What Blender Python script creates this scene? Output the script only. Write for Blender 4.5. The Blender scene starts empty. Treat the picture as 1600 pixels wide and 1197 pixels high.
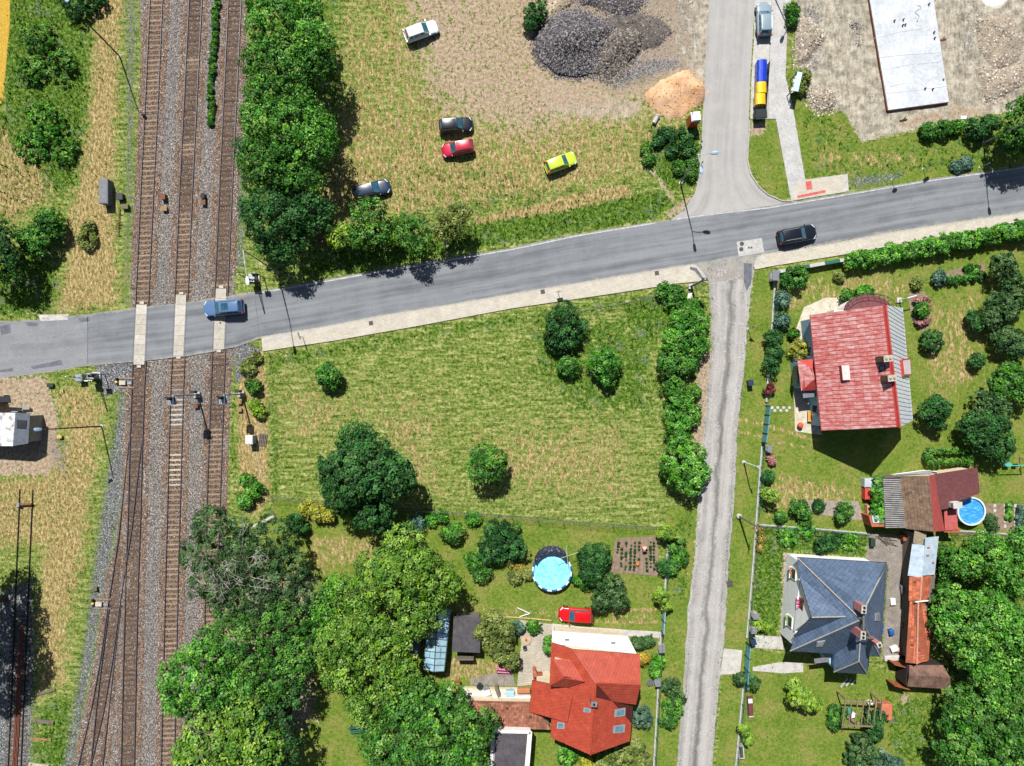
import bpy, bmesh, math, random
import numpy as np
from mathutils import Vector, Matrix

# ------------------------------------------------------------------ camera, sky, sun, exposure
SC = bpy.context.scene
COL = SC.collection
CAM_H = 82.0
PPM = 13.0
camd = bpy.data.cameras.new('camera')
camd.sensor_width = 36.0
camd.lens = 36.0 * CAM_H / (1600.0 / PPM)
camd.clip_end = 6000
cam = bpy.data.objects.new('camera', camd)
COL.objects.link(cam)
cam.location = (0, 0, CAM_H)
cam.rotation_euler = (0, 0, 0)
SC.camera = cam

SUN_EL = math.radians(54.0)
SUN_AZ = math.atan2(-0.27, 1.0)
sdir = Vector((math.sin(SUN_AZ) * math.cos(SUN_EL), math.cos(SUN_AZ) * math.cos(SUN_EL), math.sin(SUN_EL)))
world = bpy.data.worlds.new('World')
SC.world = world
world.use_nodes = True
wn = world.node_tree
bg = wn.nodes['Background']
sky = wn.nodes.new('ShaderNodeTexSky')
sky.sky_type = 'NISHITA'
sky.sun_disc = False
sky.sun_elevation = SUN_EL
sky.sun_rotation = SUN_AZ
wn.links.new(sky.outputs[0], bg.inputs[0])
bg.inputs[1].default_value = 0.05
sund = bpy.data.lights.new('sun', 'SUN')
sund.energy = 5.0
sund.angle = math.radians(0.5)
sund.color = (1.0, 0.98, 0.945)
sun = bpy.data.objects.new('sun', sund)
COL.objects.link(sun)
sun.location = (0, 0, 60)
sun.rotation_euler = (-sdir).to_track_quat('-Z', 'Y').to_euler()
SC.view_settings.view_transform = 'Standard'
SC.view_settings.look = 'None'
SC.view_settings.exposure = 0.8
SC.view_settings.gamma = 1.0
SC.view_settings.use_curve_mapping = False
SC.render.engine = 'CYCLES'
SC.cycles.max_bounces = 5
SC.cycles.diffuse_bounces = 2
SC.cycles.transparent_max_bounces = 6

rnd = random.Random(7)
rng = np.random.default_rng(11)

# ------------------------------------------------------------------ helpers
def G(px, py):
    return ((px - 800.0) / PPM, (598.5 - py) / PPM)
def W(px, py, z=0.0):
    """measured image point of something z metres above ground -> world point"""
    k = (CAM_H - z) / CAM_H
    x, y = G(px, py)
    return Vector((x * k, y * k, z))
def plane3(a, b, c):
    n = (b - a).cross(c - a).normalized()
    if n.z < 0: n = -n
    return n, n.dot(a)
def on_plane(px, py, pl):
    n, d = pl
    o = Vector((0, 0, CAM_H)); x, y = G(px, py)
    dr = Vector((x, y, -CAM_H))
    t = (d - n.dot(o)) / n.dot(dr)
    return o + dr * t
def zplane(pl, x, y):
    n, d = pl
    return (d - n.x * x - n.y * y) / n.z

def lin(c):
    """sRGB 0-255 triple or hex -> linear"""
    if isinstance(c, str):
        c = tuple(int(c[i:i + 2], 16) for i in (0, 2, 4))
    return tuple(((v / 255.0) / 12.92 if v / 255.0 <= 0.04045 else (((v / 255.0) + 0.055) / 1.055) ** 2.4) for v in c)

class NT:
    """small node-tree helper"""
    def __init__(s, name):
        s.m = bpy.data.materials.new(name); s.m.use_nodes = True
        s.t = s.m.node_tree; s.t.nodes.clear()
        s.out = s.t.nodes.new('ShaderNodeOutputMaterial')
    def n(s, typ, **kw):
        nd = s.t.nodes.new(typ)
        for k, v in kw.items(): setattr(nd, k, v)
        return nd
    def link(s, a, b): s.t.links.new(a, b)
    def setin(s, nd, idx, v):
        if hasattr(v, 'is_linked') or isinstance(v, bpy.types.NodeSocket): s.link(v, nd.inputs[idx])
        else:
            if isinstance(v, tuple) and len(v) == 3 and nd.inputs[idx].type == 'RGBA': v = (*v, 1)
            nd.inputs[idx].default_value = v
    def coord(s, kind='Object'):
        return s.n('ShaderNodeTexCoord').outputs[kind]
    def noise(s, vec, scale, detail=5, rough=0.6, stretch=None, dist=0.0):
        if stretch is not None:
            mp = s.n('ShaderNodeMapping'); s.link(vec, mp.inputs[0])
            mp.inputs['Rotation'].default_value = (0, 0, stretch[0]); mp.inputs['Scale'].default_value = stretch[1]
            vec = mp.outputs[0]
        nd = s.n('ShaderNodeTexNoise'); s.link(vec, nd.inputs['Vector'])
        nd.inputs['Scale'].default_value = scale; nd.inputs['Detail'].default_value = detail
        nd.inputs['Roughness'].default_value = rough; nd.inputs['Distortion'].default_value = dist
        return nd.outputs['Fac']
    def voro(s, vec, scale, out='Color', feature='F1', rand=1.0):
        nd = s.n('ShaderNodeTexVoronoi', feature=feature); s.link(vec, nd.inputs['Vector'])
        nd.inputs['Scale'].default_value = scale; nd.inputs['Randomness'].default_value = rand
        return nd.outputs[out]
    def math(s, op, a, b=0.0, clamp=False):
        nd = s.n('ShaderNodeMath', operation=op); nd.use_clamp = clamp
        s.setin(nd, 0, a); s.setin(nd, 1, b); return nd.outputs[0]
    def ramp(s, fac, stops):
        nd = s.n('ShaderNodeValToRGB'); s.link(fac, nd.inputs[0])
        el = nd.color_ramp.elements
        while len(el) < len(stops): el.new(0.5)
        for e, (p, c) in zip(el, stops):
            e.position = p; e.color = (*c, 1) if len(c) == 3 else c
        return nd.outputs[0]
    def step(s, fac, lo, hi):
        nd = s.n('ShaderNodeMapRange', interpolation_type='SMOOTHSTEP'); s.link(fac, nd.inputs[0])
        nd.inputs[1].default_value = lo; nd.inputs[2].default_value = hi
        return nd.outputs[0]
    def mix(s, fac, a, b, blend='MIX'):
        nd = s.n('ShaderNodeMix', data_type='RGBA', blend_type=blend)
        s.setin(nd, 0, fac); s.setin(nd, 6, a); s.setin(nd, 7, b)
        return nd.outputs[2]
    def attr(s, name, out='Fac'):
        nd = s.n('ShaderNodeAttribute', attribute_name=name); return nd.outputs[out]
    def bump(s, h, strength=0.5, dist=0.05):
        nd = s.n('ShaderNodeBump'); s.link(h, nd.inputs['Height'])
        nd.inputs['Strength'].default_value = strength; nd.inputs['Distance'].default_value = dist
        return nd.outputs[0]
    def bsdf(s, col, rough=0.8, metal=0.0, spec=0.3, normal=None, **kw):
        nd = s.n('ShaderNodeBsdfPrincipled')
        s.setin(nd, 'Base Color', col); s.setin(nd, 'Roughness', rough)
        nd.inputs['Metallic'].default_value = metal; nd.inputs['Specular IOR Level'].default_value = spec
        if normal is not None: s.link(normal, nd.inputs['Normal'])
        for k, v in kw.items(): s.setin(nd, k.replace('_', ' '), v)
        s.link(nd.outputs[0], s.out.inputs[0])
        return nd

MATS = {}
def mat(name, c1, c2=None, scale=3.0, rough=0.8, spec=0.3, metal=0.0, bump=0.0, bdist=0.02, rand=0.0, lo=0.35, hi=0.65, stretch=None, coat=0.0, fine=0.0, tile=0.0):
    """weathered surface: two colours mixed by noise, optional relief and piece-to-piece variation"""
    if name in MATS: return MATS[name]
    t = NT(name); co = t.coord()
    c1 = lin(c1); c2 = lin(c2) if c2 is not None else tuple(v * 0.82 for v in c1)
    nz = t.noise(co, scale, 6, 0.65, stretch)
    col = t.ramp(nz, [(lo, c1), (hi, c2)])
    if fine:
        f = t.noise(co, scale * 9, 3, 0.7)
        col = t.mix(fine, col, t.ramp(f, [(0.3, (0, 0, 0)), (0.7, (1, 1, 1))]), 'OVERLAY')
    if tile:
        hs = t.n('ShaderNodeHueSaturation'); t.link(col, hs.inputs['Color'])
        t.link(t.math('ADD', t.math('MULTIPLY', t.attr('tint'), 2 * tile), 1 - tile), hs.inputs['Value']); col = hs.outputs[0]
    if rand:
        oi = t.n('ShaderNodeObjectInfo'); r = oi.outputs['Random']
        hs = t.n('ShaderNodeHueSaturation'); t.link(col, hs.inputs['Color'])
        t.link(t.math('ADD', t.math('MULTIPLY', r, 2 * rand), 1 - rand), hs.inputs['Value'])
        col = hs.outputs[0]
    nrm = t.bump(t.noise(co, scale * 4, 4), bump, bdist) if bump else None
    kw = {'Coat_Weight': coat} if coat else {}
    t.bsdf(col, rough, metal, spec, nrm, **kw)
    MATS[name] = t.m
    return t.m

def leaf_mat(name, dark, mid, light, trans=0.14):
    if name in MATS: return MATS[name]
    t = NT(name)
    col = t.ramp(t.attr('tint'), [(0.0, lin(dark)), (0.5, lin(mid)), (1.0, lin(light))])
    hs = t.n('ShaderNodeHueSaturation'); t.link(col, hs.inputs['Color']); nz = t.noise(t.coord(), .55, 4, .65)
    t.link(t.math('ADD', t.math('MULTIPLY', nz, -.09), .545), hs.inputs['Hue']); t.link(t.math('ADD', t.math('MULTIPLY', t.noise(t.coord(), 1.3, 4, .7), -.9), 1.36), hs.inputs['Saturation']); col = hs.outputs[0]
    p = t.bsdf(col, 0.75, 0, 0.12)
    tr = t.n('ShaderNodeBsdfTranslucent'); t.link(col, tr.inputs[0])
    mx = t.n('ShaderNodeMixShader'); mx.inputs[0].default_value = trans
    t.link(p.outputs[0], mx.inputs[1]); t.link(tr.outputs[0], mx.inputs[2]); t.link(mx.outputs[0], t.out.inputs[0])
    MATS[name] = t.m
    return t.m

def root_loc(o):
    while o.parent is not None: o = o.parent
    return o.location
def link_mesh(name, me, material, parent=None):
    o = bpy.data.objects.new(name, me); COL.objects.link(o)
    if material is not None and len(me.materials) == 0: me.materials.append(material)
    if parent is not None: o.parent = parent
    return o
def tag(o, label=None, cat=None, group=None, kind=None):
    if label: o['label'] = label
    if cat: o['category'] = cat
    if group: o['group'] = group
    if kind: o['kind'] = kind
    return o
def thing(name, label, cat, loc=(0, 0, 0), rz=0.0, group=None):
    o = bpy.data.objects.new(name, None); COL.objects.link(o)
    o.empty_display_size = 0.2
    o.location = loc; o.rotation_euler = (0, 0, rz)
    return tag(o, label, cat, group)
def copy_tree(o, parent=None):
    c = o.copy(); COL.objects.link(c); c.parent = parent
    for ch in list(o.children): copy_tree(ch, c)
    return c

class MB:
    """collects shapes; build() links them as one mesh object"""
    def __init__(s): s.v = []; s.f = []
    def add(s, vs, fs):
        b = len(s.v); s.v += [tuple(q) for q in vs]; s.f += [tuple(i + b for i in f) for f in fs]; return s
    def hexa(s, p):
        return s.add(p, [(3, 2, 1, 0), (4, 5, 6, 7), (0, 1, 5, 4), (1, 2, 6, 5), (2, 3, 7, 6), (3, 0, 4, 7)])
    def box(s, cx, cy, cz, sx, sy, sz, rz=0.0):
        c, n = math.cos(rz), math.sin(rz); p = []
        for dz in (-.5, .5):
            for dx, dy in ((-.5, -.5), (.5, -.5), (.5, .5), (-.5, .5)):
                x, y = dx * sx, dy * sy
                p.append((cx + x * c - y * n, cy + x * n + y * c, cz + dz * sz))
        return s.hexa(p)
    def prism(s, poly, z0, z1):
        """poly of (x,y); z1 may be a list of heights"""
        n = len(poly)
        a = sum(poly[i][0] * poly[(i + 1) % n][1] - poly[(i + 1) % n][0] * poly[i][1] for i in range(n))
        if a < 0:
            poly = poly[::-1]
            if isinstance(z1, (list, tuple)): z1 = list(z1)[::-1]
        zz = z1 if isinstance(z1, (list, tuple)) else [z1] * n
        vs = [(p[0], p[1], z0) for p in poly] + [(p[0], p[1], z) for p, z in zip(poly, zz)]
        fs = [tuple(range(n))[::-1], tuple(range(n, 2 * n))] + [(i, (i + 1) % n, n + (i + 1) % n, n + i) for i in range(n)]
        return s.add(vs, fs)
    def slab(s, pts, t, nrm=None):
        """planar polygon in space thickened downwards along its normal"""
        pts = [Vector(p) for p in pts]; n = len(pts)
        if nrm is None:
            nrm = Vector((0, 0, 0))
            for i in range(n): nrm += pts[i].cross(pts[(i + 1) % n])
            nrm.normalize()
        if nrm.z < 0: nrm = -nrm; pts = pts[::-1]
        lo = [p - nrm * t for p in pts]
        return s.add(lo + pts, [tuple(range(n))[::-1], tuple(range(n, 2 * n))] + [(i, (i + 1) % n, n + (i + 1) % n, n + i) for i in range(n)])
    def face(s, pts): return s.add(pts, [tuple(range(len(pts)))])
    def tube(s, pts, r, n=6, r1=None, cap=True):
        pts = [Vector(p) for p in pts]; m = len(pts); vs = []; fs = []
        for i, p in enumerate(pts):
            d = (pts[min(i + 1, m - 1)] - pts[max(i - 1, 0)]).normalized()
            u = d.cross(Vector((0, 0, 1)) if abs(d.z) < 0.9 else Vector((1, 0, 0))).normalized(); w = d.cross(u)
            rr = r if r1 is None else r + (r1 - r) * i / (m - 1)
            for k in range(n):
                a = 2 * math.pi * k / n
                vs.append(p + u * (rr * math.cos(a)) + w * (rr * math.sin(a)))
        for i in range(m - 1):
            for k in range(n):
                fs.append((i * n + k, i * n + (k + 1) % n, (i + 1) * n + (k + 1) % n, (i + 1) * n + k))
        if cap: fs += [tuple(range(n))[::-1], tuple(range((m - 1) * n, m * n))]
        return s.add(vs, fs)
    def lathe(s, cx, cy, prof, n=16, cap=True):
        """prof list of (r,z)"""
        m = len(prof); vs = []; fs = []
        for r, z in prof:
            for k in range(n):
                a = 2 * math.pi * k / n; vs.append((cx + r * math.cos(a), cy + r * math.sin(a), z))
        for i in range(m - 1):
            for k in range(n): fs.append((i * n + k, i * n + (k + 1) % n, (i + 1) * n + (k + 1) % n, (i + 1) * n + k))
        fs += [tuple(range(n))[::-1], tuple(range((m - 1) * n, m * n))] if cap else [((m - 1) * n + k, (m - 1) * n + (k + 1) % n, (k + 1) % n, k) for k in range(n)]
        return s.add(vs, fs)
    def mesh(s, name, off=(0, 0, 0), smooth=False):
        me = bpy.data.meshes.new(name)
        me.from_pydata([(a - off[0], b - off[1], c - off[2]) for a, b, c in s.v], [], s.f)
        if smooth: me.polygons.foreach_set('use_smooth', [True] * len(me.polygons))
        me.update(); return me
    def build(s, name, material, parent=None, smooth=False, local=False):
        off = (0, 0, 0) if (parent is None or local) else root_loc(parent)
        return link_mesh(name, s.mesh(name, off, smooth), material, parent)

def np_mesh(name, verts, quads, attrs=None, smooth=False):
    me = bpy.data.meshes.new(name)
    nv, nf = len(verts), len(quads); k = quads.shape[1]
    me.vertices.add(nv); me.vertices.foreach_set('co', np.ascontiguousarray(verts, dtype=np.float32).ravel())
    me.loops.add(nf * k); me.loops.foreach_set('vertex_index', np.ascontiguousarray(quads, dtype=np.int32).ravel())
    me.polygons.add(nf)
    me.polygons.foreach_set('loop_start', np.arange(0, nf * k, k, dtype=np.int32))
    me.polygons.foreach_set('loop_total', np.full(nf, k, dtype=np.int32))
    if smooth: me.polygons.foreach_set('use_smooth', np.ones(nf, dtype=bool))
    for an, arr in (attrs or {}).items():
        if arr.ndim == 1:
            a = me.attributes.new(an, 'FLOAT', 'POINT'); a.data.foreach_set('value', arr.astype(np.float32))
        else:
            a = me.attributes.new(an, 'FLOAT_COLOR', 'POINT'); a.data.foreach_set('color', arr.astype(np.float32).ravel())
    me.update(calc_edges=True); return me

def vnoise(x, y, scale, octaves=4, seed=0):
    """value noise on arrays, 0..1"""
    out = np.zeros_like(x); amp = 1.0; tot = 0.0
    for o in range(octaves):
        r = np.random.default_rng(seed * 17 + o).random((256, 256))
        u = x * scale * 2 ** o + 1000; v = y * scale * 2 ** o + 1000
        i = np.floor(u).astype(int); j = np.floor(v).astype(int); fu = u - i; fv = v - j
        fu = fu * fu * (3 - 2 * fu); fv = fv * fv * (3 - 2 * fv)
        i0 = i % 256; i1 = (i + 1) % 256; j0 = j % 256; j1 = (j + 1) % 256
        out += amp * ((r[i0, j0] * (1 - fu) + r[i1, j0] * fu) * (1 - fv) + (r[i0, j1] * (1 - fu) + r[i1, j1] * fu) * fv)
        tot += amp; amp *= 0.55
    return out / tot
# ------------------------------------------------------------------ the ground, one sheet to the horizon
xs = np.concatenate([-np.geomspace(2500, 84, 14), np.arange(-80, 80.01, 0.4), np.geomspace(84, 2500, 14)])
ys = np.concatenate([-np.geomspace(2500, 66, 14), np.arange(-62, 62.01, 0.4), np.geomspace(66, 2500, 14)])
GX, GY = np.meshgrid(xs, ys, indexing='ij')
gx, gy = GX.ravel(), GY.ravel()
ax, ay = 800 + gx * PPM, 598.5 - gy * PPM          # the same points in survey units

def seg_dist(ax, ay, p, q):
    dx, dy = q[0] - p[0], q[1] - p[1]; L = dx * dx + dy * dy + 1e-9
    t = np.clip(((ax - p[0]) * dx + (ay - p[1]) * dy) / L, 0, 1)
    return np.hypot(ax - p[0] - t * dx, ay - p[1] - t * dy)
def inside(ax, ay, poly):
    c = np.zeros(ax.shape, bool); n = len(poly)
    for i in range(n):
        (x0, y0), (x1, y1) = poly[i], poly[(i + 1) % n]
        if y0 == y1: continue
        c ^= ((y0 > ay) != (y1 > ay)) & (ax < (x1 - x0) * (ay - y0) / (y1 - y0) + x0)
    return c
def poly_mask(ax, ay, poly, feather=12):
    d = np.full(ax.shape, 1e9)
    for i in range(len(poly)): d = np.minimum(d, seg_dist(ax, ay, poly[i], poly[(i + 1) % len(poly)]))
    d = np.where(inside(ax, ay, poly), d, -d)
    return np.clip(0.5 + d / (2 * feather), 0, 1)
def line_mask(ax, ay, pts, hw, feather=5):
    d = np.full(ax.shape, 1e9)
    for i in range(len(pts) - 1): d = np.minimum(d, seg_dist(ax, ay, pts[i], pts[i + 1]))
    return np.clip(0.5 + (hw - d) / (2 * feather), 0, 1)

NL = ['dry', 'lush', 'lawn', 'soil', 'gravel', 'rust', 'sand', 'wheat']
PAINT = [
 # (layer, kind, points, value, feather / (halfwidth, feather))
 ('wheat', 'p', [(-400, -400), (20, -400), (15, 40), (4, 160), (-400, 400)], 1.0, 6),
 ('lush', 'p', [(10, -60), (130, -60), (142, 60), (138, 200), (120, 290), (70, 310), (20, 345), (-200, 360), (-200, 250), (0, 170)], .85, 18),
 ('lush', 'p', [(-100, 420), (40, 385), (85, 420), (95, 460), (60, 492), (-100, 498)], .9, 14),
 ('dry', 'p', [(142, -60), (205, -60), (190, 130), (182, 300), (186, 478), (80, 492), (98, 440), (100, 380), (112, 320), (124, 280), (140, 150)], .72, 18),
 ('dry', 'p', [(-40, 140), (60, 240), (90, 300), (20, 350), (-40, 320)], .5, 20),
 ('dry', 'p', [(60, 590), (150, 590), (165, 640), (150, 760), (140, 860), (110, 960), (100, 1060), (60, 1090), (50, 960), (60, 860), (-40, 860), (-40, 740), (60, 730), (95, 690)], .7, 24),
 ('lush', 'p', [(60, 1100), (118, 1080), (110, 1250), (45, 1250)], .7, 14),
 ('lush', 'p', [(88, 700), (128, 700), (120, 830), (90, 800)], .45, 14),
 ('lush', 'p', [(75, 585), (140, 590), (135, 650), (90, 660)], .42, 14),
 ('soil', 'p', [(-100, 592), (70, 585), (92, 640), (95, 720), (70, 745), (-100, 745)], .85, 12),
 ('gravel', 'p', [(60, 660), (110, 680), (112, 745), (80, 745)], .45, 12),
 ('rust', 'p', [(216, -200), (390, -200), (378, 100), (372, 200), (365, 420), (372, 545), (355, 600), (348, 800), (330, 1300), (105, 1300), (150, 1050), (172, 900), (192, 760), (200, 600), (205, 450), (222, 200)], 1.0, 8),
 ('gravel', 'p', [(196, 572), (212, 700), (192, 800), (165, 950), (120, 1197), (85, 1260), (128, 1000), (142, 880), (160, 760), (178, 650), (186, 580)], .66, 12),
 ('gravel', 'p', [(-80, 950), (55, 900), (58, 1000), (50, 1300), (-80, 1300)], .7, 12),
 ('gravel', 'p', [(190, -100), (222, -100), (212, 300), (205, 480), (190, 480), (192, 200)], .5, 10),
 ('gravel', 'p', [(258, 70), (280, 90), (270, 260), (240, 250)], .5, 12),
 ('gravel', 'p', [(312, 30), (352, 60), (342, 230), (312, 220)], .45, 12),
 ('gravel', 'p', [(375, 60), (395, 60), (385, 300), (385, 420), (362, 430)], .62, 12),
 ('gravel', 'p', [(235, 400), (270, 380), (268, 470), (232, 470)], .42, 12),
 ('gravel', 'p', [(240, 600), (330, 590), (322, 660), (255, 680)], .5, 12),
 ('gravel', 'p', [(225, 820), (250, 820), (245, 1130), (222, 1100)], .4, 10),
 ('gravel', 'p', [(370, 530), (410, 545), (395, 585), (365, 600)], .85, 8),
 ('gravel', 'p', [(145, 565), (212, 560), (205, 610), (160, 620)], .8, 8),
 ('lawn', 'l', [(208, -60), (204, 100), (202, 300), (196, 460)], .8, (4, 4)),
 ('lush', 'l', [(316, 350), (316, 420)], .6, (5, 5)),
 ('lush', 'l', [(242, 620), (240, 800)], .42, (5, 5)),
 ('lush', 'l', [(303, 640), (300, 780)], .45, (5, 5)),
 ('lush', 'l', [(366, 600), (362, 740)], .6, (4, 4)),
 ('dry', 'p', [(376, 560), (412, 552), (424, 780), (400, 812), (372, 790), (372, 690)], .8, 8),
 ('soil', 'p', [(392, 640), (412, 640), (416, 800), (398, 800)], .45, 8),
 ('lush', 'p', [(410, 555), (520, 540), (800, 490), (1000, 460), (1080, 450), (1090, 520), (1000, 540), (960, 480), (800, 510), (640, 535), (440, 575)], .75, 16),
 ('lush', 'p', [(820, 500), (1030, 480), (1030, 660), (900, 650), (820, 590)], .62, 30),
 ('lush', 'l', [(425, 570), (432, 770)], .62, (8, 8)),
 ('dry', 'p', [(440, 600), (560, 580), (700, 640), (720, 800), (620, 790), (560, 670), (480, 720), (430, 700)], .5, 60),
 ('dry', 'p', [(800, 640), (1010, 640), (1020, 800), (840, 800), (700, 780), (720, 680)], .46, 60),
 # north field
 ('dry', 'p', [(510, -100), (1100, -100), (1100, 200), (1010, 290), (760, 330), (520, 380), (480, 300), (520, 150)], .57, 30),
 ('lush', 'p', [(520, 250), (660, 240), (800, 250), (900, 285), (900, 330), (700, 345), (520, 360)], .48, 25),
 ('soil', 'p', [(610, -100), (1110, -100), (1105, 130), (1095, 190), (1000, 200), (900, 215), (830, 240), (730, 220), (660, 180), (620, 80)], .63, 60),
 ('soil', 'p', [(700, 80), (800, 120), (860, 230), (780, 220), (690, 160)], .5, 40),
 ('sand', 'p', [(830, 90), (900, 130), (960, 140), (1010, 150), (1010, 190), (930, 198), (860, 185), (820, 130)], .66, 24),
 ('sand', 'p', [(940, -80), (1125, -80), (1118, 150), (1000, 120), (960, 100)], .72, 24),
 ('gravel', 'p', [(930, 120), (1000, 80), (1060, 80), (1085, 110), (1020, 130), (960, 150)], .62, 20),
 ('gravel', 'p', [(836, 40), (880, -60), (1104, -60), (1100, 90), (1060, 130), (960, 150), (850, 112)], .42, 24),
 ('soil', 'l', [(605, 100), (618, 150), (625, 200), (645, 240), (632, 275), (655, 290)], .62, (4, 16)),
 ('soil', 'l', [(550, -20), (566, 40), (560, 80), (575, 120)], .52, (3, 14)),
 ('soil', 'l', [(655, 62), (740, 95), (830, 130), (930, 170), (1000, 185)], .6, (2, 6)), ('soil', 'l', [(650, 80), (735, 114), (825, 150), (925, 188)], .6, (2, 6)), ('soil', 'l', [(725, 210), (800, 225), (880, 235), (960, 225), (1010, 200)], .58, (2, 6)), ('soil', 'l', [(700, 150), (760, 120), (830, 100)], .58, (3, 8)),
 ('soil', 'l', [(1002, 250), (1030, 280), (1050, 310)], .8, (4, 4)),
 ('soil', 'l', [(1000, 235), (1020, 260), (1040, 300)], .6, (3, 4)),
 ('soil', 'p', [(1040, 330), (1078, 305), (1088, 300), (1072, 328), (1040, 346)], .7, 5),
 ('lush', 'p', [(470, 432), (520, 378), (740, 348), (930, 312), (1000, 305), (1040, 300), (1055, 320), (1020, 345), (900, 362), (700, 396), (560, 425)], .95, 10),
 ('dry', 'p', [(735, 340), (930, 294), (990, 282), (990, 306), (900, 328), (740, 352)], .8, 8), ('lush', 'p', [(735, 340), (930, 294), (990, 282), (990, 306), (900, 328), (740, 352)], .7, 8),
 ('lush', 'p', [(1005, 195), (1095, 195), (1092, 290), (1050, 300), (1000, 260)], .8, 14),
 ('lush', 'p', [(390, -60), (540, -60), (540, 400), (450, 440), (390, 400)], .5, 20),
 # building site
 ('sand', 'p', [(1243, -200), (1900, -200), (1900, 130), (1602, 135), (1590, 172), (1480, 190), (1345, 222), (1322, 178), (1272, 160), (1243, 90)], 1.0, 8),
 ('gravel', 'p', [(1500, -50), (1540, -50), (1530, 110), (1490, 110)], .45, 20),
 ('gravel', 'p', [(1246, 0), (1290, 0), (1290, 110), (1250, 130)], .5, 16),
 ('soil', 'p', [(1395, 185), (1510, 160), (1560, 175), (1490, 192), (1400, 205)], .6, 8),
 ('lawn', 'p', [(1172, 186), (1213, 186), (1234, 312), (1222, 313), (1200, 304), (1168, 250)], .9, 4),
 ('soil', 'p', [(1172, 190), (1200, 190), (1195, 212), (1172, 212)], .8, 5),
 ('lawn', 'p', [(1236, 100), (1262, 160), (1320, 175), (1345, 225), (1480, 195), (1700, 165), (1700, 240), (1345, 300), (1325, 270), (1258, 282), (1236, 160), (1225, 60), (1240, 60)], .85, 8),
 ('gravel', 'p', [(1325, 275), (1420, 265), (1400, 285), (1330, 298)], .62, 10),
 ('lush', 'p', [(1240, 165), (1320, 180), (1345, 228), (1480, 200), (1600, 190), (1600, 235), (1345, 292), (1262, 275)], .46, 12), ('dry', 'p', [(1262, 200), (1330, 230), (1450, 220), (1440, 265), (1270, 270)], .42, 20),
 ('lush', 'p', [(1440, 240), (1600, 215), (1600, 255), (1440, 275)], .55, 14),
 # lane verges and gardens
 ('soil', 'l', [(1102, 560), (1098, 640), (1094, 700)], .85, (12, 6)),
 ('gravel', 'l', [(1173, 460), (1169, 500), (1160, 597), (1152, 675), (1147, 775), (1137, 899), (1132, 997), (1125, 1052), (1112, 1200)], .62, (3, 7)), ('soil', 'l', [(1110, 470), (1112, 520), (1098, 690), (1090, 792), (1082, 897), (1071, 1022), (1059, 1172)], .66, (4, 8)),
 ('lawn', 'p', [(1182, 420), (1206, 420), (1192, 700), (1160, 1197), (1115, 1250), (1135, 950), (1150, 700), (1168, 520)], .95, 5),
 ('lawn', 'p', [(1204, 428), (1330, 400), (1650, 370), (1650, 835), (1365, 832), (1184, 818), (1192, 700)], 1.0, 6),
 ('dry', 'p', [(1215, 440), (1340, 420), (1440, 440), (1420, 470), (1300, 480), (1220, 500)], .5, 20),
 ('dry', 'p', [(1440, 470), (1540, 460), (1530, 600), (1440, 640), (1430, 560)], .47, 24),
 ('dry', 'p', [(1200, 740), (1340, 745), (1345, 800), (1200, 800)], .5, 20),
 ('dry', 'l', [(1155, 655), (1200, 665), (1280, 690)], .75, (4, 4)),
 ('dry', 'l', [(1155, 675), (1200, 685), (1260, 700)], .75, (3, 4)),
 ('lush', 'p', [(1184, 820), (1358, 835), (1352, 872), (1230, 862), (1215, 1000), (1172, 1005), (1180, 900)], .85, 6),
 ('soil', 'l', [(1226, 865), (1222, 1000)], .8, (4, 4)),
 ('lawn', 'p', [(1170, 1020), (1300, 1020), (1480, 1080), (1500, 1260), (1150, 1260)], .95, 10),
 ('lush', 'p', [(1370, 1085), (1480, 1080), (1480, 1200), (1390, 1200)], .6, 14),
 ('lush', 'p', [(1465, 835), (1700, 835), (1700, 1260), (1480, 1260)], .6, 14),
 ('soil', 'p', [(1400, 1075), (1440, 1080), (1415, 1110), (1395, 1090)], .5, 8),
 ('lawn', 'p', [(430, 780), (660, 798), (1030, 824), (1030, 1000), (1016, 1250), (400, 1250), (400, 900)], .95, 8),
 ('dry', 'p', [(470, 825), (600, 832), (600, 870), (540, 900), (480, 905)], .66, 22),
 ('dry', 'l', [(660, 950), (850, 958), (1030, 965)], .5, (9, 6)),
 ('dry', 'l', [(935, 950), (1040, 953)], .8, (3, 3)),
 ('dry', 'l', [(930, 972), (1040, 972)], .8, (3, 3)),
 ('dry', 'p', [(700, 1025), (790, 1030), (780, 1070), (690, 1065)], .7, 8),
 ('lawn', 'p', [(1042, 790), (1090, 790), (1070, 1050), (1055, 1250), (1015, 1250), (1030, 950)], .9, 5),
 ('lush', 'p', [(1045, 800), (1085, 800), (1075, 940), (1045, 940)], .5, 8),
 ('soil', 'p', [(300, 900), (500, 880), (500, 1130), (420, 1190), (330, 1150)], .6, 20),
]
def layers_at(ax, ay):
    L = {k: np.zeros(ax.shape) for k in NL}
    def put(lay, m, val):
        if lay in ('soil', 'gravel', 'rust', 'sand', 'wheat', 'lawn', 'lush', 'dry'):
            L[lay] = np.maximum(L[lay], m * val)
        if lay in ('lawn', 'sand', 'wheat', 'rust') and val > .8:
            for k in ('dry', 'lush', 'soil'): L[k] = L[k] * (1 - m)
    for lay, kind, pts, val, fe in PAINT:
        m = poly_mask(ax, ay, pts, fe) if kind == 'p' else line_mask(ax, ay, pts, fe[0], fe[1])
        put(lay, m, val)
    return L
LY = layers_at(ax, ay)
big = vnoise(gx, gy, 0.05, 3, 3)
LY['dry'] = np.clip(LY['dry'] + 0.5 * (big - .5) * (LY['sand'] < .5), 0, 1)
far = (np.abs(gx) > 82) | (np.abs(gy) > 64)
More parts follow.
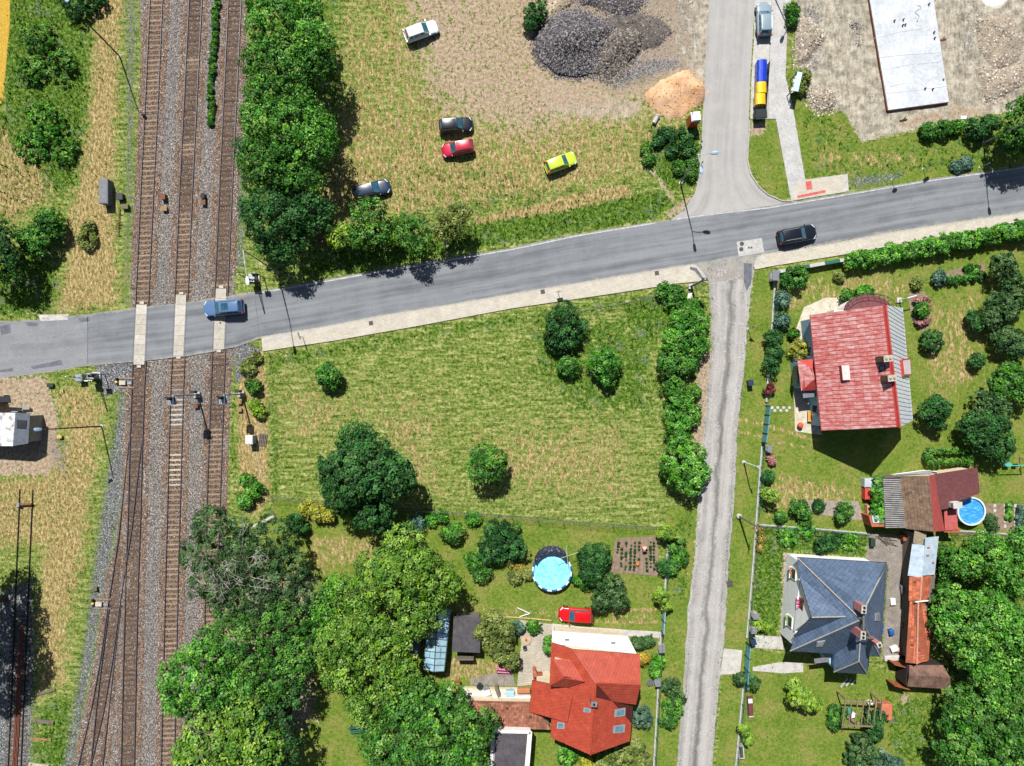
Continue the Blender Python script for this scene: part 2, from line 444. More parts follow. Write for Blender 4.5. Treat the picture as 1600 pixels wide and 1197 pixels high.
for tl in ([(245, -200), (245, 0), (230, 300), (218, 570), (212, 700), (207, 900), (200, 1250)], [(306, -200), (306, 0), (291, 300), (280, 540), (269, 900), (262, 1250)], [(367, -200), (367, 0), (353, 300), (343, 540), (335, 750), (329, 1250)], [(212, 690), (189, 880), (167, 1030), (130, 1250)], [(186, 945), (160, 1110), (148, 1250)]):
    LY['dry'] = np.maximum(LY['dry'], LY['rust'] * line_mask(ax, ay, tl, 15, 9))
maskA = np.stack([LY['dry'], LY['lush'], LY['lawn'], LY['soil']], 1)
maskB = np.stack([LY['gravel'], LY['rust'], LY['sand'], LY['wheat']], 1)
TOP = [(-60, 506), (0, 502), (60, 500), (130, 492), (210, 481), (300, 472), (360, 462), (400, 456), (480, 442), (575, 425), (700, 404), (800, 387), (900, 366), (1025, 346), (1200, 322), (1332, 300), (1450, 280), (1600, 259), (1680, 248)]
BOT = [(-60, 600), (0, 591), (75, 582), (140, 571), (210, 566), (300, 556), (370, 542), (407, 528), (500, 513), (600, 493), (700, 477), (800, 460), (950, 435), (1085, 413), (1180, 398), (1300, 380), (1400, 361), (1600, 331), (1680, 319)]
def hump(a):
    f = lambda v: v * v * (3 - 2 * v)
    return 0.13 * f(np.clip((a - 145) / 45, 0, 1)) * f(np.clip((395 - a) / 35, 0, 1))
gz = np.zeros_like(gx)
gz += hump(ax) * poly_mask(ax, ay, TOP + BOT[::-1], 4)
# uneven digger ground on the building site, a shallow dip, and tiny undulation of the turf
gz += 0.28 * LY['sand'] * (vnoise(gx, gy, 0.5, 4, 5) - .35) * (ax > 1230)
nx_, ny_ = len(xs), len(ys)
idx = np.arange(nx_ * ny_).reshape(nx_, ny_)
quads = np.stack([idx[:-1, :-1], idx[1:, :-1], idx[1:, 1:], idx[:-1, 1:]], -1).reshape(-1, 4)
gme = np_mesh('ground', np.stack([gx, gy, gz], 1), quads, {'maskA': maskA, 'maskB': maskB}, smooth=True)

t = NT('ground_cover'); co = t.coord('Object')
sa = t.n('ShaderNodeSeparateColor'); t.link(t.attr('maskA', 'Color'), sa.inputs[0])
na = t.n('ShaderNodeAttribute', attribute_name='maskA')
sb = t.n('ShaderNodeSeparateColor'); t.link(t.attr('maskB', 'Color'), sb.inputs[0])
nb = t.n('ShaderNodeAttribute', attribute_name='maskB')
def cen(n, k): return t.math('MULTIPLY', t.math('SUBTRACT', n, 0.5), k)      # noise about zero, spread wide
edge = cen(t.noise(co, 0.9, 8, 0.72), 2.6)             # ragged borders between covers
edge2 = cen(t.noise(co, 1.6, 7, 0.75, stretch=(0.4, (1.0, 0.42, 1))), 2.6)
edge3 = cen(t.noise(co, 2.6, 6, 0.75), 2.6)
fine = t.noise(co, 2.6, 7, 0.8)
blade = t.noise(co, 4.2, 6, 0.8, stretch=(0.35, (1, 0.4, 1)))
patch = t.noise(co, 0.35, 4, 0.6)
def cover(mask, amp=0.5, e=edge, sharp=0.1):
    a = t.math('ADD', mask, t.math('MULTIPLY', e, amp))
    return t.step(a, 0.5 - sharp, 0.5 + sharp)
# each cover has its own colours
rows = t.math('ADD', t.math('MULTIPLY', fine, .6), t.math('MULTIPLY', t.noise(co, 1.5, 5, .7, stretch=(.12, (.3, 1.6, 1))), .4))
c_mead = t.ramp(rows, [(0.40, lin('22390c')), (0.465, lin('546a28')), (0.53, lin('7c8444')), (0.61, lin('b2a97a'))])  # darkest stop also paints in the small shadows between grass tufts
c_dry = t.ramp(blade, [(0.36, lin('4c4521')), (0.46, lin('7a6c40')), (0.54, lin('a08c60')), (0.64, lin('c4b28a'))])
c_lush = t.ramp(fine, [(0.38, lin('182f08')), (0.46, lin('375414')), (0.54, lin('587228')), (0.64, lin('8a9450'))])
c_lush = t.mix(t.math('MULTIPLY', t.step(t.noise(co, 0.55, 5, 0.75), 0.54, 0.64), 0.6), c_lush, lin('6c7568'))
lw = t.mix(0.6, t.ramp(patch, [(0.38, lin('446a18')), (0.5, lin('627a2a')), (0.62, lin('858048'))]), t.ramp(fine, [(0.38, lin('38541a')), (0.62, lin('85883f'))]))
c_soil = t.ramp(fine, [(0.36, lin('75654f')), (0.48, lin('94826c')), (0.62, lin('b3a08a'))])
vg = t.voro(co, 13.0)
vgs = t.n('ShaderNodeSeparateColor'); t.link(vg, vgs.inputs[0])
c_grav = t.ramp(vgs.outputs[0], [(0.0, lin('2e2e30')), (0.4, lin('56565a')), (0.8, lin('77767a')), (1.0, lin('b6b2ac'))])
c_rust = t.ramp(vgs.outputs[1], [(0.0, lin('2e2420')), (0.4, lin('54443a')), (0.75, lin('74604f')), (0.95, lin('877566')), (1.0, lin('b6aca2'))])
c_rust = t.mix(t.step(t.math('ADD', sa.outputs[0], t.math('MULTIPLY', edge, .3)), .75, .25), c_rust, t.ramp(vgs.outputs[1], [(0.0, lin('2e2826')), (0.5, lin('6b645e')), (0.92, lin('918a83')), (1.0, lin('c2bbb3'))]))
sn = t.math('ADD', t.math('MULTIPLY', t.noise(co, 0.9, 10, 0.75, dist=.15), .65), t.math('MULTIPLY', t.noise(co, 2.2, 7, .75, stretch=(.15, (1.8, .35, 1))), .35))
c_sand = t.ramp(sn, [(0.36, lin('5a554b')), (0.46, lin('877f70')), (0.54, lin('a79f8e')), (0.66, lin('c4bcac'))])
c_whe = t.ramp(blade, [(0.3, lin('9a7a28')), (0.7, lin('c9a548'))])
col = c_mead
col = t.mix(cover(sa.outputs[2], 0.3), col, lw)
col = t.mix(cover(sa.outputs[1], 0.8), col, c_lush)
col = t.mix(cover(sa.outputs[0], 0.8, edge2, 0.14), col, c_dry)
col = t.mix(cover(sb.outputs[2], 0.35), col, c_sand)
col = t.mix(cover(na.outputs['Alpha'], 0.9, t.math('ADD', t.math('MULTIPLY', edge2, .6), t.math('MULTIPLY', edge3, .4)), 0.12), col, c_soil)
col = t.mix(cover(sb.outputs[1], 0.3), col, c_rust)
col = t.mix(cover(sb.outputs[0], 0.75, edge3, .16), col, c_grav)
col = t.mix(cover(nb.outputs['Alpha'], 0.15), col, c_whe)
hgt = t.math('ADD', fine, t.math('MULTIPLY', t.noise(co, 18, 3, 0.7), 0.6))
t.bsdf(col, 0.95, 0, 0.08, t.bump(hgt, 1.0, 0.16))
ground = link_mesh('ground', gme, t.m)
tag(ground, 'wide ground of meadow, dry grass, lawns and bare earth', None, None, 'structure')

# ------------------------------------------------------------------ roads and pavements
def ribbon(name, A, B, z, material, n=10, wob=0.0, zf=None, kind='structure', seed=1):
    """sheet between two edge lines (survey points), with uv: u along in metres, v across"""
    def resample(L, m):
        L = [Vector(G(*p)) for p in L]; d = [0]
        for i in range(len(L) - 1): d.append(d[-1] + (L[i + 1] - L[i]).length)
        out = []
        for k in range(m):
            s_ = d[-1] * k / (m - 1); i = max(j for j in range(len(d)) if d[j] <= s_ + 1e-9); i = min(i, len(L) - 2)
            f = (s_ - d[i]) / max(d[i + 1] - d[i], 1e-9); out.append(L[i].lerp(L[i + 1], min(f, 1)))
        return out, d[-1]
    a_, la = resample(A, 90); b_, lb = resample(B, 90)
    r = random.Random(seed); me = bpy.data.meshes.new(name); bm = bmesh.new(); uvl = bm.loops.layers.uv.new('UVMap'); rows = []
    for i in range(90):
        p, q = a_[i], b_[i]; d = (q - p).normalized()
        p = p - d * r.uniform(-wob, wob); q = q + d * r.uniform(-wob, wob)
        rows.append([bm.verts.new((*(c_ := p.lerp(q, k / n)), z + (zf(800 + c_.x * PPM) if zf else 0.0))) for k in range(n + 1)])
    for i in range(89):
        for k in range(n):
            f = bm.faces.new((rows[i][k], rows[i][k + 1], rows[i + 1][k + 1], rows[i + 1][k]))
            for lp, (u, v) in zip(f.loops, ((i, k), (i, k + 1), (i + 1, k + 1), (i + 1, k))): lp[uvl].uv = (u * la / 89, v / n)
    bmesh.ops.recalc_face_normals(bm, faces=bm.faces)
    if bm.faces[:][0].normal.z < 0: bmesh.ops.reverse_faces(bm, faces=bm.faces)
    bm.to_mesh(me); bm.free()
    o = link_mesh(name, me, material); tag(o, None, None, None, kind); return o
def sheet(name, pts, z, material, kind='structure', label=None, parent=None, thick=None):
    mb = MB(); poly = [G(*p) for p in pts]
    if thick: mb.prism(poly, z - thick, z)
    else:
        n = len(poly); ar = sum(poly[i][0] * poly[(i + 1) % n][1] - poly[(i + 1) % n][0] * poly[i][1] for i in range(n))
        if ar < 0: poly = poly[::-1]
        mb.face([(x, y, z) for x, y in poly])
    o = mb.build(name, material, parent)
    if parent is None: tag(o, label, None, None, kind)
    return o

def asphalt(name, base, light, dark, streak=0.6, gravelly=0.0):
    t = NT(name); co = t.coord('Object'); uv = t.coord('UV')
    n1 = t.noise(co, 0.5, 6, 0.6); n2 = t.noise(co, 14, 3, 0.8)
    mp = t.n('ShaderNodeMapping'); t.link(uv, mp.inputs[0]); mp.inputs['Scale'].default_value = (0.04, 7.0, 1)
    st = t.noise(mp.outputs[0], 1.0, 4, 0.6)
    mp2 = t.n('ShaderNodeMapping'); t.link(uv, mp2.inputs[0]); mp2.inputs['Scale'].default_value = (0.25, 45.0, 1)
    st2 = t.noise(mp2.outputs[0], 1.0, 3, 0.6)
    col = t.mix(t.step(n1, 0.3, 0.7), lin(base), t.mix(0.5, lin(base), lin(light)))
    col = t.mix(t.math('MULTIPLY', t.step(st, 0.42, 0.68), streak), col, lin(light))
    col = t.mix(t.math('MULTIPLY', t.step(st, 0.48, 0.28), streak * .8), col, lin(dark))
    col = t.mix(t.math('MULTIPLY', t.step(st2, 0.5, 0.8), 0.25 * streak), col, lin(light))
    col = t.mix(0.28, col, t.ramp(n2, [(0.3, (0.1, 0.1, 0.1)), (0.7, (0.9, 0.9, 0.9))]), 'OVERLAY')
    if gravelly:
        v = t.voro(co, 9.0); vs = t.n('ShaderNodeSeparateColor'); t.link(v, vs.inputs[0])
        g = t.ramp(vs.outputs[0], [(0, lin('4a4948')), (0.6, lin('868482')), (1, lin('c2bfbb'))])
        col = t.mix(t.math('MULTIPLY', t.step(t.noise(co, 0.8, 5, 0.7), 0.4, 0.6), gravelly * .55), col, g)
        sx = t.n('ShaderNodeSeparateXYZ'); t.link(uv, sx.inputs[0]); wv = t.math('ADD', sx.outputs[1], t.math('MULTIPLY', t.math('SUBTRACT', t.noise(co, .35, 4, .6), .5), .35))
        col = t.mix(t.math('MULTIPLY', t.ramp(wv, [(.1, (0, 0, 0)), (.27, (.75, .75, .75)), (.42, (0, 0, 0)), (.56, (0, 0, 0)), (.72, (.9, .9, .9)), (.88, (.1, .1, .1))]), gravelly * .9), col, lin(light))
        col = t.mix(t.math('MULTIPLY', t.ramp(wv, [(.4, (0, 0, 0)), (.5, (1, 1, 1)), (.6, (0, 0, 0))]), gravelly * 1.2), col, lin(dark))
    if name == 'road_asphalt':                     # grit swept to the edges, tar seams, stains
        sx = t.n('ShaderNodeSeparateXYZ'); t.link(uv, sx.inputs[0]); ed = t.math('ABSOLUTE', t.math('SUBTRACT', sx.outputs[1], .5))
        col = t.mix(t.math('MULTIPLY', t.step(t.math('ADD', ed, t.math('MULTIPLY', t.math('SUBTRACT', t.noise(co, .9, 6, .7), .5), .22)), .44, .53), .75), col, lin('8d877c'))
        col = t.mix(t.math('MULTIPLY', t.step(t.noise(co, .8, 5, .7), .62, .7), .35), col, lin(dark))
    t.bsdf(col, 0.88, 0, 0.25, t.bump(n2, 0.3, 0.02)); return t.m
M_road = asphalt('road_asphalt', '5b5d60', '737577', '494b4e', 0.85)
M_street = asphalt('street_asphalt', '84817e', '96938f', '6f6d6b', 0.5)
M_oldroad = asphalt('patched_asphalt', '66676a', '7a7a7c', '505156', 0.5, 0.2)
M_lane = asphalt('lane_gravel', '726f6b', '9a9691', '4c4a48', 0.7, 0.6)

road = ribbon('main_road', TOP, BOT, 0.020, M_road, wob=0.05, zf=lambda a: float(hump(a)))
STL = [(1112, -40), (1108, 0), (1104, 60), (1101, 125), (1098, 180), (1096, 225), (1092, 275), (1087, 299), (1070, 327), (1050, 342), (1027, 349)]
STR = [(1181, -40), (1180, 0), (1176, 60), (1172, 125), (1170, 187), (1167, 250), (1172, 272), (1185, 292), (1200, 305), (1222, 315), (1250, 314)]
ribbon('side_street', STL, STR, 0.014, M_street)
old = ribbon('old_road_surface', [(-60, 507), (0, 503), (70, 501), (137, 493)], [(-60, 598), (0, 588), (70, 581), (137, 570)], 0.025, M_oldroad, wob=0.04)
LNL = [(1108, 418), (1107, 440), (1110, 470), (1112, 520), (1110, 560), (1104, 620), (1098, 690), (1090, 792), (1085, 875), (1082, 897), (1075, 947), (1071, 1022), (1066, 1092), (1059, 1172), (1054, 1260)]
LNR = [(1178, 410), (1177, 430), (1173, 460), (1169, 500), (1160, 597), (1152, 675), (1147, 775), (1137, 899), (1132, 997), (1125, 1052), (1117, 1132), (1112, 1200), (1108, 1260)]
lane = ribbon('gravel_lane', LNL, LNR, 0.016, M_lane, wob=0.08, seed=5)

sheet('lane_mouth', [(1083, 410), (1130, 402), (1181, 396), (1188, 400), (1182, 406), (1179, 420), (1160, 419), (1135, 424), (1108, 424), (1105, 438), (1095, 422)], .0185, M_road)
M_conc = mat('pale_concrete', 'a7a39c', '8f8b85', 1.2, 0.9, bump=.2, fine=.2)
M_path = mat('path_concrete', 'a09e9b', '8f8d8a', 0.8, 0.9, bump=.2, fine=.25)
M_kerb = mat('kerb_stone', '9c9890', '837f78', 2.0, 0.9)
M_white = mat('road_paint', 'adadab', '7d7e80', 2.5, 0.8)
def paver_mat(name, c1, c2, mortar, w=0.25, rot=0.0):
    t = NT(name); co = t.coord('Object')
    mp = t.n('ShaderNodeMapping'); t.link(co, mp.inputs[0]); mp.inputs['Rotation'].default_value = (0, 0, rot)
    b = t.n('ShaderNodeTexBrick'); t.link(mp.outputs[0], b.inputs['Vector'])
    b.inputs['Color1'].default_value = (*lin(c1), 1); b.inputs['Color2'].default_value = (*lin(c2), 1); b.inputs['Mortar'].default_value = (*lin(mortar), 1)
    b.inputs['Scale'].default_value = 1.0; b.inputs['Brick Width'].default_value = w; b.inputs['Row Height'].default_value = w * .6; b.inputs['Mortar Size'].default_value = 0.012
    n = t.noise(co, 0.7, 5, 0.65)
    col = t.mix(0.35, b.outputs[0], t.ramp(n, [(0.3, (0.35, 0.33, 0.3)), (0.7, (0.66, 0.65, 0.63))]), 'OVERLAY')
    t.bsdf(col, 0.9, 0, 0.2, t.bump(b.outputs['Fac'], -0.3, 0.01)); return t.m
M_pave = paver_mat('beige_pavers', 'aaa498', '9e978b', '807a70', 0.3, 0.17)
M_pave2 = paver_mat('patio_pavers', 'a0988a', '8f887b', '6d675c', 0.35, 0.1)
M_red = mat('red_tactile', 'b2584e', '99463f', 3, 0.9)
M_man = mat('cast_iron', '4a4542', '352f2c', 6, 0.7)
M_patch = mat('asphalt_patch', '5c5e63', '4b4d53', 2, 0.9)

def pavement(name, inner, outer, z=0.12):
    """pavement slab: inner edge at the road (with kerb), outer at the verge"""
    a = [G(*p) for p in inner]; b = [G(*p) for p in outer]
    mb = MB(); mb.prism(a + b[::-1], 0.0, z); o = mb.build(name, M_pave); tag(o, None, None, None, 'structure')
    # kerb stones, one by one along the road edge
    off = 0.0
    k0 = None
    for i in range(len(a) - 1):
        p, q = Vector(a[i]), Vector(a[i + 1]); L = (q - p).length; d = (q - p) / L; n = max(1, round(L / 1.0))
        for j in range(n):
            c = p + d * ((j + .5) * L / n)
            nrm = Vector((-d.y, d.x)); side = nrm if (Vector(b[min(i, len(b) - 1)]) - p).dot(nrm) < 0 else -nrm
            c = c + side * 0.055
            if k0 is None or True:
                m2 = MB(); m2.box(0, 0, (z + .012) / 2, L / n - 0.02, 0.13, z + .012)
                ko = m2.build('kerb_stone', M_kerb, o, local=True)
            ko.location = (c.x, c.y, 0); ko.rotation_euler = (0, 0, math.atan2(d.y, d.x))
    return o
PV1 = pavement('pavement', [(409, 528), (500, 513), (600, 494), (700, 478), (800, 461), (950, 436), (1084, 414), (1094, 422), (1104, 438)], [(411, 549), (525, 532), (650, 510), (800, 482), (950, 460), (1060, 443), (1090, 440), (1100, 440), (1104, 442)])
PV2 = pavement('pavement', [(1178, 418), (1181, 406), (1188, 399), (1300, 382), (1400, 363), (1600, 333), (1680, 320)], [(1179, 421), (1182, 421), (1200, 417), (1330, 396), (1420, 379), (1600, 348), (1680, 336)])
for px, py in ((580, 505), (848, 456), (1026, 427)):
    mb = MB(); x, y = G(px, py); mb.box(x, y, .135, .5, .5, .02, .17); mb.build('drain_cover', M_man, PV1)
for px, py in ((858, 461), (1041, 436)):
    mb = MB(); x, y = G(px, py); mb.lathe(x, y, [(.36, .11), (.36, .135), (.3, .14)], 20); mb.build('manhole_cover', M_conc, PV1)
mb = MB(); mb.lathe(*G(1193, 407), [(.36, .11), (.36, .135), (.3, .14)], 20); mb.build('manhole_cover', M_conc, PV2)
sheet('tactile_strip', [(413, 532), (452, 524), (453, 528), (414, 536)], .126, M_path, parent=PV1)
sheet('tactile_strip', [(1078, 417), (1088, 419), (1099, 435), (1096, 437), (1085, 424), (1077, 421)], .126, M_patch, parent=PV1)

# road markings and repairs
def stripe(name, pts, w, z, m, parent):
    P_ = [Vector(G(*p)) for p in pts]; mb = MB()
    for i in range(len(P_) - 1):
        d = (P_[i + 1] - P_[i]).normalized(); nr = Vector((-d.y, d.x)) * w / 2
        mb.face([(*(P_[i] - nr), z), (*(P_[i + 1] - nr), z), (*(P_[i + 1] + nr), z), (*(P_[i] + nr), z)])
    return mb.build(name, m, parent)
stripe('edge_line', [(398, 459), (480, 445), (575, 428), (700, 407), (800, 390), (900, 369), (1024, 348.5)], .14, .026, M_white, road)
stripe('edge_line', [(1052, 343), (1120, 334), (1200, 325), (1332, 303), (1450, 283), (1600, 262), (1680, 251)], .13, .026, M_white, road)
stripe('seam', [(398, 460), (402, 495), (406, 527)], .06, .026, M_patch, road)
stripe('seam', [(137, 494), (137, 569)], .08, .03, M_patch, road)
for poly in ([(40, 503), (60, 505), (58, 510), (44, 510)], [(0, 510), (16, 506), (17, 520), (2, 524)], [(122, 497), (140, 496), (140, 502), (126, 503)], [(48, 573), (96, 562), (98, 570), (52, 577)], [(0, 578), (20, 575), (21, 580), (0, 582)]):
    sheet('tar_patch', poly, .03, M_patch, parent=road)
for poly in ([(60, 492), (108, 491), (106, 500), (64, 502)],):
    sheet('concrete_apron', poly, .034, M_conc, parent=road)
vc = sheet('valve_chamber_slab', [(1151, 378), (1190, 372), (1194, 394), (1154, 401)], .03, M_path, parent=road)
for px, py in ((1159, 381), (1158, 389.5), (1170, 387), (1174, 387)):
    mb = MB(); r_ = .26 if px < 1165 else .12; mb.lathe(*G(px, py), [(r_, .03), (r_, .045), (r_ * .8, .05)], 14); mb.build('manhole_cover', M_man, vc)
sheet('broken_asphalt_edge', [(1106, 424), (1125, 419), (1135, 421), (1172, 416), (1176, 412), (1176, 428), (1168, 445), (1160, 436), (1120, 440), (1108, 440)], .024, asphalt('churned_ground', '76706b', '8d857d', '55514f', .3, .8), parent=lane)
sheet('tar_strip', [(1162, 411), (1175, 412), (1174, 440), (1167, 455), (1162, 440)], .028, M_patch, parent=lane)

# parking strip, path and crossing refuge along the side street
kp = sheet('parking_strip', [(1180, -40), (1207, -40), (1203, 60), (1201, 110), (1199, 186), (1172, 186), (1174, 125), (1178, 60)], .05, M_conc, thick=.05)
pth = sheet('footpath', [(1207, -40), (1238, -40), (1234, 20), (1230, 45), (1227, 120), (1237, 160), (1258, 281), (1324, 272), (1326, 299), (1236, 314), (1212, 186), (1199.5, 186), (1201.5, 110), (1203.5, 60)], .06, M_path, thick=.06)
sheet('beige_paving', [(1240, 290), (1257, 282.5), (1319, 274), (1323, 297.5), (1238, 312)], .066, M_pave, parent=pth)
sheet('red_tactile_paving', [(1258, 284), (1267, 282.5), (1269, 296), (1260, 297)], .072, M_red, parent=pth)
sheet('red_tactile_paving', [(1245, 306), (1289, 297), (1290, 301), (1246, 310)], .072, M_red, parent=pth)
sheet('pale_strip', [(1200, 176), (1221, 170), (1222, 174), (1201, 181)], .066, M_conc, parent=pth)
stripe('bay_line', [(1176, 60), (1202, 60)], .12, .056, M_white, kp)
def kerbrow(pts, parent, z=.12, w=.14):
    P_ = [Vector(G(*p)) for p in pts]
    for i in range(len(P_) - 1):
        L = (P_[i + 1] - P_[i]).length; n = max(1, round(L)); d = (P_[i + 1] - P_[i]) / L
        for j in range(n):
            c = P_[i] + d * ((j + .5) * L / n); mb = MB(); mb.box(c.x, c.y, z / 2, L / n - .02, w, z, math.atan2(d.y, d.x)); mb.build('kerb_stone', M_kerb, parent)
kerbrow([(1171, 188), (1167.5, 250), (1172.5, 272), (1185.5, 292), (1200, 304.5), (1222, 314), (1238, 314.5)], pth)

# garden paths and hard standings
sheet('driveway', [(1131, 1013), (1160, 1016), (1156, 1053), (1125, 1054)], .024, M_conc)
sheet('concrete_drive', [(1174, 992), (1222, 995), (1224, 1015), (1176, 1012)], .024, M_conc)
sheet('concrete_drive', [(1222, 1034), (1255, 1036), (1255, 1050), (1225, 1052), (1176, 1048), (1176, 1042)], .024, M_conc)
pa = [(810, 968), (862, 975), (1035, 988), (1035, 998), (940, 990), (865, 983), (858, 1060), (830, 1070), (808, 1072), (815, 1000), (806, 990)]
sheet('patio', pa, .03, M_pave2)
sheet('garden_path', [(862, 974), (930, 981), (980, 984), (1033, 987), (1033, 996), (980, 994), (862, 985)], .04, M_conc)
sheet('yard_concrete', [(1358, 834), (1420, 838), (1412, 1035), (1378, 1030), (1388, 880), (1352, 876)], .022, mat('yard_ground', '7d766d', '645d55', .9, .95, bump=.4, fine=.4))
sheet('house_terrace', [(1242, 672), (1240, 600), (1238, 530), (1256, 480), (1290, 465), (1340, 466), (1340, 500), (1256, 520), (1268, 640), (1285, 680), (1243, 674)], .03, mat('terrace_paving', 'b0a796', '978e7d', 1.5, .9, bump=.2, fine=.3))
sheet('greenhouse_path', [(735, 1060), (770, 1052), (800, 1048), (806, 1072), (735, 1070)], .02, MATS['yard_ground'])
# ------------------------------------------------------------------ railway
M_rail = mat('rusty_rail', '2c211d', '1e1816', 8, .7, .3)
M_head = mat('worn_rail_head', '5a565c', '45424a', 4, .5, .5, metal=.3)
M_sl_c = mat('concrete_sleeper', '83715f', '68594b', 5, .95, rand=.22, fine=.3)
M_sl_w = mat('wooden_sleeper', '544840', '3a312b', 6, .95, rand=.3, fine=.3, stretch=(0, (1, 6, 1)))
M_sl_d = mat('tarred_sleeper', '3c3735', '57493d', 5, .95, rand=.3, fine=.3)
M_sl_l = mat('pale_sleeper', 'a3998a', '877d6e', 5, .95, rand=.12, fine=.3)
M_xslab = mat('crossing_slab', 'a59f93', '918b80', 2.5, .9, rand=.1, fine=.2)
M_steel = mat('galvanised_steel', '8f979d', '757d84', 5, .5, .5, metal=.4)
M_dark = mat('dark_painted_steel', '22262b', '191c20', 6, .5, .4)
M_black = mat('black_metal', '141516', '0d0d0e', 6, .6, .3)
M_rustbox = mat('rust_brown_paint', '6b4a36', '533727', 5, .8)
M_woodpole = mat('weathered_pole', '6a625a', '4d4740', 6, .9, stretch=(0, (6, 6, .5)))

t = NT('ballast_stones'); co = t.coord('Generated'); co = t.n('ShaderNodeNewGeometry').outputs['Position']
v_ = t.n('ShaderNodeSeparateColor'); t.link(t.voro(co, 13.0), v_.inputs[0])
ca = t.ramp(v_.outputs[1], [(0.0, lin('2e2420')), (0.4, lin('54443a')), (0.75, lin('74604f')), (0.95, lin('877566')), (1.0, lin('b6aca2'))])
cb_ = t.ramp(v_.outputs[1], [(0.0, lin('2c2a2a')), (0.5, lin('5f544c')), (0.92, lin('83776d')), (1.0, lin('bdb4ab'))])
t.bsdf(t.mix(t.step(t.noise(co, .35, 4, .6), .45, .6), ca, cb_), .95, 0, .1, t.bump(v_.outputs[0], .6, .05)); M_ball = t.m
def yx(line):
    ys_ = [p[1] for p in line]; xs_ = [p[0] for p in line]
    return lambda y: float(np.interp(y, ys_, xs_))
def extrap(line, y0, y1):
    L = list(line)
    if L[0][1] > y0: k = (L[1][0] - L[0][0]) / (L[1][1] - L[0][1]); L = [(L[0][0] + k * (y0 - L[0][1]), y0)] + L
    if L[-1][1] < y1: k = (L[-1][0] - L[-2][0]) / (L[-1][1] - L[-2][1]); L = L + [(L[-1][0] + k * (y1 - L[-1][1]), y1)]
    return L
def rail_piece(line, parent, top=True):
    P_ = [Vector((*G(*p), 0)) for p in line]
    def sweep(prof):
        mb = MB(); vs = []; fs = []; n = len(prof)
        for i, p in enumerate(P_):
            d = (P_[min(i + 1, len(P_) - 1)] - P_[max(i - 1, 0)]).normalized(); nr = Vector((-d.y, d.x, 0))
            for u, z in prof: vs.append(p + nr * u + Vector((0, 0, z)))
        for i in range(len(P_) - 1):
            for k in range(n): fs.append((i * n + k, (i + 1) * n + k, (i + 1) * n + (k + 1) % n, i * n + (k + 1) % n))
        fs += [tuple(range(n)), tuple(range((len(P_) - 1) * n, len(P_) * n))[::-1]]
        return mb.add(vs, fs)
    r = sweep([(-.075, .03), (-.075, .05), (-.02, .07), (-.02, .11), (-.038, .12), (-.038, .145), (.038, .145), (.038, .12), (.02, .11), (.02, .07), (.075, .05), (.075, .03)]).build('rail', M_rail, parent)
    if top:
        sweep([(-.034, .1455), (-.03, .153), (.03, .153), (.034, .1455)]).build('rail_head', M_head, r)
    return r
SL_MESH = {}
def sleeper_mesh(m, L=2.55):
    key = (m.name, L)
    if key not in SL_MESH:
        mb = MB(); h = L / 2
        # slightly tapered block with raised rail seats
        mb.hexa([(-h, -.13, -.06), (h, -.13, -.06), (h, .13, -.06), (-h, .13, -.06), (-h + .02, -.105, .028), (h - .02, -.105, .028), (h - .02, .105, .028), (-h + .02, .105, .028)])
        for sx in (-.75, .75): mb.box(sx, 0, .034, .34, .16, .016)
        me = mb.mesh('sleeper'); me.materials.append(m); SL_MESH[key] = me
    return SL_MESH[key]
def track(label, left, right, y0, y1, pick, skip=(), ext=0.0, heads=True, sp=7.8, seed=0):
    left = extrap(left, y0, y1); right = extrap(right, y0, y1)
    fl, fr = yx(left), yx(right); r = random.Random(seed)
    t_ = thing('railway_track', label, 'railway track', (*G((fl((y0 + y1) / 2) + fr((y0 + y1) / 2)) / 2, (y0 + y1) / 2), 0), 0, 'railway tracks')
    ysamp = sorted(set([y0, y1] + [p[1] for p in left + right if y0 < p[1] < y1] + list(np.arange(y0 + 20, y1, 40))))
    rail_piece([(fl(y), y) for y in ysamp], t_, heads); rail_piece([(fr(y), y) for y in ysamp], t_, heads)
    for f_, sg in ((fl, -1), (fr, 1)):        # ballast heaped over the sleeper ends
        mb = MB(); vs = []; fs = []; ys2 = np.arange(y0, y1, 5.0)
        for j, yy in enumerate(ys2):
            hid = any(a - 26 < yy < b + 26 for a, b in skip)
            for k, (u, z) in enumerate(((1.4, .034), (3.6, .055 if not hid else -.05), (8.6 + r.uniform(-1, 1), .05 if not hid else -.05), (12, -.03))): vs.append((*G(f_(yy) + sg * (u + (r.uniform(-.5, .5) if k == 1 else 0)), yy), z))
            if j: fs += [(4 * j - 4 + k, 4 * j - 3 + k, 4 * j + 1 + k, 4 * j + k) for k in range(3)]
        if heads: mb.add(vs, fs).build('ballast_shoulder', M_ball, t_)
    y = y0 + 3.0
    while y < y1 - 2:
        if not any(a < y < b for a, b in skip):
            xl, xr = fl(y), fr(y); gap = (xr - xl) / PPM
            m = pick(y, r)
            o = bpy.data.objects.new('sleeper', sleeper_mesh(m, round(2.55 + max(0, gap - 1.6), 1))); COL.objects.link(o); o.parent = t_
            cx, cy = G((xl + xr) / 2, y + r.uniform(-.4, .4))
            ang = math.atan2(-(fl(y + 5) - fl(y - 5)) , 10) * -1
            o.location = (cx - t_.location.x, cy - t_.location.y, r.uniform(-.02, .008)); o.rotation_euler = (0, 0, -ang + r.uniform(-.012, .012))
        y += sp * r.uniform(.97, 1.03)
    return t_
def pickA(y, r): return M_sl_c if y < 475 else (M_sl_w if y < 840 or y > 1090 else M_sl_d)
def pickB(y, r):
    if 622 < y < 665 or 705 < y < 762: return M_sl_l
    return M_sl_c if y > 480 else (M_sl_c if y > 330 or (90 < y < 110) or (220 < y < 245) else M_sl_w)
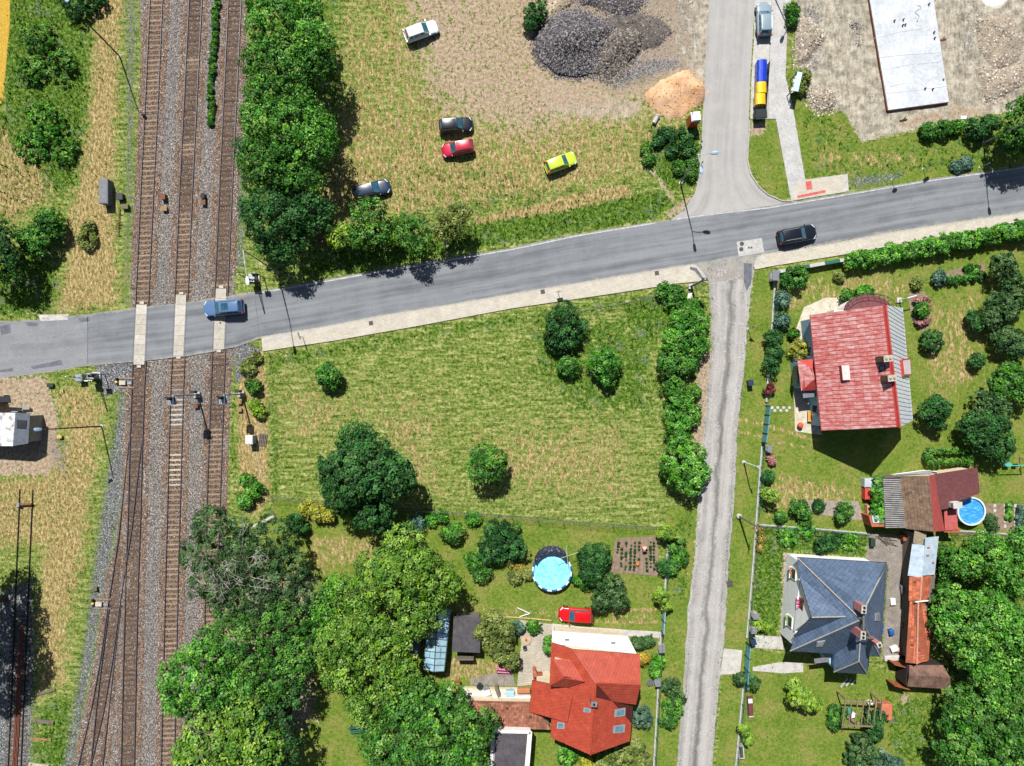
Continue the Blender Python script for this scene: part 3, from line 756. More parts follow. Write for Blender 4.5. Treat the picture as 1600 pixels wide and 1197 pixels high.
def pickC(y, r): return M_sl_c if 440 < y < 560 or y > 670 else M_sl_w
A_L = [(235, 0), (228, 150), (220.5, 300), (212.5, 475), (208, 570), (207, 600), (203.5, 700), (201, 800), (197.5, 897), (193.5, 1040), (190, 1197)]
A_R = [(254.5, 0), (248, 150), (240.5, 300), (232.5, 475), (228.5, 570), (226.5, 600), (223, 700), (220.5, 800), (217, 897), (213.5, 1040), (210.5, 1197)]
TA = track('leftmost through railway track with a turnout below the level crossing', A_L, A_R, -80, 1280, pickA, [(476, 570)], seed=1)
B_L = [(296, 0), (281, 300), (274.5, 450), (271, 540), (267.5, 600), (259.5, 900), (252.5, 1197)]
B_R = [(316, 0), (301, 300), (294.5, 450), (290, 540), (287.5, 600), (279, 900), (273, 1197)]
TB = track('middle railway track with pale sleepers below the level crossing', B_L, B_R, -80, 1280, pickB, [(461, 556)], seed=2)
C_L = [(357.5, 0), (343, 300), (336.5, 450), (333, 540), (330.5, 600), (325, 750), (321.5, 900), (318, 1197)]
C_R = [(377.5, 0), (363, 300), (356.5, 450), (353, 540), (350.5, 600), (345.5, 750), (341.5, 900), (338, 1197)]
TC = track('rightmost railway track, running under the trees at the bottom', C_L, C_R, -80, 1280, pickC, [(451, 546)], seed=3)
D_L = [(206, 640), (202, 690), (192.5, 780), (186, 840), (177.5, 897), (170.5, 940), (158, 1030), (143, 1110), (123, 1197)]
D_R = [(222, 690), (214, 760), (206, 830), (195.5, 897), (188, 945), (177, 1030), (162, 1115), (142.5, 1197)]
TD = track('left branch of the turnout, curving away to the bottom left', [(202, 690), (192.5, 780), (186, 840), (177.5, 897), (170.5, 940), (158, 1030), (143, 1110), (123, 1197)], D_R, 690, 1280, lambda y, r: M_sl_d if y < 1040 else M_sl_w, [(690, 850)], seed=4)
E_L = [(172, 945), (160.5, 1030), (151, 1110), (142.5, 1197)]; E_R = [(190, 945), (180, 1030), (170.5, 1110), (161, 1197)]
TE = track('inner siding track splitting from the curved branch', E_L, E_R, 945, 1280, lambda y, r: M_sl_w, [(945, 1080)], seed=5)
F_L = [(31.5, 765), (29.5, 820), (26, 897), (19, 1080), (13.5, 1197)]; F_R = [(52, 765), (49.5, 820), (46, 897), (38.5, 1080), (33.5, 1197)]
TF = track('disused siding half buried in grass at the far left', F_L, F_R, 765, 1280, lambda y, r: M_sl_w, [(765, 960)], heads=False, seed=6)
# buffer beam and the spare rails lying in the siding
mb = MB(); a, b = Vector((*G(27, 788), .35)), Vector((*G(53, 787), .35)); mb.tube([a, b], .14, 8)
bf = mb.build('buffer_beam', M_rustbox, TF); mb = MB(); mb.box(*G(33, 788), .42, .35, .4, .35); mb.build('buffer_block', M_steel, bf)
M_redrail = mat('bright_rust_rail', '7d4a38', '5f3628', 6, .8)
sr = thing('spare_rails', 'bundle of rust red spare rails lying inside the disused siding', 'rails', (*G(29, 1085), 0))
for dx in (-3.2, -1.2, 1.2, 3.2):
    P_ = [(34 + dx * .8, 970 + abs(dx) * 4), (31 + dx, 1060), (27 + dx, 1140), (23.5 + dx, 1197), (20 + dx, 1260)]
    mb = MB(); mb.tube([(*G(*p), .12) for p in P_], .062, 5); mb.build('rail', M_redrail, sr)

# level crossing slabs, each panel its own piece between the rails
def cross(trk, L, R, y0, y1, n):
    fl, fr = yx(L), yx(R)
    for i in range(n):
        a, b = y0 + (y1 - y0) * i / n + .22, y0 + (y1 - y0) * (i + 1) / n - .22
        poly = [G(fl(a) + 1.7, a), G(fr(a) - 1.9, a), G(fr(b) - 1.9, b), G(fl(b) + 1.7, b)]
        mb = MB(); mb.prism(poly, .04, .165); o = mb.build('crossing_slab', M_xslab, trk)
        m2 = MB()
        for fx in (.25, .75):
            x, y = G(fl((a + b) / 2) + 1.7 + (fr(a) - fl(a) - 3.6) * fx, (a + b) / 2); m2.lathe(x, y, [(.035, .16), (.035, .168), (.02, .169)], 8)
        m2.build('lifting_eye', M_dark, o)
    for yy in (y0 - 2.6, y1 + 2.6):
        c = (fl(yy) + fr(yy)) / 2; mb = MB(); mb.box(*G(c, yy), .1, .5, .3, .12); mb.build('end_ramp', M_xslab, trk)
cross(TA, A_L, A_R, 476, 570, 6); cross(TB, B_L, B_R, 461, 556, 6); cross(TC, C_L, C_R, 451, 546, 6)

# point machines beside the turnouts
def point_machine(label, px, py, s=1):
    t_ = thing('point_machine', label, 'point machine', (*G(px, py), 0), -.03, 'point machines')
    MB().box(-.05 * s, 0, .22, .75, .5, .26).build('motor_case', M_xslab, t_, local=True)
    MB().box(.75 * s, 0, .16, .5, .36, .16).build('gear_case', M_steel, t_, local=True)
    for yy in (-.55, .55): MB().box(.3 * s, yy, .06, 2.0, .2, .1).build('support_beam', M_sl_c, t_, local=True)
    m = MB(); m.box(-.75 * s, .1, .18, .2, .9, .1); m.build('throw_rod', M_black, t_, local=True)
    MB().lathe(-.78 * s, .42, [(.16, .1), (.16, .34), (.1, .42)], 10).build('lantern', M_black, t_, local=True)
    MB().box(-.75 * s, .08, .32, .26, .18, .12).build('yellow_lever', mat('safety_yellow', 'd0b020', 'b09418', 5, .6), t_, local=True)
point_machine('grey point machine with yellow lever beside the curved branch', 157, 943)
point_machine('point machine beside the left track just below the crossing', 194, 598)

# colour light signals, seen leaning outwards from above
def signal(label, bx, by, h):
    t_ = thing('railway_signal', label, 'signal', (*G(bx, by), 0), 0, 'colour light signals')
    MB().box(0, 0, .15, .7, .7, .3).build('foundation', M_conc, t_, local=True)
    MB().tube([(0, 0, .3), (0, 0, h)], .085, 8).build('post', M_steel, t_, local=True)
    m = MB()
    for s in (-.16, .16): m.tube([(s, -.22, .3), (s, -.22, h - .6)], .02, 4)
    for k in range(int(h / .4)): m.tube([(-.16, -.22, .5 + .4 * k), (.16, -.22, .5 + .4 * k)], .015, 4)
    m.build('ladder', M_steel, t_, local=True)
    MB().box(.05, .35, 1.2, .55, .3, .8).build('relay_box', M_dark, t_, local=True)
    m = MB(); m.box(0, -.55, h + .1, .9, .9, .06); pl = m.build('platform', M_steel, t_, local=True)
    m = MB()
    for a, b in (((-.45, -1), (.45, -1)), ((-.45, -1), (-.45, -.1)), ((.45, -1), (.45, -.1))): m.tube([(*a, h + .9), (*b, h + .9)], .03, 4)
    m.build('guard_rail', M_steel, pl, local=True)
    hb = MB().box(0, -.2, h + .55, .62, .16, 1.5).build('signal_head', M_black, t_, local=True)
    for k in range(4): MB().lathe(0, -.36, [(.13, h + .05 + .32 * k), (.13, h + .22 + .32 * k), (.1, h + .23 + .32 * k)], 10).build('lamp_hood', M_black, hb, local=True)
signal('railway signal on a tall post between the middle and right tracks', 309, 617, 6.0)
signal('railway signal on a tall post right of the rightmost track', 378, 616, 5.2)
def low_box(label, px, py, s=(.7, .5, .5), m=None, grp='trackside boxes'):
    o = thing('trackside_box', label, 'trackside box', (*G(px, py), 0), 0, grp)
    MB().box(0, 0, s[2] / 2, *s).build('case', m or M_rustbox, o, local=True)
    MB().box(0, 0, s[2] + .03, s[0] + .08, s[1] + .08, .06).build('lid', m or M_rustbox, o, local=True)
M_tanbox = mat('ochre_paint', '8d7048', '6f5838', 5, .8)
low_box('dark brown trackside box between left and middle tracks above the crossing', 258, 309, (.5, .6, .55))
low_box('small tan trackside box just below the dark one by the middle track', 259, 327, (.55, .5, .35), M_tanbox)
low_box('rust brown trackside box between middle and right tracks above the crossing', 320, 317, (.45, .6, .4), M_rustbox)
low_box('dark dwarf box standing above the rust brown trackside box', 320, 308, (.4, .5, .6), M_black)
low_box('brown trackside box at the foot of the middle signal', 308, 634, (.5, .45, .35), M_rustbox)
low_box('tan trackside box at the foot of the right signal, upper one', 376, 628, (.45, .4, .35), M_tanbox)
low_box('tan trackside box at the foot of the right signal, lower one', 376, 640, (.45, .4, .35), M_tanbox)
low_box('small dark green box on dry grass near the barrier machine', 81, 602, (.7, .35, .3), mat('dark_green_paint', '23382c', '1a2a20', 5, .7))
low_box('olive box on the gravel beside the branch track', 151, 919, (.45, .4, .35), mat('olive_paint', '5d5a3c', '47452e', 5, .8))
low_box('mossy low box beside the left track above the crossing', 198, 324, (.75, .5, .45), mat('mossy_metal', '666548', '4c4b35', 4, .9))
low_box('dark steel box beside the gravel above the crossing', 191, 309, (.7, .7, .6), M_dark)
low_box('yellow capped marker box by the gravel near the hut', 96, 682, (.45, .3, .35), mat('dull_yellow', 'b5a04a', '93813a', 5, .8))
def cabinet(label, px, py, sx, sy, sz, mb_, ml, rz=0.0):
    t_ = thing('equipment_cabinet', label, 'cabinet', (*G(px, py), 0), rz, 'trackside cabinets')
    MB().box(0, 0, sz / 2, sx, sy, sz).build('case', mb_, t_, local=True)
    MB().hexa([(-sx / 2 - .06, -sy / 2 - .06, sz), (sx / 2 + .06, -sy / 2 - .06, sz), (sx / 2 + .06, sy / 2 + .06, sz), (-sx / 2 - .06, sy / 2 + .06, sz), (-sx / 2 + .05, -sy / 2 + .05, sz + .08), (sx / 2 - .05, -sy / 2 + .05, sz + .08), (sx / 2 - .05, sy / 2 - .05, sz + .08), (-sx / 2 + .05, sy / 2 - .05, sz + .08)]).build('lid', ml, t_, local=True)
    MB().box(0, -sy / 2 - .015, sz * .55, sx * .8, .03, sz * .75).build('door', ml, t_, local=True)
M_cab = mat('grey_cabinet', '6f7073', '5b5c60', 4, .8, fine=.3)
cabinet('long grey concrete equipment cabinet on dry grass left of the tracks', 171, 303, .95, 2.9, 1.2, M_cab, M_cab)
cabinet('white equipment cabinet beside the rightmost track below the signals', 396, 686, .75, .95, 1.4, mat('pale_grey_metal', 'a9abad', '96989a', 4, .6), mat('white_metal', 'c0c0bf', 'acacac', 4, .6))
cabinet('silver round topped cabinet in the dry grass by the barrier machine', 130, 591, .7, .75, .9, M_steel, M_steel, .1)
# pulley frame on the left of the tracks
t_ = thing('wire_pulley_frame', 'thin dark wire pulley frame lying in the weeds above the crossing', 'pulley frame', (*G(187, 345), 0))
m = MB(); m.tube([(*G(188, 325), .2), (*G(186, 368), .2)], .05, 5); m.build('beam', M_rustbox, t_)
for yy in (346, 356, 368): m = MB(); m.tube([(*G(183, yy), .25), (*G(190, yy - 1), .25)], .05, 5); m.build('crossbar', M_rustbox, t_)
# old sleepers lying about
M_old = mat('grey_old_timber', '6d655b', '4d463f', 4, .95, stretch=(0, (1, 8, 1)))
for lab, p, q, w in (('old timber sleeper lying on dry grass, uppermost of the four', (57, 1085), (87, 1077), .24), ('double old timber sleeper on the grass, second from the top', (54, 1125), (85, 1129), .4), ('thin tan timber lying on green grass, third from the top', (49, 1153), (81, 1155), .22), ('pale concrete sleeper at the bottom edge beside the siding', (46, 1193), (77, 1197), .35)):
    a, b = Vector(G(*p)), Vector(G(*q)); c = (a + b) / 2; d = b - a
    t_ = thing('loose_sleeper', lab, 'sleeper', (c.x, c.y, 0), math.atan2(d.y, d.x), 'loose sleepers')
    mm = M_sl_l if 'concrete' in lab else (M_tanbox if 'tan' in lab else M_old)
    MB().box(0, 0, .1, d.length, w, .18).build('timber', mm, t_, local=True)
    if 'double' in lab: MB().box(.05, .02, .24, d.length * .96, w * .45, .1).build('top_timber', M_old, t_, local=True)
    for s in (-.35, .35): MB().box(d.length * s, 0, .2 if 'double' not in lab else .3, .2, w * .5, .03).build('rail_plate', M_rustbox, t_, local=True)

# level crossing barriers with the boom raised
M_wht = mat('white_paint', 'cfcfcb', 'b5b5b0', 5, .5)
M_rdp = mat('red_paint', 'a01c18', '861612', 5, .5)
def barrier(label, bx, by, h, lean):
    t_ = thing('crossing_barrier', label, 'barrier', (*G(bx, by), 0), 0, 'level crossing barriers')
    MB().box(0, 0, .12, 1.0, .9, .24).build('foundation', M_conc, t_, local=True)
    MB().box(0, 0, .8, .6, .55, 1.15).build('machine_case', M_steel, t_, local=True)
    MB().box(0, 0, 1.42, .7, .62, .1).build('case_lid', M_steel, t_, local=True)
    d = Vector((lean[0], lean[1], 1)).normalized(); o = Vector((.1, -.45, 1.0)); n = 12
    for s in (-.14, .14):
        for k in range(n):
            a = o + Vector((s * (1 - k / n * .8), 0, 0)) + d * (h * k / n); b = o + Vector((s * (1 - (k + 1) / n * .8), 0, 0)) + d * (h * (k + 1) / n)
            MB().tube([a, b], .05, 5).build('boom_segment', M_wht if k % 2 else M_black, t_, local=True)
    for k in range(1, 7):
        a = o + d * (h * k / n); wd = .14 * (1 - k / n * .8); m = MB(); m.tube([a - Vector((wd, 0, 0)), a + Vector((wd, 0, 0))], .035, 4); m.build('boom_rung', M_dark, t_, local=True)
    m = MB(); m.hexa([(-.42, -.75, .6), (.42, -.75, .6), (.42, -.55, .6), (-.42, -.55, .6), (-.42, -.75, 1.7), (.42, -.75, 1.7), (.42, -.55, 1.7), (-.42, -.55, 1.7)]); m.build('counterweight', M_black, t_, local=True)
    MB().box(0, -.62, 1.75, .9, .12, .08).build('weight_stripe', M_wht, t_, local=True)
    # warning light post
    MB().tube([(.95, .15, 0), (.95, .15, 3.0)], .06, 7).build('light_post', M_steel, t_, local=True)
    MB().box(.95, .05, 2.75, .7, .1, .8).build('light_board', M_black, t_, local=True)
    for s in (-.2, .2): MB().lathe(.95 + s, -.12, [(.12, 2.65), (.12, 2.95), (.08, 2.97)], 10).build('lamp_hood', M_black, t_, local=True)
barrier('level crossing barrier with raised striped boom on the upper right side', 400, 435, 4.6, (-.02, .02))
barrier('level crossing barrier with raised striped boom on the lower left side', 152, 587, 5.0, (.0, .06))

# signal hut, dark booth
M_hutroof = mat('stained_white_roofing', 'b9bab8', '6a675f', 1.6, .8, lo=.46, hi=.66, fine=.3)
M_hutroof2 = mat('grey_felt_roofing', '5a6068', '4a5058', 3, .85, fine=.3)
M_hutwall = mat('grey_render', '8a8a86', '75756f', 2, .9)
hz = 2.6
t_ = thing('signal_hut', 'small trackside hut with stained white and grey roof at left edge', 'hut', W(12, 672, 0))
q = [W(-40, 645, hz), W(24, 645, hz + .5), W(20, 697, hz + .5), W(-40, 697, hz)]
MB().slab(q, .12).build('roof_slope', M_hutroof, t_)
q2 = [W(24, 645, hz + .5), W(47, 646.5, hz - .1), W(44, 693, hz - .1), W(20, 697, hz + .5)]
rs = MB().slab(q2, .12).build('roof_slope', M_hutroof2, t_)
MB().slab([W(26, 656, hz + .46), W(41.5, 657, hz + .08), W(40.5, 670, hz + .08), W(26, 669, hz + .46)], .05).build('roof_hatch', M_dark, rs)
a = [W(-40, 648, hz), W(44, 650, hz), W(42, 691, hz), W(-40, 694, hz)]
MB().prism([(p.x, p.y) for p in a], 0, hz - .2).build('wall', M_hutwall, t_)
MB().box(W(44, 668, 0).x + .02, W(44, 668).y, 1.2, .1, 1.0, 2.0).build('door', mat('brown_door', '5c4636', '46352a', 5, .7), t_)
for k, (px, py) in enumerate(((27, 642), (35, 640), (45, 638))): MB().box(*G(px, py), .35, .8, .25, .3).build('wall_box', M_steel, t_)
bt = thing('dark_booth', 'small dark flat roofed booth above the hut at left edge', 'booth', (*G(3, 628), 0))
MB().slab([W(-16, 618, 2.1), W(15, 620, 2.1), W(15, 628, 2.1), W(-16, 629, 2.1)], .1).build('roof', M_dark, bt)
MB().box(*G(1, 626), 1.0, 1.5, .7, 2.0).build('case', M_rustbox, bt)
MB().box(*G(9, 619), .5, .9, .3, .9).build('side_box', mat('tan_metal', '8a7c62', '6e624d', 4, .8), bt)
# poles, lamps
def lamp(name, label, base, top, h, arms, cat='street lamp', pole=None, head=None, r=.075, grp='street lamps'):
    """post from base to the measured top; arms: list of (tip survey point, head size)"""
    b = Vector((*G(*base), 0)); tp = W(*top, h)
    t_ = thing(name, label, cat, b, 0, grp)
    pole = pole or M_steel
    MB().lathe(b.x, b.y, [(.22, 0), (.22, .08), (.12, .12)], 10).build('base_plate', M_conc, t_)
    MB().tube([b, b.lerp(tp, .5), tp], r * 1.25, 8, r * .8).build('post', pole, t_)
    for (tx, ty), hs in arms:
        e = W(tx, ty, h + .25); d = (e - tp); dl = d.length; d2 = d.normalized()
        MB().tube([tp, tp.lerp(e, .5) + Vector((0, 0, .1)), e], r * .6, 6).build('arm', pole, t_)
        m = MB(); u = Vector((-d2.y, d2.x, 0)).normalized(); L = hs
        sec = [(-.15, .09, .05), (.1, .16, .09), (.7, .19, .10), (1.0, .1, .05)]; vs = []; fs = []
        for f, w_, hh in sec:
            c = e + d2 * (L * f)
            for su, sz in ((-1, -1), (1, -1), (1, 1), (-.0, 1.5), (-1, 1)): vs.append(c + u * (su * w_) + Vector((0, 0, sz * hh)))
        for i in range(3):
            for k in range(5): fs.append((i * 5 + k, i * 5 + (k + 1) % 5, (i + 1) * 5 + (k + 1) % 5, (i + 1) * 5 + k))
        fs += [(4, 3, 2, 1, 0), (15, 16, 17, 18, 19)]
        m.add(vs, fs); m.build('lamp_head', head or M_steel, t_)
    return t_
M_hd = mat('lamp_housing_blue_grey', '7f94a6', '6a7f92', 5, .5)
M_hw = mat('lamp_housing_white', 'c4c6c6', 'a9abab', 5, .5)
lamp('street_lamp', 'double armed street lamp at the mouth of the side street', (1063, 286), (1091, 242), 8.9, [((1112, 239.5), .75), ((1095, 262), .75)], head=M_hd)
lamp('street_lamp', 'street lamp at the right edge beside the big tree, leaning over the road', (1537, 224), (1601, 192), 8.0, [((1606, 212), .7)], head=M_hw)
lamp('street_lamp', 'tall street lamp by the trees right of the level crossing', (434, 426), (380, 391), 9.6, [((386, 434), .8)], head=M_hw)
lamp('street_lamp', 'tall rusty lamp post left of the tracks beside the hut', (159, 666), (71, 671), 9.4, [((64, 671), .6)], pole=mat('rusty_post', '4a352c', '35261f', 6, .8), head=M_hd)
lamp('street_lamp', 'tall dark lamp post in the upper left corner by the tracks', (187, 88), (97, -4), 10.8, [((103, 0), .5)], pole=M_dark, head=M_hd)
lamp('street_lamp', 'short white headed lamp post beside the lane right of the meadow', (1162, 722), (1182, 729), 4.6, [((1184, 729.5), .5)], pole=M_hw, head=M_hw)
lamp('street_lamp', 'street lamp beside the parked silver car at the top edge', (1206, -12), (1252, -78), 7.0, [((1245, -66), .7)], head=M_hd)
up = thing('utility_pole', 'weathered wooden utility pole leaning over the lane fence', 'utility pole', (*G(1154, 806), 0))
b = Vector((*G(1154, 806), 0)); tp = W(1183, 823, 5.6)
MB().tube([b, tp], .13, 8, .1).build('post', M_woodpole, up); MB().lathe(b.x, b.y, [(.3, 0), (.3, .35), (.2, .4)], 8).build('footing', M_conc, up)
m = MB(); m.tube([tp + Vector((-.1, -.5, -.15)), tp + Vector((.1, .5, -.15))], .05, 5); m.build('crossarm', M_woodpole, up)
for s in (-.4, .4): MB().lathe(tp.x + .08 * s / .4, tp.y + s, [(.04, tp.z - .12), (.05, tp.z + .05), (.02, tp.z + .1)], 8).build('insulator', M_wht, up)
up = thing('utility_pole', 'pale concrete utility pole at the lane corner by the pavement', 'utility pole', (*G(1079, 448), 0))
b = Vector((*G(1079, 448), 0)); tp = W(1102, 436, 5.4)
MB().tube([b, tp], .15, 8, .12).build('post', mat('pole_concrete', '8e8c86', '74726c', 5, .9), up); MB().box(b.x, b.y, .15, .6, .6, .3).build('footing', M_conc, up)
MB().box(tp.x, tp.y, tp.z - .3, .5, .3, .5).build('junction_box', M_dark, up)
lb = thing('white_board', 'pale board lying in the bushes beside the utility pole', 'board', (*G(1075, 468), 0))
MB().slab([(*G(1073, 460), .7), (*G(1079, 459), .8), (*G(1076, 473), .5), (*G(1070, 476), .5)], .06).build('panel', M_wht, lb); MB().box(*G(1075, 468), .25, .2, .9, .5).build('support', M_old, lb)

# road signs
def sign(label, px, py, shape, ang, h=2.3, m1=None, grp='road signs', sz=.35):
    t_ = thing('road_sign', label, 'road sign', (*G(px, py), 0), ang, grp)
    MB().tube([(0, 0, 0), (0, 0, h)], .035, 7).build('post', M_steel, t_, local=True)
    MB().lathe(0, 0, [(.14, 0), (.14, .06), (.06, .08)], 8).build('footing', M_conc, t_, local=True)
    z0 = h - .4; y = -.05
    if shape == 'tri': pts = [(-sz * 1.15, z0 + sz), (sz * 1.15, z0 + sz), (0, z0 - sz)]
    elif shape == 'round': pts = [(sz * math.cos(a * .524), z0 + sz * math.sin(a * .524)) for a in range(12)]
    else: pts = [(-sz, z0 - sz * .8), (sz, z0 - sz * .8), (sz, z0 + sz * .8), (-sz, z0 + sz * .8)]
    def plate(k, y0, y1):
        n = len(pts); vs = [(a * k, y0, z0 + (b - z0) * k) for a, b in pts] + [(a * k, y1, z0 + (b - z0) * k) for a, b in pts]
        return MB().add(vs, [tuple(range(n)), tuple(range(n, 2 * n))[::-1]] + [(i, n + i, n + (i + 1) % n, (i + 1) % n) for i in range(n)])
    pp = plate(1, y, y - .02).build('sign_plate', m1 or M_rdp, t_, local=True)
    plate(.74, y - .021, y - .026).build('sign_face', M_wht, pp, local=True)
    MB().box(0, -.035, z0, .1, .03, .5).build('bracket', M_steel, t_, local=True)
M_blue = mat('blue_paint', '1f4f9c', '1a4180', 5, .5)
sign('triangular road sign beside the gravel lane', 1169, 514, 'tri', 2.9)
sign('grey backed road sign on the pavement by the crossing', 474, 527, 'rect', 1.9, 2.2, M_steel, sz=.42)
sign('square road sign standing on the pavement below the main road', 872, 457, 'rect', .2, 1.7, M_steel, sz=.36)
sign('blue edged road sign on the gravel verge beside the main road, left one', 1393, 281, 'round', .5, 2.2, M_blue)
sign('dark road sign on the grass verge beside the main road, right one', 1442, 264, 'rect', .6, 2.2, M_dark, sz=.4)
sign('small sign post under the big tree at the right edge', 1530, 262, 'rect', .4, 1.8, M_blue, sz=.25)
sign('thin road sign post at the verge between the small trees', 699, 385, 'round', 1.2, 2.3, M_wht, sz=.3)
sign('small dark marker post beside the side street mouth, upper one', 1094, 224, 'rect', 1.4, 1.1, M_dark, sz=.15)
sign('small dark marker post beside the side street mouth, lower one', 1095, 256, 'rect', 1.4, 1.1, M_dark, sz=.15)
# ------------------------------------------------------------------ roofs: pieces laid on a sloping plane
def clip2(poly, clipper):
    out = poly; n = len(clipper)
    ar = sum(clipper[i][0] * clipper[(i + 1) % n][1] - clipper[(i + 1) % n][0] * clipper[i][1] for i in range(n))
    cl = clipper if ar > 0 else clipper[::-1]
    for i in range(n):
        ax_, ay_ = cl[i]; bx_, by_ = cl[(i + 1) % n]; inp = out; out = []
        if not inp: return []
        sd = lambda p: (bx_ - ax_) * (p[1] - ay_) - (by_ - ay_) * (p[0] - ax_)
        for j in range(len(inp)):
            p, q = inp[j], inp[(j + 1) % len(inp)]; a, b = sd(p), sd(q)
            if a >= 0: out.append(p)
            if (a >= 0) != (b >= 0):
                f = a / (a - b); out.append((p[0] + (q[0] - p[0]) * f, p[1] + (q[1] - p[1]) * f))
    return out
def roof_pieces(poly, along, w, h, t=.03, mode='brick', gap=.01, lift=.012):
    """pieces (verts, faces) covering a planar convex polygon; 'along' runs with the eave. modes: brick, grid, diamond, rib"""
    P_ = [Vector(p) for p in poly]; nrm = Vector((0, 0, 0))
    for i in range(len(P_)): nrm += P_[i].cross(P_[(i + 1) % len(P_)])
    nrm.normalize()
    if nrm.z < 0: nrm = -nrm
    e1 = Vector(along); e1 = (e1 - nrm * e1.dot(nrm)).normalized(); e2 = nrm.cross(e1)
    if e2.z < 0: e2 = -e2; e1 = -e1
    o = P_[0]; uv = [((p - o).dot(e1), (p - o).dot(e2)) for p in P_]
    u0, u1 = min(p[0] for p in uv), max(p[0] for p in uv); v0, v1 = min(p[1] for p in uv), max(p[1] for p in uv)
    res = []
    rows = range(int((v1 - v0) / h) + 2)
    if mode == 'diamond': rows = range(int((v1 - v0) / (h / 2)) + 2)
    for r in rows:
        for c in range(-1, int((u1 - u0) / w) + 2):
            if mode == 'diamond':
                cu = u0 + c * w + (w / 2 if r % 2 else 0); cv = v0 + r * h / 2; g = gap
                rect = [(cu, cv - h / 2 + g), (cu + w / 2 - g, cv), (cu, cv + h / 2 - g), (cu - w / 2 + g, cv)]; vb, vt = cv - h / 2, cv + h / 2
            else:
                a = u0 + c * w + (w / 2 if (mode == 'brick' and r % 2) else 0); b = v0 + r * h
                ww = w * .5 if mode == 'rib' else w - gap
                rect = [(a, b), (a + ww, b), (a + ww, b + h), (a, b + h)]; vb, vt = b, b + h
            pc = clip2(rect, uv)
            if len(pc) < 3: continue
            ar = abs(sum(pc[i][0] * pc[(i + 1) % len(pc)][1] - pc[(i + 1) % len(pc)][0] * pc[i][1] for i in range(len(pc)))) / 2
            if ar < .04 * w * h: continue
            n = len(pc); top = []
            for (u, v) in pc:
                f = (v - vb) / max(vt - vb, 1e-6)
                k = t if mode == 'rib' else lift + t * (1 - f)
                top.append(o + e1 * u + e2 * v + nrm * k)
            bot = [o + e1 * u + e2 * v + nrm * .001 for (u, v) in pc]
            res.append((bot + top, [tuple(range(n, 2 * n))] + [(i, (i + 1) % n, n + (i + 1) % n, n + i) for i in range(n)]))
    return res
def cover_roof(name, poly, along, w, h, m, parent, t=.03, mode='brick', gap=.012, joined=True, lift=.012):
    pcs = roof_pieces(poly, along, w, h, t, mode, gap, lift)
    if joined:
        mb = MB()
        tn = []; rr_ = random.Random(len(pcs))
        for v, f in pcs: mb.add(v, f); tn += [rr_.random() if rr_.random() > .02 else -.6] * len(v)
        o = mb.build(name, m, parent); o['kind'] = 'stuff'; o.data.attributes.new('tint', 'FLOAT', 'POINT').data.foreach_set('value', tn); return o
    for v, f in pcs: MB().add(v, f).build(name, m, parent)
def ridge_caps(a, b, m, parent, r=.1, seg=.42, name='ridge_tile'):
    a, b = Vector(a), Vector(b); L = (b - a).length; n = max(1, int(L / seg)); d = (b - a) / L
    mb = MB()
    for i in range(n):
        mb.tube([a + d * (i * L / n), a + d * ((i + 1.12) * L / n)], r, 6, r * .82)
    o = mb.build(name, m, parent); o['kind'] = 'stuff'; return o
def walls(pts, parent, m, name='wall', z0=0.0):
    """pts: (x, y, ztop) ring"""
    mb = MB(); mb.prism([(p[0], p[1]) for p in pts], z0, [p[2] for p in pts]); return mb.build(name, m, parent)
def inset(p, c, d):
    v = Vector((p.x - c.x, p.y - c.y)); L = v.length; return Vector((p.x, p.y)) - v * (d / L)
def on_edge(a, b, f): return a + (b - a) * f
def chimney(parent, base, top, sx, sy, rz, m, capm, potm=None, pots=2):
    b, t_ = Vector(base), Vector(top); c, s = math.cos(rz), math.sin(rz)
    def ring(p, k): return [(p.x + (dx * sx * c - dy * sy * s) * k, p.y + (dx * sx * s + dy * sy * c) * k, p.z) for dx, dy in ((-.5, -.5), (.5, -.5), (.5, .5), (-.5, .5))]
    o = MB().hexa(ring(b, 1) + ring(t_, 1)).build('chimney', m, parent)
    q = t_ + Vector((0, 0, .12)); MB().hexa(ring(t_, 1.1) + ring(q, 1.1)).build('chimney_cap', capm, o)
    for k in range(pots):
        f = (k + .5) / pots - .5; px, py = (f * sx * c, f * sx * s) if sx >= sy else (-f * sy * s, f * sy * c)
        MB().lathe(q.x + px, q.y + py, [(.13, q.z), (.12, q.z + .12), (.11, q.z + .13)], 10).build('flue', potm or M_black, o)
    return o
def skylight(parent, corners, frame, glass, t=.07):
    """corners on the roof plane"""
    P_ = [Vector(p) for p in corners]; n = (P_[1] - P_[0]).cross(P_[2] - P_[0]).normalized()
    if n.z < 0: n = -n
    up = [p + n * (t + .04) for p in P_]
    o = MB().slab(up, t + .05).build('roof_window', frame, parent)
    c = sum(up, Vector()) / 4; MB().slab([c + (p - c) * .68 + n * .012 for p in up], .01).build('pane', glass, o)
    return o
M_glass = mat('dark_window_glass', '24343c', '18262c', 2, .08, .6)
M_glass2 = mat('sky_window_glass', '5d7f88', '3f5f68', 1.5, .06, .7)
M_frameg = mat('grey_window_frame', '868a90', '74787e', 6, .5)
M_gutter = mat('dark_gutter', '2e2b2b', '222020', 6, .5)
M_whitewall = mat('white_render', 'c9c6c0', 'b5b1aa', 1.5, .9, fine=.15)
M_pinkch = mat('pink_brick_render', 'a96f6c', '8f5a58', 4, .9, fine=.3)
M_capc = mat('chimney_cap_concrete', 'a09a90', '857f76', 5, .9)

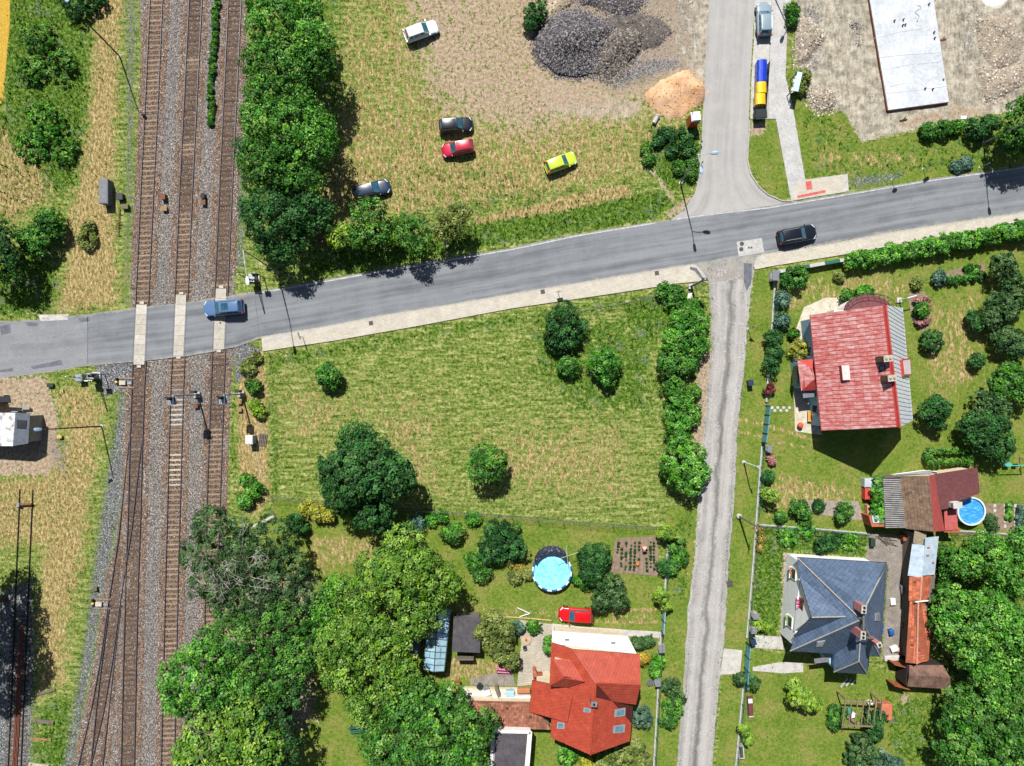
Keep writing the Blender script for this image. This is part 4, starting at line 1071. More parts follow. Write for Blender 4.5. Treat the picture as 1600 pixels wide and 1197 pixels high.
def flat(poly):
    """bring the corners of a slope into one plane without moving them as measured"""
    P_ = [Vector(p) for p in poly]
    if len(P_) < 4: return P_
    n = Vector((0, 0, 0)); c = sum(P_, Vector()) / len(P_)
    for i in range(len(P_)): n += (P_[i] - c).cross(P_[(i + 1) % len(P_)] - c)
    n.normalize(); d = n.dot(c); o = Vector((0, 0, CAM_H))
    return [o + (p - o) * ((d - n.dot(o)) / n.dot(p - o)) for p in P_]
# ------------------------------------------------------------------ house with faded red roof (right)
t = NT('faded_red_metal_painted_sheen'); co = t.coord()
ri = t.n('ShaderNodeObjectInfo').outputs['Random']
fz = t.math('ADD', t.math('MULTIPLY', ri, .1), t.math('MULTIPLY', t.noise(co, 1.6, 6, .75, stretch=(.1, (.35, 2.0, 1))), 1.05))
col = t.ramp(fz, [(0.40, lin('92423d')), (0.52, lin('9e5a56')), (0.62, lin('a97975')), (0.76, lin('b49a98'))])  # fading, plus the white sheen of the tile lips painted into the colour
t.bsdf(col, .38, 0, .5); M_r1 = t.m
M_r1u = mat('red_roof_sheet', '8f302b', '9c3c36', 2, .5)
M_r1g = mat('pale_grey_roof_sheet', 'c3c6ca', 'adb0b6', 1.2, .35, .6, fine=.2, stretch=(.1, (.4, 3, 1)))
M_bluew = mat('pale_blue_render', '9db6c6', '87a2b4', 1.5, .9)
h1 = thing('house', 'house with a large faded red sheet tile roof and two chimneys', 'house', W(1330, 585, 0))
NW, SW, RS = W(1266, 492, 3.6), W(1284, 673, 3.6), W(1406, 667, 9.2)
plL = plane3(NW, SW, RS); RN = on_plane(1384, 477, plL)
SE = W(1426, 657, 3.6); plR = plane3(RN, RS, SE); NE = on_plane(1410, 481, plR)
rf = MB().slab([NW, SW, RS, RN], .14).build('roof', M_r1u, h1)
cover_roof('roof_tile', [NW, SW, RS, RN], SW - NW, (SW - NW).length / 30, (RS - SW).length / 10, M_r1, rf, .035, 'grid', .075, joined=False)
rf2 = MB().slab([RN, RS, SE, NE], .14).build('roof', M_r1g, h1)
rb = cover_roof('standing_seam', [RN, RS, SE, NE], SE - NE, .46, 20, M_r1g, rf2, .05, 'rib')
ridge_caps(RN, RS, M_r1u, rf, .14, .8)
MB().slab([RN + Vector((.02, 0, .06)), RS + Vector((.02, 0, .06)), on_edge(RS, SW, .045) + Vector((0, 0, .05)), on_edge(RN, NW, .045) + Vector((0, 0, .05))], .02).build('ridge_flashing', M_r1u, rf)
c1 = (NW + SE) / 2
wi = [inset(p, c1, .55) for p in (NW, SW, SE, NE)]
gs = (RS + (c1 - RS) * .06); gn = (RN + (c1 - RN) * .06)
walls([(wi[0].x, wi[0].y, NW.z - .1), (wi[1].x, wi[1].y, SW.z - .1), (gs.x, (wi[1].y + wi[2].y) / 2, RS.z - .9), (wi[2].x, wi[2].y, SE.z - .1), (wi[3].x, wi[3].y, NE.z - .1), (gn.x, (wi[3].y + wi[0].y) / 2, RN.z - .9)], h1, M_bluew)
# west wall window and downpipe
for f in (.3, .85):
    p = on_edge(Vector((*wi[0], 0)), Vector((*wi[1], 0)), f); wd = MB().box(p.x - .03, p.y, 1.7, .1, 1.3, 1.3, -.1).build('window', M_wht, h1); MB().box(p.x - .06, p.y, 1.7, .08, 1.1, 1.1, -.1).build('pane', M_glass, wd)
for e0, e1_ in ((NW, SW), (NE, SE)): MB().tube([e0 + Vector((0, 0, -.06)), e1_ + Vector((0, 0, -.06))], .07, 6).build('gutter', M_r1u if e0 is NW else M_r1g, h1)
M_ch1 = mat('mossy_chimney_brick', '71644d', '554a39', 5, .95, fine=.4)
for (px, py) in ((1376, 561), (1384, 591)):
    b = on_plane(px, py, plL); chimney(h1, b - Vector((0, 0, .2)), Vector((b.x, b.y, 9.75)), .85, .62, .1, M_ch1, M_capc, mat('pot_tan', '9c8a62', '7d6d4c', 5, .8), 2)
def pq(x0, y0, x1, y1, pl, sk=.10):
    return [on_plane(x0, y0, pl), on_plane(x1, y0 - (x1 - x0) * sk * .3, pl), on_plane(x1 + (y1 - y0) * .1, y1 - (x1 - x0) * sk * .3, pl), on_plane(x0 + (y1 - y0) * .1, y1, pl)]
skylight(h1, pq(1373.5, 571, 1383, 580, plL), M_dark, M_glass2)
# dormer box with pale lid
dq = pq(1310, 571.5, 1324.5, 594, plL); zt = max(p.z for p in dq) + .25
dz = MB().hexa([p - Vector((0, 0, .1)) for p in (dq[0], dq[3], dq[2], dq[1])] + [Vector((p.x, p.y, zt - (.25 if i in (0, 1) else 0))) for i, p in enumerate((dq[0], dq[3], dq[2], dq[1]))]).build('roof_hatch', M_r1u, h1)
MB().slab([Vector((p.x, p.y, zt + .06 - (.25 if i in (0, 3) else 0))) for i, p in enumerate(dq)], .05).build('hatch_lid', mat('pale_pink_sheet', 'c9b5b1', 'b59c98', 2, .5), dz)
dq = [on_plane(1405, 562, plR), on_plane(1418, 560, plR), on_plane(1420, 587, plR), on_plane(1408, 587.5, plR)]
nR = plR[0]; hh = MB().slab([p + nR * .3 for p in dq], .34).build('roof_hatch', M_r1u, h1); cc = sum(dq, Vector()) / 4
MB().slab([cc + (p - cc) * .84 + nR * .32 for p in dq], .02).build('hatch_lid', mat('pale_sheet', 'c4bcbc', 'b3a9a9', 2, .5), hh)
# porch annex on the west side with its small hip roof
pz = 2.9
A_, B_, C_, D_ = W(1246, 563, pz), W(1270, 561, pz + .15), W(1275, 609, pz + .15), W(1252, 611, pz)
R0, R1 = W(1270, 577, pz + 1.0), W(1273, 592, pz + 1.0)
an = MB().slab([A_, D_, R1, R0], .1).build('porch_roof', M_r1u, h1)
cover_roof('roof_tile', [A_, D_, R1, R0], D_ - A_, .42, .5, M_r1, an, .03, 'grid')
MB().slab([A_, R0, B_], .1).build('porch_hip', M_r1u, an); MB().slab([D_, C_, R1], .1).build('porch_hip', M_r1u, an)
MB().prism([(A_.x + .3, A_.y - .25), (D_.x + .3, D_.y + .3), (C_.x, C_.y + .3), (B_.x, B_.y - .25)], 0, pz - .12).build('porch_wall', M_bluew, h1)
MB().box(A_.x + .27, (A_.y + D_.y) / 2, 1.6, .1, 2.4, 1.3, -.1).build('porch_window', M_glass, h1)
MB().slab([W(1254, 612, 2.5), W(1274, 610, 2.5), W(1275, 620, 2.4), W(1255, 622, 2.4)], .08).build('canopy', M_cab, h1)
# rounded balcony terrace and stair on the north side
bz = 2.7; cb = W(1357, 484, bz); bp = []
for k in range(15):
    a = math.radians(195 - k * 14.6); bp.append((cb.x + 2.75 * math.cos(a), cb.y + 1.75 * math.sin(a)))
M_terr = mat('maroon_tiles', '6b3b3d', '57302f', 2.5, .8, fine=.2)
bal = MB().prism(bp, bz - .25, bz).build('balcony', M_terr, h1)
MB().prism([(cb.x + (x - cb.x) * .9, cb.y + (y - cb.y) * .9) for x, y in bp], 0, bz - .26).build('balcony_wall', M_whitewall, h1)
mb = MB(); rp = [Vector((x, y, bz + 1.0)) for x, y in bp]; mb.tube(rp, .035, 5)
mb.tube([p - Vector((0, 0, .5)) for p in rp], .02, 4)
for p in rp: mb.tube([p, p - Vector((0, 0, 1.0))], .02, 4)
mb.build('railing', M_dark, bal)
for k in range(7):
    f = k / 6; a = math.radians(178 + f * 40); x, y = cb.x + 3.3 * math.cos(a), cb.y + 1.0 * math.sin(a) - .2
    MB().box(x, y, (bz - .3) * (1 - f * .8) / 2, 1.1, .34, (bz - .3) * (1 - f * .8), a).build('stair_step', M_whitewall, h1)
# bench and pot on the terrace
bn = thing('bench', 'yellow wooden bench standing against the pale blue house wall', 'bench', (*G(1265, 650), 0), .0)
for k in range(3): MB().box(-.28 + k * .25, 0, .45, .22, 1.3, .05).build('seat_slat', mat('yellow_timber', 'c08a35', 'a5752a', 4, .6, stretch=(0, (8, 1, 1))), bn, local=True)
for yy in (-.55, .55): MB().box(0, yy, .22, .6, .08, .42).build('leg', M_old, bn, local=True)
MB().box(.36, 0, .75, .05, 1.3, .45).build('backrest', MATS['yellow_timber'], bn, local=True)

# ------------------------------------------------------------------ house with blue slate hip roof (lower right)
M_slate = mat('blue_grey_slate', '4c5c72', '3b485b', 1.2, .5, .5, fine=.2, tile=.07)
M_slateu = mat('slate_underlay', '39404a', '2f353e', 2, .7)
M_hipc = mat('pale_hip_mortar', '8d8a80', '76736a', 5, .9)
M_gw = mat('light_grey_render', 'd2d2d0', 'c6c6c4', 1.2, .9, fine=.12)
h2 = thing('house', 'house with a blue grey slate hip roof and pink chimneys', 'house', W(1300, 945, 0))
ez = 4.2
n1, n2, s2, s1 = W(1245.7, 871.5, ez), W(1386, 880, ez), W(1375, 1025.5, ez), W(1234.6, 1017, ez)
ap1, ap2 = W(1351, 950, 9.3), W(1345, 968, 9.3)
def slate(poly, al, par):
    poly = flat(poly)
    r = MB().slab(poly, .14).build('roof', M_slateu, par); cover_roof('slate', poly, al, .62, .62, M_slate, r, .02, 'diamond', .022, lift=.02); return r
slate([n1, ap1, n2], n2 - n1, h2)
MB_ = slate([n2, ap1, ap2, s2], s2 - n2, h2)
slate([s2, ap2, s1], s1 - s2, h2)
# west slope, cut by the cross gable
plW = plane3(n1, s1, ap2); gr0 = W(1263.4, 961, 7.4); gr1 = on_plane(1320, 963.4, plW); gr0.z = gr1.z
e_n = on_plane(1250, 899, plW); e_s = on_plane(1242, 994, plW)
for poly in ([n1, e_n, gr1, ap1], [gr1, e_s, s1, ap2]):
    slate(poly, s1 - n1, h2)
slate([gr1, ap2, ap1], s1 - n1, h2)
gN, gS = W(1248.5, 899, ez + .5), W(1240.5, 995, ez + .5)
slate([gN, gr0, gr1], gr1 - gr0, h2); slate([gS, gr1, gr0], gr1 - gr0, h2)
for a, b in ((n1, ap2), (n2, ap1), (s2, ap2), (s1, ap2), (gr0, gr1), (ap1, ap2)): ridge_caps(a + Vector((0, 0, .03)), b + Vector((0, 0, .03)), M_hipc, h2, .085, .4, 'hip_tile')
for a, b in ((n1, n2), (n2, s2), (s2, s1)): MB().tube([a - Vector((0, 0, .07)), b - Vector((0, 0, .07))], .08, 6).build('gutter', M_gutter, h2)
c2 = (n1 + s2) / 2; w2 = [inset(p, c2, .7) for p in (n1, n2, s2, s1)]
walls([(p.x, p.y, ez - .12) for p in w2], h2, M_gw)
gwx = gr0.x + .25
MB().add([(w2[0].x + .0, gN.y - .3, ez - .3), (w2[3].x + .0, gS.y + .3, ez - .3), (gwx, gr0.y, gr0.z - .2), (w2[0].x + .35, gN.y - .3, ez - .3), (w2[3].x + .35, gS.y + .3, ez - .3), (gwx + .5, gr0.y, gr0.z - .2)], [(0, 1, 2), (5, 4, 3), (0, 2, 5, 3), (1, 4, 5, 2), (0, 3, 4, 1)]).build('gable_wall', M_gw, h2)
mb = MB(); mb.box(w2[0].x - .02, (w2[0].y + w2[3].y) / 2, .3, .12, (w2[0].y - w2[3].y), .6, -.06); mb.build('plinth', M_cab, h2)
# west front windows with flowers
M_flp = mat('magenta_flowers', 'b01858', 'd0508c', 12, .8); M_flw = mat('window_box_green', '5f7a3a', '8aa05a', 10, .9)
def wall_pt(f, z):
    p = on_edge(Vector((*w2[0], 0)), Vector((*w2[3], 0)), f); return p.x, p.y, z
for f, z, hh, fl in ((.18, 2.6, 1.3, 'orange'), (.47, 4.9, 1.2, 'pink'), (.76, 2.6, 1.3, 'green')):
    x, y, z = wall_pt(f, z)
    if fl == 'pink': x += .12
    wn_ = MB().box(x - .05, y, z, .14, 1.3, hh, -.06).build('window', M_rdp if fl == 'pink' else M_wht, h2)
    MB().box(x - .1, y, z, .08, 1.05, hh - .25, -.06).build('pane', M_glass, wn_)
    MB().box(x - .16, y, z - hh / 2 - .02, .3, 1.4, .06, -.06).build('sill', M_wht, wn_)
    mb = MB(); r = random.Random(int(z * 10))
    for k in range(9): mb.lathe(x - .2 + r.uniform(-.06, .06), y + r.uniform(-.6, .6), [(.05, z - hh / 2), (.12, z - hh / 2 + .15), (.04, z - hh / 2 + .26)], 6)
    mb.build('flower_box', {'pink': M_flp, 'orange': mat('orange_flowers', 'b5764a', '8a5a30', 10, .8), 'green': M_flw}[fl], wn_)
# south wing
wz = 4.1
xa, xb, xc, xd = W(1304.7, 1011, wz), W(1302.8, 1050, wz), W(1355, 1053.5, wz), W(1358, 1012, wz)
r1_, r2_ = W(1341.8, 1033.5, 6.9), W(1344, 998, 6.9)
slate([xa, xb, r1_, r2_], xb - xa, h2); slate([xb, xc, r1_], xc - xb, h2); slate([xc, xd, r2_, r1_], xd - xc, h2)
for a, b in ((xb, r1_), (xc, r1_), (r1_, r2_)): ridge_caps(a + Vector((0, 0, .03)), b + Vector((0, 0, .03)), M_hipc, h2, .08, .4, 'hip_tile')
c3 = (xb + xd) / 2
walls([(*inset(p, c3, .6), wz - .12) for p in (xa, xb, xc, xd)], h2, M_bluew, 'wing_wall')
MB().prism([tuple(W(x, y, 2.6).xy) for x, y in ((1292, 1028), (1302, 1023), (1304, 1044), (1299, 1042))], 0, 2.6).build('entrance_bay', M_bluew, h2)
MB().slab([W(1272, 1030, 2.6), W(1296, 1027, 2.7), W(1296, 1034, 2.6), W(1273, 1037, 2.5)], .08).build('door_canopy', M_cab, h2)
M_steps = M_path
for k in range(3): MB().box(*G(1318 + k * 7, 1066 - k * .5), .12 + .02 * k, 1.4 - .3 * k, .12, .2, .9).build('entrance_step', M_steps, h2)
plN = plane3(n1, ap1, n2); plS = plane3(s2, ap2, s1); plE = plane3(n2, ap1, s2)
for (bx_, by_, pl, tz) in ((1340, 946, plN, 10.2), (1335, 983, plS, 9.6)):
    b = on_plane(bx_, by_, pl); chimney(h2, b - Vector((0, 0, .3)), Vector((b.x, b.y, tz + .1)), .8, .5, 1.5, M_pinkch, M_capc, None, 2)
b = on_plane(1362, 999, plE); chimney(h2, b - Vector((0, 0, .3)), Vector((b.x, b.y, b.z + 1.5)), .5, .5, .5, M_pinkch, M_capc, None, 1)
mb = MB(); mb.slab([W(1348, 957, 9.9), W(1351, 957, 9.9), W(1351, 992, 9.7), W(1348, 992, 9.7)], .05); mb.build('roof_walkway', M_woodpole, h2)
mb = MB(); mb.slab([W(1344, 993, 9.2), W(1345, 996, 9.2), W(1366, 999, 7.6), W(1366, 996, 7.6)], .05); mb.build('roof_walkway', M_woodpole, h2)
skylight(h2, [on_plane(1276, 1002, plS), on_plane(1289, 1000, plS), on_plane(1285, 1009, plS), on_plane(1274, 1010, plS)], M_frameg, M_conc)
skylight(h2, [on_plane(1367, 958, plE), on_plane(1373, 957, plE), on_plane(1374, 969, plE), on_plane(1367, 970, plE)], M_frameg, M_glass2)
bb = thing('water_barrel', 'blue plastic barrel tank beside the slate roofed house', 'barrel', W(1375, 981, 3.4))
MB().tube([W(1376, 974, 3.6), W(1375, 990, 3.6)], .32, 12).build('drum', mat('blue_plastic', '2f5f9a', '27507f', 4, .5), bb)
MB().box(W(1375, 982).x * .96, W(1375, 982, 3.4).y, 1.6, .5, 1.1, 3.2).build('stand', M_rustbox, bb)
for f in (.25, .75):
    p = W(1376, 974, 3.6).lerp(W(1375, 990, 3.6), f); q = (W(1375, 990, 3.6) - W(1376, 974, 3.6)).normalized(); MB().tube([p - q * .03, p + q * .03], .34, 12).build('hoop', M_dark, bb)

# ------------------------------------------------------------------ house with orange red tiles (bottom centre)
t = NT('orange_red_tiles'); co = t.coord()
n_ = t.noise(co, 1.3, 5, .65); n2_ = t.noise(co, 9, 3, .7)
col = t.ramp(n_, [(0.35, lin('873220')), (0.6, lin('903a25')), (0.75, lin('994734'))])
col = t.mix(.25, col, t.ramp(n2_, [(0.3, (.2, .2, .2)), (0.7, (.85, .85, .85))]), 'OVERLAY')
hs = t.n('ShaderNodeHueSaturation'); t.link(col, hs.inputs['Color']); t.link(t.math('ADD', t.math('MULTIPLY', t.attr('tint'), .14), .94), hs.inputs['Value'])
t.bsdf(hs.outputs[0], .42, 0, .6); M_r3 = t.m
M_r3u = mat('red_roof_underlay', '4a180e', '3c120a', 2, .8)
h3 = thing('house', 'house with an orange red tiled roof of several gables', 'house', W(905, 1095, 0))
def redslope(poly, al, w=.40, h=.42):
    poly = flat(poly)
    r = MB().slab(poly, .15).build('roof', M_r3u, h3); cover_roof('roof_tile', poly, al, w, h, M_r3, r, .07, 'brick', .02); return r
def c3p(x, y): return 810 + x / 5.273, 970 + y / 5.273
hr, he = 7.0, 3.7
J = W(*c3p(640, 512), hr); AS = W(*c3p(595, 1103), hr); SWc = W(*c3p(270, 962), he); SEc = W(*c3p(915, 990), he)
plw = plane3(J, AS, SWc); ple = plane3(J, AS, SEc)
NEe = on_plane(*c3p(940, 705), ple)
NWc = on_plane(*c3p(275, 180), plw); HN = on_plane(*c3p(455, 238), plw); WM = on_plane(*c3p(258, 530), plw); W2 = on_plane(*c3p(275, 805), plw)
redslope([AS, SWc, W2, J], J - AS); redslope([J, W2, WM, NWc, HN], J - AS)
EG = W(*c3p(1005, 528), hr - .1); NEg = W(*c3p(1000, 280), he + .2); plnn = plane3(J, HN, NEg)
EG = on_plane(*c3p(1005, 528), plnn)
redslope([HN, NEg, EG, J], NEg - HN)
SEg = W(*c3p(968, 686), 4.6); plss = plane3(J, EG, SEg); V2 = on_plane(*c3p(772, 664), plss)
redslope([J, V2, SEg, EG], EG - J)
V1 = on_plane(*c3p(772, 664), ple)
redslope([J, AS, SEc, NEe, V1], AS - J)
for a, b in ((J, AS), (J, EG), (J, HN)): ridge_caps(a + Vector((0, 0, .04)), b + Vector((0, 0, .04)), M_r3, h3, .1, .38)
# west catslide
CS = [W(*c3p(118, 490), 2.4), W(*c3p(93, 750), 2.4), on_plane(*c3p(405, 836), plw), on_plane(*c3p(455, 565), plw)]
plcs = plane3(CS[0], CS[1], (CS[2] + CS[3]) / 2 + Vector((0, 0, .16))); CS[2], CS[3] = on_plane(*c3p(405, 836), plcs), on_plane(*c3p(455, 565), plcs)
redslope(CS, CS[1] - CS[0])
# west dormer with hipped front
dnw, dsw = W(*c3p(285, 318), 5.0), W(*c3p(258, 535), 5.0); dr0, dr1 = W(*c3p(377, 468), 6.6), on_plane(*c3p(537, 483), plw); dr1.z = max(dr1.z, 6.5)
dnv, dsv = on_plane(*c3p(427, 320), plw), on_plane(*c3p(405, 548), plw)
redslope([dnw, dr0, dr1, dnv], dr1 - dr0); redslope([dsw, dsv, dr1, dr0], dr1 - dr0); redslope([dnw, dsw, dr0], dsw - dnw)
for a, b in ((dr0, dr1), (dr0, dnw), (dr0, dsw)): ridge_caps(a + Vector((0, 0, .04)), b + Vector((0, 0, .04)), M_r3, h3, .07, .36)
M_cream = mat('cream_render', 'c2b49a', 'ad9f86', 1.5, .9)
MB().prism([(dnw.x + .3, dnw.y - .3), (dsw.x + .3, dsw.y + .3), (dsv.x, dsw.y + .3), (dnv.x, dnw.y - .3)], 2.5, 4.95).build('dormer_wall', M_cream, h3)
cw = Vector(((SWc.x + SEc.x) / 2, (SWc.y + NEg.y) / 2, 0))
def ins3(p, d=.55): return inset(p, cw, d)
a_, b_, c_, d_ = ins3(SWc), ins3(SEc), ins3(NEe), ins3(W2)
walls([(a_.x, a_.y, he - .15), (AS.x, AS.y + .45, hr - .35), (b_.x, b_.y, he - .15), (c_.x, c_.y, he - .15), (J.x, J.y, hr - .4), (d_.x, d_.y, he - .15)], h3, M_cream)
eg = ins3(NEg); sg = ins3(SEg)
walls([(HN.x + .3, HN.y - .4, 3.5), (eg.x, eg.y, 3.6), (EG.x - .5, EG.y, EG.z - .4), (sg.x, sg.y, 4.2), (V1.x, V1.y, 4.4), (J.x, J.y, hr - .5), (WM.x + .5, WM.y, 2.0), (NWc.x + .5, NWc.y - .4, 2.0)], h3, M_cream)
q = [ins3(p, .5) for p in CS[:2]]; walls([(q[0].x, q[0].y, 2.2), (q[1].x, q[1].y, 2.2), (W2.x + .4, W2.y, 3.0), (WM.x + .4, WM.y, 3.0)], h3, M_cream, 'annex_wall')
for (x0, y0, x1, y1, pl, sk) in ((792, 715, 878, 790, ple, -8), (780, 850, 874, 925, ple, -8), (325, 832, 385, 885, plw, 8), (543, 712, 602, 750, plw, 14)):
    P4 = [on_plane(*c3p(x0, y0 + (14 if sk < 0 else 0)), pl), on_plane(*c3p(x1, y0 + (0 if sk < 0 else sk)), pl), on_plane(*c3p(x1 - 4, y1 - (10 if sk < 0 else -4)), pl), on_plane(*c3p(x0 - 4, y1), pl)]
    skylight(h3, P4, M_frameg, M_glass2)
b = on_plane(*c3p(615, 655), plw); chimney(h3, b - Vector((0, 0, .3)), Vector((b.x, b.y, hr + .75)), .5, .62, 1.5, mat('red_brick', '8f4a30', '6f3824', 4, .9, fine=.3), M_cab, None, 1)
for a, b in ((SWc, W2), (SEc, NEe), (HN, NEg), (CS[0], CS[1])): MB().tube([a - Vector((0, 0, .05)), b - Vector((0, 0, .05))], .07, 6).build('gutter', M_gutter, h3)
# flat white terrace roof on the north side
tz = 2.9
P4 = [W(863, 986, tz), W(981, 994, tz), W(993, 1021, tz), W(897, 1016, tz), W(862, 1003, tz)]
M_wroof = mat('white_membrane_roof', 'c6c3bc', 'b2aea6', .9, .8, fine=.1, stretch=(.07, (1, 5, 1)))
fr_ = MB().slab([W(863, 986, tz), W(981, 994, tz), W(995, 1022, tz), W(862, 1006, tz)], .2).build('terrace_roof', M_wroof, h3)
for k in range(6):
    f = (k + .5) / 6; a = W(863, 986, tz).lerp(W(862, 1006, tz), f); b = W(981, 994, tz).lerp(W(995, 1022, tz), f); MB().tube([a + Vector((.1, 0, .01)), b + Vector((-.1, 0, .01))], .02, 4).build('membrane_seam', M_wht, fr_)
for px, py in ((886, 999), (958, 1004)):
    mb = MB(); x, y, _ = W(px, py, tz); mb.box(x, y, tz + .05, .8, .45, .1, -.07); vb_ = mb.build('roof_vent', M_wht, fr_); MB().box(x, y, tz + .11, .5, .22, .03, -.07).build('vent_grille', M_cab, vb_)
MB().prism([(P4[0].x + .4, P4[0].y - .4), (P4[1].x - .4, P4[1].y - .4), (P4[2].x - .5, P4[2].y - .3), (P4[4].x + .4, P4[4].y)], 0, tz - .22).build('terrace_wall', M_cream, h3)

# low brown tiled outbuilding left of it, with white parapet wall and the pale framed court
M_brt = mat('brown_clay_tiles', '8a5a45', '6b4434', 1.2, .85, fine=.4, tile=.3)
ob = thing('outbuilding', 'low outbuilding with weathered brown clay tiles beside the orange roofed house', 'outbuilding', W(800, 1120, 0))
po = [W(760, 1096, 3.3), W(829, 1098, 3.3), W(861, 1122, 2.9), W(861, 1141, 2.5), W(775, 1138, 2.5), W(740, 1128, 2.6), W(735, 1096, 3.3)]
p3_ = [W(735, 1096, 2.25), W(832, 1098, 2.25), W(862, 1140, 1.9), W(735, 1136, 1.9)]
r_ = MB().slab(p3_, .12).build('roof', mat('brown_underlay', '4d3428', '3c281f', 2, .9), ob); cover_roof('roof_tile', p3_, p3_[1] - p3_[0], .3, .34, M_brt, r_, .04, 'grid')
ridge_caps(p3_[0], p3_[1], M_brt, ob, .12, .4)
MB().prism([(p3_[0].x, p3_[0].y), (p3_[1].x, p3_[1].y), (p3_[2].x - .3, p3_[2].y + .3), (p3_[3].x, p3_[3].y + .3)], 0, [2.1, 2.1, 1.75, 1.75]).build('wall', M_cream, ob)
tw = thing('terrace_wall', 'white parapet terrace along the outbuilding with things stored on it', 'terrace', W(770, 1085, 0))
MB().prism([G(700, 1072), G(828, 1074), G(828, 1096), G(700, 1094)], 0, .5).build('deck', mat('pale_deck', 'bfb3a2', 'a3977f', 1.6, .9, fine=.3), tw)
MB().prism([tuple(W(x, y, 1.1).xy) for x, y in ((770, 1087), (829, 1088), (829, 1098), (770, 1095))], 0, 1.1).build('parapet', M_whitewall, tw)
MB().prism([tuple(W(x, y, .9).xy) for x, y in ((702, 1081), (760, 1083), (760, 1088), (702, 1087))], .3, .9).build('parapet', M_whitewall, tw)
def clutter(name, label, px, py, sx, sy, sz, m, rz, cat, z=.5, lidm=None):
    t_ = thing(name, label, cat, (*G(px, py), z), rz)
    MB().box(0, 0, sz / 2, sx, sy, sz).build('body', m, t_, local=True)
    MB().hexa([(-sx / 2 - .03, -sy / 2 - .03, sz), (sx / 2 + .03, -sy / 2 - .03, sz), (sx / 2 + .03, sy / 2 + .03, sz), (-sx / 2 - .03, sy / 2 + .03, sz), (-sx / 2 + .06, -sy / 2 + .06, sz + .07), (sx / 2 - .06, -sy / 2 + .06, sz + .07), (sx / 2 - .06, sy / 2 - .06, sz + .07), (-sx / 2 + .06, sy / 2 - .06, sz + .07)]).build('top', lidm or m, t_, local=True)
M_rustsheet = mat('rusty_sheet', '94522f', '75402a', 2.5, .85, fine=.3)
clutter('storage_box', 'rust orange sheet box on the white terrace', 714, 1069, 1.0, 1.2, 1.0, M_rustsheet, .1, 'box')
clutter('storage_chest', 'pale blue lidded chest at the right end of the white terrace', 797, 1078, 1.0, .7, .6, mat('pale_blue_plastic', '90a8b4', '7c95a2', 3, .6), .02, 'chest')
clutter('storage_chest', 'tan wooden chest beside the house corner on the white terrace', 818, 1074, 1.5, .55, .5, mat('tan_planks', 'a26a48', '85553a', 3, .8, stretch=(0, (1, 6, 1))), 0, 'chest')
clutter('plank_stack', 'leaning dark planks on the white terrace', 778, 1074, .35, 1.1, .8, M_old, .35, 'planks')
clutter('white_crate', 'white crate among the things on the terrace', 761, 1077, .8, .7, .5, M_wht, .3, 'crate')
for lab, px, py, m in (('dark round tub on the white terrace', 750, 1067, M_dark), ('grey round tub next to the dark tub on the terrace', 760, 1070, M_cab)):
    t_ = thing('tub', lab, 'tub', (*G(px, py), .5)); MB().lathe(0, 0, [(.26, 0), (.34, .5), (.3, .52), (.24, .2)], 14).build('bowl', m, t_, local=True); MB().lathe(0, 0, [(.35, .48), (.37, .52), (.35, .54)], 14).build('rim', m, t_, local=True)
ct = thing('flat_roofed_garage', 'flat dark roof with a white rim at the bottom edge', 'garage', W(795, 1180, 0))
gz_ = 2.9; P4 = [W(770, 1141, gz_), W(829, 1143, gz_), W(822, 1230, gz_), W(766, 1230, gz_)]
MB().slab([W(774, 1147, gz_), W(824, 1148, gz_), W(817, 1230, gz_), W(770, 1230, gz_)], .15).build('roof', mat('dark_bitumen', '4a4648', '38353a', 1.2, .85, fine=.3), ct)
for i in range(4):
    a, b = P4[i], P4[(i + 1) % 4]; d = (b - a).normalized(); mb = MB(); c = (a + b) / 2; mb.box(c.x, c.y, gz_ + .06, (b - a).length, .36, .3, math.atan2(d.y, d.x)); mb.build('rim', M_whitewall, ct)
MB().prism([(p.x, p.y) for p in P4], 0, gz_ - .1).build('wall', M_whitewall, ct)

# greenhouse of old window panes and the dark flat shed
M_pane = mat('greenhouse_glass', '9db4ba', '6f93a6', .8, .12, .7)
M_gfr = mat('greenhouse_frame', '4c5a5c', '39474a', 4, .6)
gh = thing('greenhouse', 'narrow greenhouse glazed with old window panes below the walnut tree', 'greenhouse', W(682, 1005, 0))
ghz = 2.5; r0, r1 = W(684, 957, ghz + .5), W(678, 1050, ghz + .5); l0, l1 = W(668, 960, ghz - .3), W(662, 1046, ghz - .3); q0, q1 = W(703, 962, ghz - .3), W(694, 1049, ghz - .3)
for side, (a0, a1) in enumerate(((l0, l1), (q0, q1))):
    rb_ = MB()
    n = 9
    for k in range(n + 1):
        f = k / n; rb_.tube([r0.lerp(r1, f), a0.lerp(a1, f)], .04, 4)
    rb_.tube([r0, r1], .05, 5); rb_.tube([a0, a1], .05, 5)
    fr_ = rb_.build('glazing_bar', M_gfr, gh)
    for k in range(n):
        f0, f1 = k / n + .008, (k + 1) / n - .008
        A1, A2, B1, B2 = r0.lerp(r1, f0), r0.lerp(r1, f1), a0.lerp(a1, f0), a0.lerp(a1, f1)
        if rnd.random() < .35:
            for g0, g1 in ((.04, .48), (.52, .96)): MB().slab([A1.lerp(B1, g0), A2.lerp(B2, g0), A2.lerp(B2, g1), A1.lerp(B1, g1)], .012).build('pane', M_pane, gh)
        else: MB().slab([A1.lerp(B1, .04), A2.lerp(B2, .04), A2.lerp(B2, .96), A1.lerp(B1, .96)], .012).build('pane', M_pane, gh)
